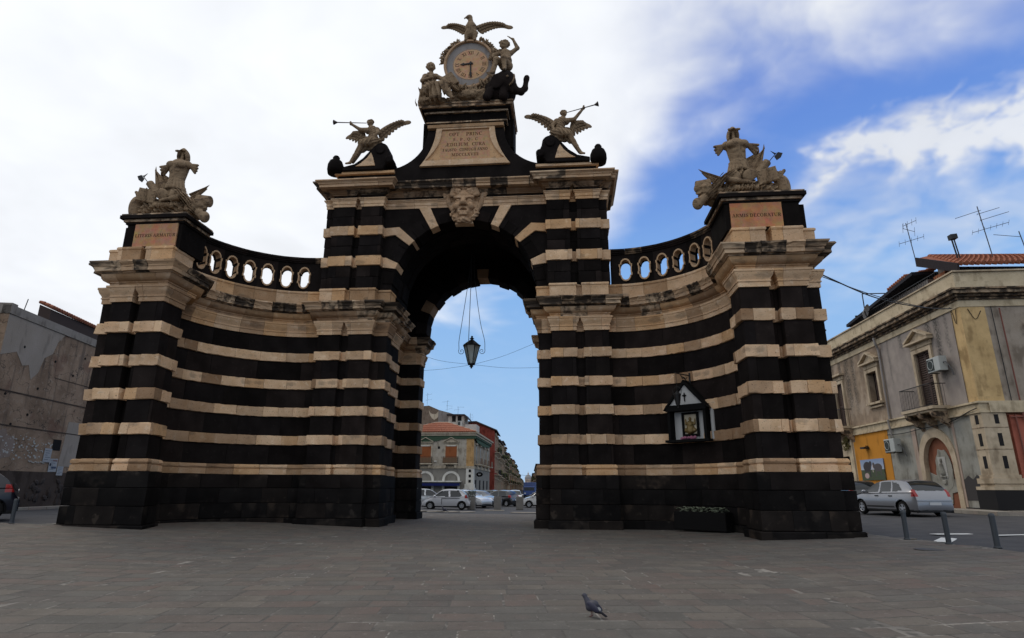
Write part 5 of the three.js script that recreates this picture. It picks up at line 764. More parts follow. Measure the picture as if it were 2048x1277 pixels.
  part('peeling_base', slab([[6.2, .2], [9.0, .2], [9.0, 1.5], [8.6, 1.62], [8.2, 1.9], [7.7, 1.8], [7.2, 1.84], [6.2, 1.5]], .012, .02), plain('bare_lava', .06, .055, .055), b, 'dark patch where the plaster has fallen beside the arch'); part('peeling_base', slab([[11.95, .9], [13.3, .9], [13.3, 1.85], [13.0, 2.0], [12.7, 1.8], [12.4, 1.98], [12.1, 1.8], [11.95, 1.9]], .012, .02), mats.bare_lava, b, 'dark patch where the plaster has fallen by the corner pillar');
  part('base_course', [boxAB(11.6, 13.3, .2, .6, -.1, .05), boxAB(6.2, 8.9, .2, .5, -.1, .04)], dark, b);
  part('wall_pier', [boxAB(8.55, 8.9, .2, 4.4, 0, .05), boxAB(11.9, 12.05, .2, 4.4, 0, .03)], plaster('pinkish', .46, .36, .30), b);
  // rusticated corner pillar with dark notches
  const P0 = 13.38, pil = part('corner_pillar', [boxAB(P0, 14.16, 1.98, 4.6, -.95, .06)], stone, b), rows = [[4.12, 4.52], [3.18, 3.72], [2.24, 2.76]];
  part('pillar_base', [boxAB(P0 - .06, 14.22, 1.84, 1.98, -1.0, .12), boxAB(P0 - .14, 14.3, 1.62, 1.838, -1.06, .2), boxAB(P0 - .08, 14.24, 1.5, 1.618, -1.02, .14), boxAB(P0 - .2, 14.36, 1.36, 1.498, -1.12, .26)], stone, pil); part('pillar_plinth', boxAB(P0 - .2, 14.36, .2, 1.358, -1.13, .262), dark, pil);
  part('pillar_joint', [3.95, 3.03].flatMap((y) => [boxAB(P0 - .012, 14.172, y, y + .03, -.96, .072)]), soot, pil);
  for (const [y0, y1] of rows) { part('notch', boxAB(13.7, 13.92, y0, y1, .0, .064), dark, pil); part('notch', boxAB(14.1, 14.164, y0, y1, -.62, -.44), dark, pil); }
  // red door surround round the corner, with pipes
  part('red_pilaster', boxAB(14.0, 14.12, 1.2, 4.5, -1.9, -1.1), plaster('brick_red', .40, .13, .09), b); part('conduit', merge([rod([14.2, 9.3, -1.62], [14.2, 4.2, -1.62], .03), rod([14.2, 4.5, -1.3], [14.2, .6, -1.34], .035), rod([14.2, 4.4, -1.1], [14.2, 4.42, -1.9], .03)]), plain('pipe_red', .22, .09, .07), b);
  part('facade_window', [...frameAround(0, 5.2, 8.0, 1.2, .2, .1), ...pediment(0, 8.4, 1.8, .5, .3)].map((g) => g.rotateY(Math.PI / 2).translate(14.1, 0, -3.6)), stone, b);
  part('downpipe', merge([tube([[6.85, 9.75, .3], [6.85, 9.4, .25], [6.75, 9.1, .1], [6.75, 8.6, .09]], .07, 14, 8), rod([6.75, 8.7, .09], [6.75, 5.0, .09], .06, 8), rod([6.75, 5.1, .2], [6.75, 4.2, .12], .05, 8)]), plaster('pipe_grey', .34, .32, .31), b);
  part('wall_cables', merge([tube([[6.2, 4.3, .1], [8, 4.25, .12], [9.6, 4.3, .2], [12, 4.42, .1], [13.6, 4.72, .16], [14.1, 4.8, .15]], .022, 40, 5), tube([[13.52, 9.4, .05], [13.5, 7.0, .06], [13.5, 5.1, .06]], .012, 10, 4), tube([[13.6, 9.4, .06], [13.75, 8.7, .06], [13.9, 9.4, .06]], .015, 12, 4), tube([[14.15, 9.3, -.3], [14.16, 8.8, -.55], [14.15, 9.2, -.85]], .015, 12, 4), rod([14.16, 9.4, -1.3], [14.17, 5.1, -1.3], .018)]), ironMat, b);
  part('shop_lamp', [bx(.5, .1, .3, 3.6, 3.75, .2), bx(.06, .06, .2, 3.7, 3.85, .08)], ironMat, b);
  part('shop_arch', slab([[-.9, .2], [-.6, .2], [-.6, 3.0], ...Array.from({ length: 11 }, (_, i) => [.35 - .95 * Math.cos(Math.PI * i / 10), 3.0 + .95 * Math.sin(Math.PI * i / 10)]).slice(1, -1), [1.3, 3.0], [1.3, .2], [1.75, .2], [1.75, 4.4], [-.9, 4.4]], .08, .12), cream, b);
  part('wall_weed', (() => { const gs = []; for (let i = 0; i < 60; i++) gs.push(new THREE.SphereGeometry(1, 5, 4).scale(.05, .12, .03).rotateZ(rr(-1.4, 1.4)).translate(1.2 + rr(-.3, .4), 4.2 + rr(-.4, .4), rr(.1, .3))); return boxUV(merge(gs)); })(), plain('dry_weed', .10, .085, .03), b);
  // the set-back storey and its tiled roof
  part('upper_storey', [boxAB(1, 9.6, 10.3, 12.3, -12, -1.6)], plaster('upper_grey', .30, .27, .25), b); part('upper_end_wall', boxAB(9.6, 10.6, 10.3, 12.4, -11, -1.9), plaster('brick_orange', .48, .19, .10), b);
  const roofG = (pts) => { const g = new THREE.BufferGeometry(); g.setAttribute('position', new THREE.Float32BufferAttribute(pts.flat(2), 3)); g.computeVertexNormals(); return boxUV(g); };
  const tiles = (A, B, C, D, n, rows) => { // rounded tile rows from eave A-B up to ridge D-C
    const gs = [], P = (s, t) => { const v = [0, 1, 2].map((k) => lerp(lerp(A[k], B[k], s), lerp(D[k], C[k], s), t)); return v; };
    for (let i = 0; i < n; i++) for (let r = 0; r < rows; r++) { const a = P((i + .5) / n, r / rows), c = P((i + .5) / n, (r + 1.12) / rows), w = Math.hypot(...[0, 1, 2].map((k) => (B[k] - A[k]) / n)) * .48; gs.push(rod([a[0], a[1] + .03, a[2]], c, w, 6, w * .8)); }
    return boxUV(merge(gs));
  };
  const tileM = mats.roof_tile || mat('roof_tile', { map: tileTex, bumpMap: bumpFine, bumpScale: .01 });
  const eB = [13.1, 11.86, -1.0], eC = [13.1, 11.86, -13], rC = [9, 13.6, -11], rD = [9, 13.86, -2.2], gE = [9.97, 13.36, -1.0];
  part('roof', [roofG([eB, eC, rC]), roofG([eB, rC, rD]), roofG([eB, rD, gE])], tileM, b);
  { const o = part('roof_tiles', [tiles(eB, eC, [9, 13.6, -12.2], rD, 46, 9)], tileM, b); o.userData.kind = 'stuff'; }
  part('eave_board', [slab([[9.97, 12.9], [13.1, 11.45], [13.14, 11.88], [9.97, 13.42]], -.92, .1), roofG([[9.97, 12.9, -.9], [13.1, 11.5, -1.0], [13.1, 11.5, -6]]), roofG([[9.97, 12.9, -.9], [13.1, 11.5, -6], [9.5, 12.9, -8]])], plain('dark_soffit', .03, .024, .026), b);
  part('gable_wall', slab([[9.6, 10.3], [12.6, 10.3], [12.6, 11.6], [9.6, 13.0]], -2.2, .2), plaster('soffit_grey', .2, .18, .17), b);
  part('roof_edge', [slab([[1.2, 11.86], [9.4, 12.62], [9.4, 12.8], [1.2, 12.04]], -.95, 1.6)], plain('dark_slate', .03, .03, .038), b); { const o = part('roof_tiles', [tiles([6.6, 12.62, -1.0], [8.7, 12.82, -1.0], [8.8, 13.2, -2.6], [7.2, 13.05, -2.6], 9, 4)], tileM, b); o.userData.kind = 'stuff'; }
  part('terrace_railing', railing(4.2, 12.2, 11.1, .7, -.5, false, .2), ironMat, b); part('roof_vent', merge([cyl(.05, .05, 1.1, -.9, 11.6, -.4), cyl(.12, .12, .1, -.9, 12.2, -.4)]), ironMat, b); part('pergola_frame', merge([rod([4.2, 11.9, -.8], [4.2, 13.25, -.8], .035), rod([4.2, 13.25, -.8], [4.2, 13.25, -3.2], .035), rod([4.2, 11.9, -2.2], [4.2, 13.25, -2.2], .025)]), ironMat, b);
  // painted board with farm animals, flat print
  const cv = document.createElement('canvas'); cv.width = 512; cv.height = 256; const c = cv.getContext('2d'), gr = c.createLinearGradient(0, 0, 0, 256); gr.addColorStop(0, '#7f93b5'); gr.addColorStop(.5, '#a9b3c2'); c.fillStyle = gr; c.fillRect(0, 0, 512, 256);
  c.fillStyle = '#39452a'; c.fillRect(0, 128, 512, 128); for (let i = 0; i < 900; i++) { c.fillStyle = `rgba(${rr(30, 110) | 0},${rr(50, 110) | 0},${rr(20, 50) | 0},.6)`; c.fillRect(rr(0, 512), rr(128, 256), 3, rr(4, 16)); }
  c.fillStyle = '#2a2022'; c.beginPath(); c.ellipse(150, 90, 88, 62, 0, 0, 7); c.fill(); c.fillRect(92, 110, 26, 110); c.fillRect(190, 110, 26, 105); c.beginPath(); c.ellipse(225, 60, 32, 40, .4, 0, 7); c.fill(); c.fillStyle = '#4a4140'; c.beginPath(); c.ellipse(385, 105, 90, 48, 0, 0, 7); c.fill(); c.fillRect(320, 120, 20, 90); c.fillRect(430, 120, 20, 85); c.beginPath(); c.ellipse(300, 80, 26, 40, -.3, 0, 7); c.fill(); c.fillStyle = '#c9b7b0'; c.fillRect(262, 70, 14, 90); c.fillStyle = '#b59c98'; c.beginPath(); c.ellipse(120, 200, 50, 34, 0, 0, 7); c.fill();
  const ct = new THREE.CanvasTexture(cv); ct.colorSpace = THREE.SRGBColorSpace; part('painted_board', new THREE.BoxGeometry(2.75, 1.2, .05).translate(u(38.1), 2.48, .055), mat('farm_print', { map: ct, roughness: .6 }), b, 'board printed with cattle on a meadow');
}
function acUnit(label, pos, turn, w = 1.0, h = .68) {
  const t = thing('air_conditioner', label, 'air conditioner', pos, turn, undefined), body = plain('ac_white', .42, .44, .42, .6);
  part('casing', [cbox(w, h, .36, .02)], body, t); part('fan_grille', [bx(w * .5, h * .8, .02, -w * .2, 0, .185)], plain('ac_grille', .05, .06, .06), t); part('fan_ring', new THREE.TorusGeometry(h * .32, .015, 6, 20).translate(-w * .2, 0, .2), body, t);
  part('wall_bracket', merge([rod([-w * .35, -h / 2 - .03, -.25], [-w * .35, -h / 2 - .03, .2], .02), rod([w * .35, -h / 2 - .03, -.25], [w * .35, -h / 2 - .03, .2], .02)]), ironMat, t); part('pipes', tube([[w / 2, 0, 0], [w / 2 + .12, .05, 0], [w / 2 + .16, -.3, -.2], [w / 2 + .1, -.6, -.3]], .03, 16, 6), plain('ac_pipe', .2, .2, .2), t); return t;
}
acUnit('boxy air conditioner beside the shuttered balcony door upstairs', [21.66, 7.1, -29.75], -Math.PI / 2); acUnit('boxy air conditioner low on the grey wall beside the orange shop', [21.66, 3.66, -34.9], -Math.PI / 2, 1.05, .7);
function antenna(label, pos, hgt, arms, turn = 0, lean = 0) { // arms: [height, length forward, length back, tilt, elements]
  const t = thing('tv_antenna', label, 'antenna', pos, turn); t.rotation.z = lean; const m = plain('antenna_metal', .06, .06, .07, .5, { metalness: .6 });
  part('mast', rod([0, 0, 0], [0, hgt, 0], .022, 6), m, t);
  for (const [y, f, bk, tl, n, el] of arms) { const g = [rod([-bk, y - bk * tl, 0], [f, y + f * tl, 0], .014, 5)]; for (let i = 0; i < n; i++) { const x = lerp(-bk, f, n > 1 ? i / (n - 1) : 0), yy = y + x * tl; g.push(rod([x, yy - el, -el * .8], [x, yy + el, el * .8], .008, 4)); } part('aerial', merge(g), m, t); }
  return t;
}
antenna('bent aerial with two short arms at the left end of the red roof', [23, 13.2, -32.1], 2.3, [[2.2, .5, .15, .3, 4, .14], [1.25, .65, .55, .15, 5, .12], [1.9, .3, .2, -.6, 2, .2]], -.3, .06); antenna('tallest aerial with four long arms above the red roof', [24.85, 12.3, -29.2], 2.7, [[2.45, .12, 1.1, .22, 1, .02], [2.3, .95, .1, .2, 1, .04], [1.95, 1.3, .05, .2, 1, .04], [1.45, 1.15, .55, .18, 7, .1]], -.1, .07); antenna('bare leaning mast at the right edge of the red roof', [26.5, 12.0, -29.2], 1.6, [[1.3, .02, 1.2, -.25, 0, 0]], 0, .12);
{ const t = thing('chimney_flue', 'dark metal flue with a square cowl on the red roof', 'flue', [23.15, 12.2, -29.0]); t.rotation.z = .1; part('pipe', merge([rod([-.05, 0, 0], [-.05, 1.05, 0], .035), rod([.06, 0, 0], [.06, 1.0, 0], .03)]), ironMat, t); part('cowl', [bx(.3, .24, .28, .03, 1.1, 0)], ironMat, t);
  const d = thing('satellite_dish', 'white satellite dish on the parapet of the corner house', 'satellite dish', [22.2, 11.75, -36.6], -2.3); const g = new THREE.SphereGeometry(1, 18, 8, 0, 6.283, 0, .5).scale(.95, .95, .95).translate(0, -.9, 0).rotateX(1.2); part('reflector', g, plain('dish_white', .5, .5, .5, .6), d); part('arm', merge([rod([0, 0, 0], [0, -.2, .5], .02), rod([0, 0, 0], [0, -.7, -.1], .03), bx(.1, .08, .1, 0, -.2, .52)]), ironMat, d); }
// ---------------------------------------------------------------- the blank-walled house on the left
const roofTiles = mats.roof_tile;
function tileRows(A, B, C, D, n, rows) { const gs = [], P = (s, t) => [0, 1, 2].map((k) => lerp(lerp(A[k], B[k], s), lerp(D[k], C[k], s), t)), w = Math.hypot(...[0, 1, 2].map((k) => (B[k] - A[k]) / n)) * .47; for (let i = 0; i < n; i++) for (let r = 0; r < rows; r++) { const a = P((i + .5) / n, r / rows), c = P((i + .5) / n, (r + 1.1) / rows); gs.push(rod([a[0], a[1] + .03, a[2]], c, w, 6, w * .8)); } return boxUV(merge(gs)); }
const blobPts = (cx, cy, rx, ry, n = 22, sd = 0) => Array.from({ length: n }, (_, i) => { const a = i / n * 6.283, r = 1 + .32 * noise(i * .9 + sd, sd); return [cx + rx * r * Math.cos(a), cy + ry * r * Math.sin(a)]; });
{
  const b = thing('blank_walled_house', 'old house with a tall bare plastered wall, torn posters and red roof tiles', 'house', [-20.05, 0, -26.84], 100.7 * Math.PI / 180);
  const brown = plaster('old_brown_render', .30, .235, .19, true), lighter = plaster('patch_grey', .34, .30, .265), low = plaster('rubble_dark', .085, .066, .058, true);
  const wt = tex(768, 1, (uu, vv) => { const x = uu * 19 - 4.8, y = 2 + vv * 6.4, n = fbm(x * .8, y * .8, 5), f = fbm(x * 4 + 3, y * 4, 5), st = fbm(x * 4.5, y * .35 + 7, 4), cr = Math.abs(fbm(x * .7 + 20, y * .9 + 5, 5)); let c = mix3([.33, .235, .165], [.205, .14, .095], clamp(.5 + n * 1.5)); c = mix3(c, [.36, .29, .225], sstep(.12, .42, f) * .5); c = mix3(c, [.075, .06, .052], sstep(.05, .42, st + (y - 6.5) * .06) * .6); c = mix3(c, [.16, .085, .06], sstep(.16, .34, fbm(x * .6 + 2, y * .6 + 40, 4)) * .55); return mix3(c, [.035, .03, .027], (1 - sstep(.004, .014, cr)) * .8); }, true);
  wt.repeat.set(1 / 19, 1 / 6.4); wt.offset.set(4.8 / 19, -2 / 6.4); const render = mat('old_render', { map: wt, bumpMap: bumpRough, bumpScale: .02 });
  part('wall', boxAB(-4.7, 14, 2.0, 8.35, -.8, 0), render, b); part('wall_foot', boxAB(-4.7, 14, -.2, 2.0, -.8, .02), low, b); part('back_wing', boxAB(-1.6, 14, -.2, 8.72, -1.2, -.81), brown, b);
  part('coping', [boxAB(-4.74, 14, 8.35, 8.72, -.3, .05), boxAB(-4.74, -4.4, 8.35, 8.8, -.8, .06)], plaster('coping_grey', .30, .28, .265, true), b);
  part('plaster_patch', slab([[-4.69, 8.34], [-.9, 8.34], [-1.3, 7.9], [-1.5, 7.3], [-2.0, 7.0], [-2.2, 6.3], [-2.6, 5.9], [-2.9, 6.5], [-3.3, 6.4], [-3.8, 6.9], [-4.69, 6.6]], .012, .02), lighter, b, 'pale grey patch of render high on the wall');
  part('plaster_patch', slab([[.7, 4.4], [6, 4.5], [6, 2.2], [.5, 2.3], [.6, 3.2]], .012, .02), lighter, b); part('plaster_patch', slab(blobPts(-3.6, 3.0, .9, .6, 18, 2), .01, .02), plaster('patch_pinkish', .27, .215, .185), b);
  part('floor_line', [boxAB(-4.7, 14, 5.2, 5.25, -.1, .025), boxAB(-4.7, 14, 3.82, 3.86, -.1, .022), boxAB(-1.0, 14, 6.25, 6.28, -.1, .014)], low, b);
  part('hole', [boxAB(-.15, .45, 3.0, 3.5, -.2, .012)], plain('hole_dark', .01, .009, .009), b); { const q = []; for (const [x, y] of [[-3.4, 7.2], [-1.2, 7.0], [.3, 6.6], [-3.9, 5.1], [-2.0, 5.6], [1.0, 7.6], [-3.2, 3.9], [-2.3, 4.4], [-.2, 1.7]]) q.push(cyl(.06, .06, .02, 0, 0, 0, 8).rotateX(1.57).translate(x, y, .01)); part('putlog_holes', q, mats.hole_dark, b); }
  { const sp = []; for (let i = 0; i < 150; i++) { const x = rr(-4.4, -.1), s = rr(.015, .05); sp.push(cyl(s, s, .012, 0, 0, 0, 7).rotateX(1.57).scale(rr(.6, 1.6), rr(.6, 1.3), 1).translate(x, 2.9 + rr(-.45, .6) * (x < -1.5 ? 1 : .7), .008)); } for (let i = 0; i < 16; i++) sp.push(cyl(.03, .03, .012, 0, 0, 0, 7).rotateX(1.57).translate(-1.6 + i * .07, 2.42 + rr(-.03, .03), .03)); const o = part('paint_splashes', sp, plain('splash_white', .42, .42, .40), b); o.userData.kind = 'stuff'; }
  { const st = []; for (let i = 0; i < 70; i++) { const g = new THREE.IcosahedronGeometry(rr(.08, .2), 0).scale(1.4, .8, .35).rotateZ(rr(0, 6)); st.push(g.translate(rr(-3, 6), rr(.6, 1.6), .03)); } part('exposed_rubble', boxUV(merge(st)), plain('rubble', .05, .04, .036), b); }
  for (const [x, y, w, h, t] of [[-.42, 2.75, .52, .62, 0], [.12, 2.32, .6, .6, 1], [.72, 2.08, .46, .42, 2]]) {
    const cv = document.createElement('canvas'); cv.width = cv.height = 128; const c = cv.getContext('2d'); c.fillStyle = '#b9bdc2'; c.fillRect(0, 0, 128, 128); c.fillStyle = '#40506e'; if (t === 1) { c.fillRect(44, 76, 74, 20); c.fillStyle = '#252a3a'; c.beginPath(); c.arc(22, 60, 14, 0, 7); c.fill(); c.fillStyle = '#8e5850'; c.fillRect(50, 14, 70, 12); } c.fillStyle = '#6a7280'; for (let i = 0; i < 5; i++) c.fillRect(14 + (i % 2) * 10, 20 + i * 20, 90 - (i % 3) * 20, 5);
    const ct = new THREE.CanvasTexture(cv); ct.colorSpace = THREE.SRGBColorSpace; part('poster', bx(w, h, .012, 0, 0, 0).rotateZ(rr(-.04, .04)).translate(x, y, .03), mat('notice_' + t, { map: ct, roughness: .8, color: lin(.7, .7, .7) }), b, ['torn double notice', 'notice with a dark blue strip', 'smallest white notice'][t]);
    const g = b.children.at(-1).geometry, p = g.attributes.position, uv = g.attributes.uv; for (let i = 0; i < p.count; i++) uv.setXY(i, (p.getX(i) - x) / w + .5, (p.getY(i) - y) / h + .5);
  }
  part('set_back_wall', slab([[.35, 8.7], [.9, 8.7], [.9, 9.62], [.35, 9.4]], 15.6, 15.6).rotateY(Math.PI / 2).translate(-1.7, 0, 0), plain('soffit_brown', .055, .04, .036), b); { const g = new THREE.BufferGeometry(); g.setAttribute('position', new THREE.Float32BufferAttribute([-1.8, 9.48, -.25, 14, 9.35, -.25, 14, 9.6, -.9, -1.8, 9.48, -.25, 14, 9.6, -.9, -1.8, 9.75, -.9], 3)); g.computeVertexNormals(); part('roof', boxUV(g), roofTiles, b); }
  { const o = part('roof_tiles', tileRows([-1.8, 9.46, -.25], [14, 9.36, -.25], [14, 9.58, -.9], [-1.8, 9.74, -.9], 80, 3), roofTiles, b); o.userData.kind = 'stuff'; }
  part('roof_pole', rod([-3.1, 8.7, -.6], [-2.95, 9.5, -.6], .02), ironMat, b);
  }
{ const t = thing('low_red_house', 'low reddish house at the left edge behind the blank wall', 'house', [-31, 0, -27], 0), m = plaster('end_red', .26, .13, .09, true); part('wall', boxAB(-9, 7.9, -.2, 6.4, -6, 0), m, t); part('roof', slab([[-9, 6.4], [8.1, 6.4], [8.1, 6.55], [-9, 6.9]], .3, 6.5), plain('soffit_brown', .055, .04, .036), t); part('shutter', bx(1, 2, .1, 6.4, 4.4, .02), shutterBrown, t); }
// ---------------------------------------------------------------- the square and street seen through the arch
const paneM = plain('far_pane', .03, .034, .04, .3), farStone = plaster('far_stone', .48, .43, .35, true), whiteTrim = plaster('white_trim', .62, .61, .57);
{
  const b = thing('far_corner_house', 'pale corner house with tiled roof, brown window blinds and white quoins across the square', 'house', [-9.9, -.4, -92], 0), X = (x) => x + 9.9, yy = (y) => y + .4;
  const wallM = plaster('far_grey', .44, .41, .36, true), yel = plaster('far_ochre', .50, .32, .15, true), gnd = plaster('far_ground', .23, .22, .20), blind = plaster('blind_brown', .27, .09, .035), brown = plain('balcony_brown', .16, .10, .06), green = plain('green_net', .05, .085, .055, .9);
  part('wall', [boxAB(X(-30), X(-11), yy(4.4), yy(9), -20, 0)], wallM, b); part('quoin', boxAB(X(-11), X(-9.9), yy(4.5), yy(8.85), -.6, .02), yel, b); part('ground_floor', boxAB(X(-30), X(-9.9), 0, yy(4.4), -20, -.02), gnd, b); part('side_wall', boxAB(X(-11), X(-9.92), yy(4.4), yy(9), -20, -.6), plaster('far_side', .33, .29, .24, true), b);
  part('cornice', [boxAB(X(-30), X(-9.5), yy(9.0), yy(9.3), -20.3, .35), boxAB(X(-30), X(-9.3), yy(9.3), yy(9.55), -20.5, .55)], farStone, b); part('safety_net', [boxAB(X(-30), X(-9.6), yy(8.55), yy(8.98), -20, .2), slab([[X(-18.4), yy(8.6)], [X(-14.4), yy(8.6)], [X(-15.4), yy(8.25)], [X(-17.8), yy(8.0)]], .18, .1), slab([[-20, yy(8.7)], [0, yy(8.7)], [-2, yy(8.1)], [-9, yy(7.9)], [-16, yy(8.2)]], .1, .1).rotateY(-Math.PI / 2).translate(.3, 0, 0)], green, b, 'green safety net hung under the eaves');
  const slope = (p) => { const g = new THREE.BufferGeometry(); g.setAttribute('position', new THREE.Float32BufferAttribute(p.flat(), 3)); g.computeVertexNormals(); return boxUV(g); };
  const eL = [X(-22), yy(9.55), .6], eR = [X(-9.4), yy(9.55), .6], rL = [X(-17), yy(11.5), -5], rR = [X(-15.0), yy(11.5), -5], eB = [X(-9.4), yy(9.55), -20], eC = [X(-22), yy(9.55), -20];
  part('roof', [slope([eL, eR, rR]), slope([eL, rR, rL]), slope([eR, eB, rR]), slope([eC, eL, rL]), slope([eB, eC, rL]), slope([eB, rL, rR])], roofTiles, b); { const o = part('roof_tiles', [tileRows(eL, eR, rR, rL, 44, 5)], roofTiles, b); o.userData.kind = 'stuff'; } part('ridge', [rod(rL, rR, .16, 6), rod(rR, eR, .14, 6), rod(rL, eL, .14, 6)], farStone, b);
  for (const cx of [-13.33, -17.3, -21.3]) {
    const w = part('window', [...frameAround(X(cx), yy(4.9), yy(7.5), 1.7, .22, .12), bx(2.3, .25, .1, X(cx), yy(7.86), .05), ...pediment(X(cx), yy(8.05), 2.1, .6, .4)], farStone, b);
    part('blind', slab([[X(cx) - .86, yy(7.42)], [X(cx) + .86, yy(7.42)], [X(cx) + .86, yy(5.4)], [X(cx) - .86, yy(5.4)]].reverse(), .16, .06).rotateX(0), blind, w); part('lintel_strip', bx(1.4, .16, .03, X(cx), yy(7.5), .2), whiteTrim, w);
    const bal = part('balcony', [bx(2.3, .16, .9, X(cx), yy(4.82), .45), bx(.3, .5, .7, X(cx) - .8, yy(4.5), .35), bx(.3, .5, .7, X(cx) + .8, yy(4.5), .35)], farStone, b); part('railing_cover', [bx(2.2, .85, .04, X(cx), yy(5.32), .86)], brown, bal); part('railing', railing(X(cx) - 1.1, X(cx) + 1.1, yy(4.9), .95, .9, true, .22), ironMat, bal);
    const A = (r) => Array.from({ length: 13 }, (_, i) => [X(cx) + .1 + r * Math.cos(Math.PI * i / 12), yy(2.5) + r * .95 * Math.sin(Math.PI * i / 12)]);
    const f = part('ground_arch', slab([[X(cx) + .1 + 1.0, 0], [X(cx) + 1.45, 0], [X(cx) + 1.45, yy(2.5)], ...A(1.35).slice(1, -1), [X(cx) - 1.25, yy(2.5)], [X(cx) - 1.25, 0], [X(cx) - .9, 0], [X(cx) - .9, yy(2.5)], ...A(1.0).slice(1, -1).reverse(), [X(cx) + 1.1, yy(2.5)]], .1, .2), whiteTrim, b); part('shop_opening', bx(2, 1.9, .02, X(cx) + .1, .95, .01), mats.room_dark, f);
  }
  part('string_course', boxAB(X(-30), X(-9.8), yy(4.15), yy(4.5), -20.1, .15), farStone, b); part('vent_opening', bx(.36, .36, .03, X(-15.25), yy(7.24), .01), mats.room_dark, b); part('wall_lamp', bx(.4, .18, .2, X(-15.7), yy(5.2), .1), whiteTrim, b);
  const pl = part('corner_pillar', [boxAB(X(-11), X(-9.86), yy(1.9), yy(4.15), -1, .1)], whiteTrim, b); part('pillar_base', [boxAB(X(-11.15), X(-9.75), yy(1.35), yy(1.9), -1.1, .25), boxAB(X(-11.25), X(-9.65), 0, yy(1.35), -1.2, .3)], whiteTrim, pl); for (const y of [2.3, 3.05, 3.8]) part('notch', bx(.36, .42, .03, X(-10.4), yy(y), .1), mats.room_dark, pl);
  part('awning', [boxAB(X(-24), X(-11.66), yy(2.16), yy(2.34), 0, 1.3)], whiteTrim, b); part('awning_band', [boxAB(X(-24), X(-11.66), yy(2.0), yy(2.158), 0, 1.28)], ironMat, b); part('awning_cloth', boxAB(X(-24), X(-11.7), yy(1.62), yy(1.998), 1.2, 1.26), plain('navy_cloth', .012, .018, .09), b);
  for (let i = 0; i < 4; i++) { const z = -2.5 - i * 4.6, w = part('side_window', [bx(.12, 2.9, .24, .02, yy(6.3), z - .6), bx(.12, 2.9, .24, .02, yy(6.3), z + .6), bx(.3, .25, 1.7, .06, yy(7.9), z)], farStone, b); part('pane', bx(.02, 2.7, 1, .02, yy(6.2), z), paneM, w); const bl = part('side_balcony', [bx(.9, .15, 2.4, .45, yy(4.8), z)], farStone, b); part('railing_cover', [bx(.04, .9, 2.3, .88, yy(5.3), z)], brown, bl); part('side_door', bx(.04, 2.6, 1.3, .02, 1.6, z), mats.room_dark, b); }
  const sg = thing('oval_shop_sign', 'black oval shop sign with white letters on the far corner house', 'sign', [-9.35, 3.35, -95], 0); const cv = document.createElement('canvas'); cv.width = 128; cv.height = 64; const c = cv.getContext('2d'); c.fillStyle = '#060606'; c.fillRect(0, 0, 128, 64); c.fillStyle = '#d8d8d8'; c.font = 'bold 40px sans-serif'; c.textAlign = 'center'; c.fillText('BIP', 64, 46); const ct = new THREE.CanvasTexture(cv); ct.colorSpace = THREE.SRGBColorSpace;
  part('board', new THREE.CylinderGeometry(.5, .5, .14, 24).rotateX(1.5708).scale(1.05, .72, 1), ironMat, sg); part('face', new THREE.PlaneGeometry(.85, .4).translate(0, 0, .075), mat('sign_face', { map: ct }), sg); part('bracket', rod([-.6, 0, 0], [-.4, 0, 0], .03), ironMat, sg);
}
{ // taller houses rising behind it
  const b = thing('grey_gabled_building', 'grey brown gabled building with a rooftop room behind the tiled corner house', 'building', [-10.6, -.4, -113], 0), X = (x) => x + 10.6, s = 1.13, yy = (y) => (y - 1.38) * s + 1.78;
  const px = (x) => X((x - 3.917) * s + 3.917);
  part('gable_wall', slab([[px(-26), 0], [px(-15.4), 0], [px(-15.4), yy(13.5)], [px(-17.1), yy(13.95)], [px(-18.9), yy(14.72)], [px(-20), yy(14.62)], [px(-26), yy(13.6)]], 0, 8), plaster('gable_brown', .19, .155, .13, true), b);
  part('bare_patch', slab([[px(-18.9), yy(14.0)], [px(-18.65), yy(13.55)], [px(-18.3), yy(13.3)], [px(-17.6), yy(13.3)], [px(-17.25), yy(13.75)], [px(-17.1), yy(13.1)], [px(-17.4), yy(12.6)], [px(-17.9), yy(12.3)], [px(-18.3), yy(12.6)], [px(-18.7), yy(13.2)]].reverse(), .03, .05), plaster('patch_cream', .5, .45, .36), b, 'cream patch of bare plaster shaped like a crown');
  part('grey_wall', slab([[px(-17.2), 0], [px(-14.2), 0], [px(-14.2), yy(13.1)], [px(-15.4), yy(13.5)], [px(-17.2), yy(13.9)]], .2, 4), plaster('penthouse_grey', .22, .21, .205), b);
  const p = part('rooftop_room', boxAB(px(-15.4), px(-12.7), yy(11.0), yy(12.95), -4, .6), plaster('room_white', .5, .49, .45), b); for (const x of [-14.45, -13.5]) part('window', bx(.72, 1.1, .04, px(x), yy(12.4), .62), mats.room_dark, p); part('roof_slab', slab([[px(-15.6), yy(12.95)], [px(-12.7), yy(12.95)], [px(-11.95), yy(12.2)], [px(-11.95), yy(12.35)], [px(-12.6), yy(13.12)], [px(-15.6), yy(13.15)]], 1.2, 4.5), mats.dark_slate, p);
  part('parapet', boxAB(px(-13.6), px(-10.7), yy(9.6), yy(11.5), -4, .4), plaster('parapet_white', .52, .5, .47), b); part('parapet', boxAB(px(-15.5), px(-12.6), yy(9.6), yy(11.95), -4, .5), plaster('parapet_grey', .3, .27, .25), b);
}
acUnit('round-fanned air conditioner on the rooftop room across the square', [-15.6, 12.9, -112.2], 0, .9, 1);
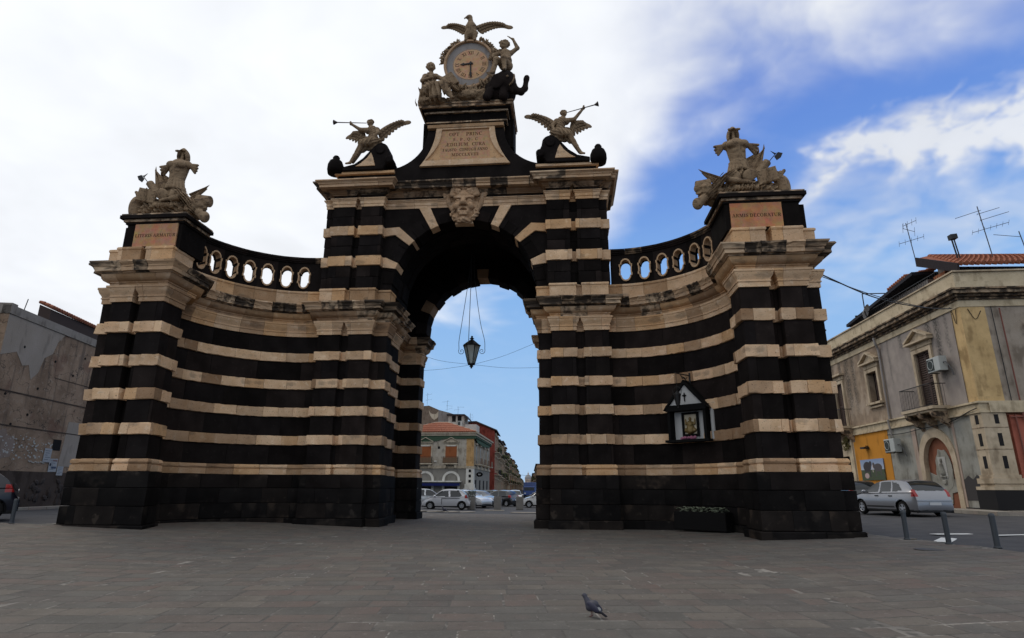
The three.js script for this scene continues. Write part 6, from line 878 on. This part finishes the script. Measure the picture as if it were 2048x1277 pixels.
antenna('leftmost aerial on the grey gable through the arch', [-22.2, 16.6, -113], 2.3, [[1.9, .8, .3, .2, 3, .15], [.9, .8, .3, .15, 3, .15]]); antenna('aerial with a forked head above the rooftop room', [-18.3, 15.4, -113], 2, [[1.8, .3, 1.0, .1, 2, .1], [1.0, .9, .1, -.1, 2, .2], [.3, .9, .3, .2, 2, .1]]); antenna('crooked aerial above the rooftop window pair', [-16.2, 14.8, -113], 1.4, [[1.3, 1.1, .1, 0, 2, .1], [.85, .2, .7, .1, 2, .1]]); antenna('thin aerial beside the red gable', [-13.8, 13, -113], 2, [[1.6, .4, .1, 0, 2, .2], [1.2, .5, .1, 0, 2, .2], [.8, .4, .1, 0, 2, .2]]);
function streetHouse(name, label, x, Z, W, D, h, color, roofC, floors, bays, side = 1, gable = 0) { // facade on the street side
  const b = thing(name, label, 'house', [x, -.5, -Z], 3.35 * Math.PI / 180, 'houses along the street beyond the arch'), s = side, m = plaster('street_' + name + Z, ...color, true);
  const B = (x0, x1, y0, y1, z0, z1) => boxAB(Math.min(s * x0, s * x1), Math.max(s * x0, s * x1), y0, y1, z0, z1);
  part('wall', gable ? slab([[-W, 0], [0, 0], [0, h], [-W * .4, h + gable], [-W, h + gable * .9]].map(([a, c]) => [s * a, c]), 0, D) : B(-W, 0, 0, h, -D, 0), m, b);
  part('roof', gable ? [slab([[.5, h - .05], [.5, h + .15], [-W * .4, h + gable + .25], [-W, h + gable + .1], [-W, h + gable - .1], [-W * .4, h + gable]].map(([a, c]) => [s * a, c]), .4, D + .6)] : [B(-W, .45, h, h + .25, -D - .1, .1)], plain('street_roof_' + roofC, ...(roofC ? [.17, .07, .045] : [.06, .05, .046])), b);
  const fh = h / floors;
  for (let f = 0; f < floors; f++) for (let i = 0; i < bays; i++) {
    const z = -(i + .5) * D / bays, y = f * fh; const w = part('window', [B(-.1, .1, y + fh * .12, y + fh * .82, z - .95, z - .7), B(-.1, .1, y + fh * .12, y + fh * .82, z + .7, z + .95), B(-.1, .25, y + fh * .82, y + fh * .92, z - 1.1, z + 1.1)], farStone, b); part('pane', B(-.1, .03, y + fh * .12, y + fh * .82, z - .7, z + .7), i % 3 ? paneM : shutterBrown, w);
    if (f) { const bl = part('balcony', [B(0, .95, y - .02, y + .14, z - 1.4, z + 1.4), B(0, .6, y - .4, y - .021, z - 1, z - .7), B(0, .6, y - .4, y - .021, z + .7, z + 1)], farStone, b); part('railing', merge([B(.9, .94, y + .95, y + 1.02, z - 1.38, z + 1.38), ...Array.from({ length: 12 }, (_, k) => B(.9, .93, y + .14, y + .95, z - 1.35 + k * .245, z - 1.32 + k * .245)), B(0, .93, y + .95, y + 1.0, z + 1.36, z + 1.39)]), ironMat, bl); if ((i + f) % 3 === 0) part('plants', boxUV(merge(Array.from({ length: 10 }, () => new THREE.IcosahedronGeometry(rr(.2, .4), 1).translate(s * (.75 + rr(-.2, .2)), y + .6 + rr(-.3, .5), z + rr(-1.2, 1.2))))), plain('balcony_plants', .07, .075, .03), bl); }
  }
  return b;
}
{ const XL = [[118, -9.74], [150, -11.6], [186, -14.4], [200, -15.5], [250, -18], [302, -20.4], [372, -24.4], [462, -29.3]], xAt = (Z) => { let i = 0; while (i < XL.length - 2 && Z > XL[i + 1][0]) i++; return lerp(XL[i][1], XL[i + 1][1], (Z - XL[i][0]) / (XL[i + 1][0] - XL[i][0])); };
  [['brick red gabled house just behind the far corner house', 118, 14, 12.6, [.26, .06, .045], 0, 3, 3, 1.6], ['narrow dark beige house second in the street row', 132.2, 17, 11.8, [.24, .17, .12], 0, 3, 3], ['pinkish house third in the street row', 150, 15, 12.8, [.36, .20, .15], 0, 3, 3], ['low brown house fourth in the street row', 165.5, 20, 11.2, [.16, .10, .07], 0, 3, 4], ['dark brown block standing higher along the street', 186, 9.5, 13.7, [.11, .065, .05], 1, 4, 2], ['orange house with a red roof in the middle of the street row', 196, 21, 12.7, [.44, .19, .085], 1, 4, 4], ['pale cream house past the orange one in the street row', 217.5, 24, 13.6, [.46, .36, .25], 0, 4, 4], ['rust coloured house far down the street row', 242, 25, 12.9, [.34, .15, .09], 1, 4, 4], ['ochre house far down the street row', 268, 32, 13.5, [.42, .26, .12], 1, 4, 5], ['faded pink house with small balconies far down the street', 301, 38, 12.8, [.38, .25, .19], 0, 4, 5], ['brown house near the far end of the street row', 340, 50, 11.3, [.24, .145, .10], 1, 3, 6], ['low pale house near the far end of the street row', 391, 70, 10.2, [.40, .30, .22], 1, 3, 7], ['last and lowest house at the far end of the street row', 462, 200, 8.4, [.30, .20, .14], 1, 3, 8]].forEach(([l, Z, D, h, c, rc, f, bb, g]) => streetHouse('street_house', l, xAt(Z), Z, 9, D - .4, h, c, rc, f, bb, 1, g || 0)); }
streetHouse('street_house', 'brown house with balconies on the right side of the street, mostly behind the arch', -2.9, 150, 9, 60, 7.3, [.22, .15, .11], 0, 2, 8, -1); streetHouse('street_house', 'farther house on the right side of the street by the dome', -8.6, 240, 9, 260, 7.2, [.28, .19, .14], 0, 2, 9, -1);
{ // the domed church that closes the street
  const b = thing('domed_church', 'distant pale church with a grey dome and lantern closing the street', 'church', [-69, -.5, -1200]), st = plaster('church_stone', .52, .43, .38), dm = plaster('church_dome', .32, .32, .33);
  part('facade', [boxAB(-11.5, 11.5, 0, 6, -20, 0), slab([[-8, 6], [8, 6], [7, 9], [3, 12], [-3, 12], [-7, 9]], 0, 3)], st, b); part('drum', new THREE.CylinderGeometry(6.6, 6.6, 8, 16).translate(0, 15, -8), st, b); part('dome', new THREE.SphereGeometry(6.9, 20, 10, 0, 6.3, 0, 1.571).scale(1, 1.12, 1).translate(0, 19, -8), dm, b); part('lantern', merge([cyl(1.2, 1.4, 3.2, 0, 27.5, -8), cyl(0, 1.4, 2.6, 0, 30.4, -8), cyl(.15, .15, 2.4, 0, 32.5, -8)]), st, b);
  for (let i = -2; i <= 2; i++) part('window', boxAB(i * 4 - .7, i * 4 + .7, 1.5, 4.5, -.1, .15), mats.room_dark, b); for (let i = -1; i <= 1; i++) part('drum_window', boxAB(i * 3.6 - .6, i * 3.6 + .6, 12.5, 16.5, -1.6 - Math.abs(i) * 1.2, -1.1 - Math.abs(i) * 1.2), mats.room_dark, b); part('statue', cyl(.3, .5, 2.2, 0, 13, -.5), st, b);
}
single('street_garland', merge([tube([[-40, 13.5, -600], [-34, 12.9, -600], [-27, 13.8, -600]], .12, 16, 5)]), ironMat, 'thin wire strung across the street in front of the dome', 'wire');
// ---------------------------------------------------------------- cars
function car(label, o, [x, Z], heading, group) {
  const { L, W, h: Ht, belt, prof, glass, wb, wr = .31, color, side, black = false } = o, t = thing('parked_car', label, 'car', [x, H(x, Z) - .03, -Z], (90 - heading) * Math.PI / 180, group);
  const bodyM = new THREE.MeshPhysicalMaterial({ color: lin(...color), roughness: .35, metalness: o.metal ?? .4, clearcoat: o.coat ?? 1, clearcoatRoughness: .06 }); bodyM.name = 'car_paint';
  const trim = plain('car_trim', .012, .012, .013, .6), tyreM = plain('tyre', .012, .012, .012, .85), rimM = plain('alloy', .42, .42, .43, .35, { metalness: .8 }), red = plain('tail_red', .30, .012, .012, .25), lampM = plain('headlamp', .55, .57, .6, .12), gl = new THREE.MeshPhysicalMaterial({ color: lin(.015, .018, .02), roughness: .05 }); gl.name = 'car_glass';
  // stations along the outline prof: [x, y] from front bumper bottom over the roof to the rear bumper bottom, smoothed
  const cv = new THREE.CatmullRomCurve3(prof.map(([a, b]) => new THREE.Vector3(a, b, 0)), false, 'centripetal'), NX = o.fine ? 230 : 110, NV = o.fine ? 44 : 24, st = cv.getSpacedPoints(NX).map((p) => [clamp(p.x, -L / 2, L / 2), p.y]);
  const P = (i, v) => { const [px, top] = st[i], q = px / (L / 2), wp = W / 2 * (1 - .10 * Math.pow(Math.abs(q), 5) - .04 * Math.pow(Math.abs(q), 12)), yb = .2 + .05 * Math.pow(Math.abs(q), 8), yB = Math.max(yb + .02, Math.min(belt + .07 * -q * .5, top - .05)), s = v < .5 ? v : 1 - v, tt = s * 2, sg = v < .5 ? 1 : -1; let y, z; // tt: 0 sill, 1 roof centre
    if (tt < .5) { const u = tt / .5; y = yb + (yB - yb) * u; z = wp * (.93 + .07 * Math.sin(Math.PI * Math.min(1, u * .85 + .06))); } else if (tt < .78) { const u = (tt - .5) / .28; y = yB + (top - .04 - yB) * u; z = wp * .985 - .40 * (y - yB) - .02 * Math.sin(u * 3.14); } else { const u = (tt - .78) / .22; const ye = top - .04, ze = wp * .985 - .40 * (ye - yB); y = ye + .04 * Math.sin(u * 1.571); z = ze * (1 - u); }
    return [px, y, z * sg, tt]; };
  const inPoly = (p, a, b) => { let c = false; for (let i = 0, j = p.length - 1; i < p.length; j = i++) if ((p[i][1] > b) !== (p[j][1] > b) && a < (p[j][0] - p[i][0]) * (b - p[i][1]) / (p[j][1] - p[i][1]) + p[i][0]) c = !c; return c; };
  const out = {}, put = (k, ...q) => (out[k] ||= []).push(...q.flatMap((v) => v.slice(0, 3)));
  for (let i = 0; i < NX; i++) for (let j = 0; j < NV * 2; j++) {
    const sm = (k) => { const a = k / (NV * 2); return a; }, A = P(i, sm(j)), B = P(i + 1, sm(j)), C = P(i + 1, sm(j + 1)), D = P(i, sm(j + 1)), mx = (A[0] + C[0]) / 2, my = (A[1] + C[1]) / 2, mz = (A[2] + C[2]) / 2, mt = (A[3] + C[3]) / 2;
    let k = 'body';
    if (mt < .5 && [wb / 2, -wb / 2].some((w) => Math.hypot(mx - w - (o.shift || 0), my - wr) < wr + .06)) continue;
    if (mt >= .49 && mt < .79) { const w = side.findIndex((p) => inPoly(p, mx, my)); if (w >= 0) k = 'side_window_' + w + (mz > 0 ? 'a' : 'b'); }
    if (mt >= .8) { if (mx < glass[0][0] && mx > glass[0][1] && my > glass[2]) k = 'windscreen'; if (mx < glass[1][0] && mx > glass[1][1] && my > (glass[3] ?? glass[2])) k = 'rear_window'; }
    if (mx > L / 2 - .42 && my > o.lamp[0] && my < o.lamp[1] && Math.abs(mz) > W * .27) k = 'headlamp' + (mz > 0 ? 'a' : 'b');
    if (mx < -L / 2 + .5 && my > o.tail[0] && my < o.tail[1] && Math.abs(mz) > W * .36 && mx < -L / 2 + o.tail[2] + .0) k = 'tail_light' + (mz > 0 ? 'a' : 'b');
    if (k === 'body' && (my < .27 || mt < .5 && Math.abs(my - .36) < .03 && Math.abs(mx) < wb / 2 - wr - .1 && o.strip)) k = 'sill';
    put(k, A, C, B, A, D, C);
  }
  for (const [k, v] of Object.entries(out)) { const g = new THREE.BufferGeometry(); g.setAttribute('position', new THREE.Float32BufferAttribute(v, 3)); g.computeVertexNormals(); const nm = k.replace(/_\d.*$/, '').replace(/(headlamp|tail_light)[ab]$/, '$1'); part(nm, toCreasedNormals(g, .7), k === 'body' ? bodyM : /window|screen/.test(k) ? gl : /headlamp/.test(k) ? lampM : /tail/.test(k) ? red : trim, t); }
  part('underbody', [boxAB(-L / 2 + .12, L / 2 - .12, .17, .5, -W / 2 + .25, W / 2 - .25), boxAB(-L / 2 + .02, -L / 2 + .12, .22, prof[prof.length - 2][1] - .1, -W / 2 + .2, W / 2 - .2), boxAB(L / 2 - .12, L / 2 - .02, .22, .55, -W / 2 + .2, W / 2 - .2), boxAB(-L / 2 + .5, L / 2 - 1.0, .5, belt - .1, -W / 2 + .15, W / 2 - .15)], trim, t);
  for (const fx of [1, -1]) for (const sz of [1, -1]) {
    const cx = fx * wb / 2 + (o.shift || 0), w = part('wheel', new THREE.TorusGeometry(wr - .085, .095, 10, 28).scale(1, 1, 1.05).translate(cx, wr, sz * (W / 2 - .12)), tyreM, t), gs = [new THREE.CylinderGeometry(wr - .15, wr - .15, .02, 24).rotateX(1.571).translate(cx, wr, sz * (W / 2 - .1)), new THREE.TorusGeometry(wr - .13, .022, 6, 28).translate(cx, wr, sz * (W / 2 - .05))];
    const rim = []; for (let i = 0; i < 5; i++) rim.push(bx(.075, wr - .13, .03, 0, (wr - .13) / 2, 0).rotateZ(i * 1.2566).translate(cx, wr, sz * (W / 2 - .055))); part('rim', merge([gs[1], ...rim, new THREE.CylinderGeometry(.06, .06, .05, 14).rotateX(1.571).translate(cx, wr, sz * (W / 2 - .055))]), rimM, w); part('hub_well', gs[0], trim, w);
  }
  for (const sz of [1, -1]) { part('mirror', new THREE.SphereGeometry(1, 12, 8).scale(.09, .075, .11).translate(glass[0][1] + .55, belt + .06, sz * (W / 2 + .06)), black ? trim : bodyM, t); for (const hx of o.handles || []) part('door_handle', [bx(.19, .045, .04, hx, belt - .12, sz * W / 2 * .99)], o.handleDark ? trim : bodyM, t); }
  part('number_plate', bx(.012, .11, .5, -L / 2 - .005, o.plate || .48, 0), plain('plate_white', .5, .51, .52, .5), t); if (o.bump) part('bumper_strip', bx(.03, .05, W * .85, -L / 2 - .006, o.bump, 0), rimM, t);
  part('badge', new THREE.CylinderGeometry(.055, .055, .015, 14).rotateZ(1.571).translate(-L / 2 + (o.badge?.[0] ?? .02), o.badge?.[1] ?? .85, 0), rimM, t);
  return t;
}
const HATCH = { L: 4.27, W: 1.77, h: 1.47, belt: .93, wb: 2.6, shift: -.02, strip: true, prof: [[2.08, .2], [2.13, .45], [2.1, .62], [1.95, .76], [1.5, .9], [1.08, .99], [.75, 1.15], [.3, 1.39], [-.15, 1.48], [-.7, 1.5], [-1.2, 1.48], [-1.52, 1.42], [-1.74, 1.28], [-1.94, 1.06], [-2.06, .86], [-2.13, .55], [-2.12, .35], [-2.06, .2]], glass: [[1.08, .28], [-1.5, -1.97], .98, 1.03], side: [[[1.0, .95], [.42, 1.32], [.06, 1.38], [.02, .95]], [[-.06, .95], [-.03, 1.39], [-.66, 1.4], [-.78, .97]], [[-.86, .97], [-.74, 1.4], [-1.12, 1.32], [-1.42, 1.04]]], lamp: [.6, .8], tail: [.8, 1.08, .26], handles: [.15, -.72], handleDark: true, plate: .52, bump: .64, badge: [.12, .82] };
const SMALL = { L: 3.64, W: 1.66, h: 1.5, belt: .92, wb: 2.37, wr: .29, prof: [[1.78, .2], [1.82, .5], [1.74, .68], [1.45, .84], [1.1, .94], [.8, 1.12], [.35, 1.42], [0, 1.49], [-.6, 1.49], [-1.15, 1.42], [-1.45, 1.2], [-1.6, .95], [-1.7, .75], [-1.82, .6], [-1.8, .35], [-1.74, .2]], glass: [[1.05, .3], [-1.16, -1.56], .96, .98], side: [[[.9, .94], [.42, 1.32], [-.16, 1.38], [-.2, .94]], [[-.32, .94], [-.3, 1.38], [-.95, 1.36], [-1.2, 1.0], [-1.05, .94]]], lamp: [.62, .84], tail: [.82, 1.05, .42], handles: [-.1], plate: .6 };
const silver = [.24, .245, .265], navy = [.004, .005, .013], blackC = [.006, .006, .008];
car('silver five door hatchback parked under the farm-animal board', { ...HATCH, color: silver, fine: true }, [17.75, 27.5], -10).scale.setScalar(.95);
car('navy hatchback at the far left edge behind a bollard', { ...SMALL, color: navy, metal: 0, coat: .25, W: 1.7, fine: true }, [-14.75, 17.2], -138);
car('silver three door hatchback with a black-outlined door, first beyond the arch', { ...SMALL, color: [.5, .5, .52], metal: .25, fine: true }, [-5.2, 47.4], -96);
{ const t = scene.children.at(-1), tr = mats.car_trim; part('door_moulding', [bx(1.36, .035, .02, -.35, .82, .835), bx(.035, .46, .02, .32, .6, .838), bx(.035, .2, .02, -1.0, .73, .83)], tr, t); part('door_moulding', [bx(1.36, .035, .02, -.35, .82, -.835), bx(.035, .46, .02, .32, .6, -.838)], tr, t); }
const G = 'cars parked in the square beyond the arch';
car('pale silver small car half hidden behind the door-outlined hatchback', { ...SMALL, color: [.45, .47, .48] }, [-8.4, 54], 60, G); car('dark car seen past the nose of the door-outlined hatchback', { ...SMALL, color: [.02, .022, .03] }, [-9.6, 59], 90, G);
car('light silver car nosing out behind the planted planter', { ...HATCH, color: [.46, .47, .48] }, [-4.6, 53.3], 118, G); car('black car with bright headlamps right of the planted planter', { ...HATCH, color: navy }, [-3.9, 55.3], 122, G); car('dark blue car behind the black car with bright headlamps', { ...HATCH, color: [.02, .03, .06] }, [-4.4, 60], 122, G);
car('black hatchback with stickers seen from behind, left of the middle of the street', { ...SMALL, color: blackC, metal: .1 }, [-2.35, 59.6], -62, G); car('green grey car between the black-headlamped car and the stickered hatchback', { ...SMALL, color: [.05, .06, .06] }, [-3.2, 63], 110, G); car('dark estate behind the stickered hatchback', { ...HATCH, color: [.015, .016, .02] }, [-4.2, 68], 100, G); car('small white car facing the arch between two planters', { ...SMALL, color: [.55, .55, .54], metal: 0 }, [-1.85, 70], 176, G);
car('dark car on the right side of the street, second from the arch', { ...HATCH, color: [.03, .033, .045] }, [1.5, 62], -70, G); car('grey car on the right side of the street, farthest of the row', { ...HATCH, color: [.10, .11, .12] }, [1.6, 67.5], -70, G); car('white car half hidden by the right pier of the arch', { ...SMALL, color: [.55, .54, .53], metal: 0 }, [1.75, 56], -96, G);
car('small black car standing beside the orange shop front', { ...SMALL, color: blackC, metal: .1, W: 1.5, L: 3.4 }, [19.3, 34.5], 12);
{ // blue lorry down the street
  const t = thing('blue_lorry', 'blue box lorry far down the middle of the street', 'lorry', [-2.6, -.4, -112]), m = plain('lorry_blue', .03, .07, .24, .5); part('cab', [cbox(2.1, 1.5, 1.6, .08).translate(0, 1.25, .4)], m, t); part('box', [cbox(2.2, 2.1, 4, .04).translate(0, 1.7, -2.5)], plain('lorry_box', .05, .08, .2, .5), t); part('windscreen', bx(1.8, .6, .03, 0, 1.6, 1.2), paneM, t); for (const [x, z] of [[-.95, .5], [.95, .5], [-.95, -3.4], [.95, -3.4]]) part('wheel', new THREE.TorusGeometry(.3, .12, 8, 18).rotateY(1.571).translate(x, .42, z), mats.tyre, t); part('headlamp', merge([bx(.3, .18, .03, -.75, .85, 1.2), bx(.3, .18, .03, .75, .85, 1.2)]), mats.headlamp, t);
}
// ---------------------------------------------------------------- bollards, planters, birds
{
  const m = plain('bollard_grey', .032, .038, .045, .6), proto = thing('street_bollard', '', 'bollard', [0, 0, 0], 0, 'grey bollards along the road edge');
  part('post', new THREE.LatheGeometry([[.054, 0], [.054, .62], [.058, .625], [.058, .65], [.052, .66], [.05, .69], [.0, .70]].map(([x, y]) => new THREE.Vector2(x, y)), 18), m, proto); part('collar', new THREE.LatheGeometry([[0, 0], [.075, 0], [.075, .03], [.056, .045]].map(([x, y]) => new THREE.Vector2(x, y)), 18), m, proto);
  [[12.23, 16.4, 'bollard on the right nearest the arch pier, in front of the silver hatchback'], [12.45, 15.1, 'middle one of the three bollards on the right'], [12.8, 14.05, 'rightmost and nearest of the bollards on the right'], [-12.2, 17.1, 'lone bollard at the far left in front of the navy car']].forEach(([x, Z, l], i) => { const o = i ? proto.clone() : proto; if (i) { o.name = numbered('street_bollard'); scene.add(o); o.userData = { ...proto.userData }; } o.position.set(x, H(x, Z), -Z); o.rotation.z = rr(-.02, .02); o.userData.label = l; });
  const cm = mat('concrete', { map: plasterTex, color: lin(.20, .19, .18), bumpMap: bumpFine, bumpScale: .006 });
  [[-3.37, 48.0, 'concrete planter with a dark shrub, left of three beyond the arch', 1], [-1.5, 49.4, 'bare concrete planter in the middle of three beyond the arch', 0], [.26, 49.4, 'bare concrete planter on the right of three beyond the arch', 0]].forEach(([x, Z, l, p]) => { const t = thing('concrete_planter', l, 'planter', [x, H(x, Z) - .02, -Z], .05, 'concrete planters closing the street'); part('box', [cbox(.58, .98, .58, .03).translate(0, .49, 0)], cm, t); part('soil', bx(.48, .02, .48, 0, .985, 0), plain('soil', .03, .022, .016), t); if (p) { const gs = []; for (let i = 0; i < 260; i++) gs.push(new THREE.SphereGeometry(1, 4, 3).scale(.03, .012, .07).rotateY(rr(0, 6)).rotateZ(rr(-1, 1)).translate(rr(-.3, .3), .98 + rr(0, .42), rr(-.3, .3))); part('shrub', boxUV(merge(gs)), plain('shrub_dark', .03, .045, .02), t); } });
}
function pigeon(label, x, Z, turn, s = 1) {
  const t = thing('pigeon', label, 'pigeon', [x, H(x, Z) + .016, -Z], turn); t.scale.setScalar(s);
  part('body', sdf([ell([0, .15, 0], [.115, .075, .07], { rot: [0, 0, -.45] }), cap([.07, .19, 0], [.12, .27, 0], .05, .03), ell([.135, .292, 0], [.034, .03, .028]), cap([-.08, .1, 0], [-.13, .08, 0], .05, .03)], .007, .03), plain('pigeon_slate', .035, .035, .05, .6), t);
  part('beak', rod([.16, .29, 0], [.19, .28, 0], .008, 6, .002), plain('pigeon_beak', .05, .045, .045), t); for (const z of [.055, -.055]) part('wing', new THREE.SphereGeometry(1, 14, 8).scale(.12, .05, .018).rotateZ(.5).translate(-.04, .145, z), plain('pigeon_wing', .022, .022, .045, .5), t); part('rump', new THREE.SphereGeometry(1, 10, 6).scale(.06, .02, .05).rotateZ(.6).translate(-.1, .125, 0), plain('pigeon_pale', .28, .28, .27), t); part('tail', bx(.13, .012, .055, -.06, 0, 0).rotateZ(.5).translate(-.13, .085, 0), plain('pigeon_tail', .012, .012, .016), t);
  for (const z of [.025, -.025]) part('leg', merge([rod([.0, .1, z], [.01, 0, z], .006, 5), rod([.01, .004, z], [.045, .002, z], .005, 4)]), plain('pigeon_leg', .12, .05, .045), t); return t;
}
pigeon('slate grey pigeon standing alone on the paving in the foreground', 4.18, 7.3, 2.6, .72); pigeon('tiny dark pigeon on the ground beyond the arch', -3.6, 38.4, 3, 1.1);
single('manhole_cover', [boxUV(cyl(.3, .3, .02, 11.5, .15, -14.1, 28).translate(0, .012, 0))], plain('cast_iron', .04, .036, .033, .6), 'round iron manhole cover in the paving near the bollards', 'manhole cover');
renderer.render(scene, camera);
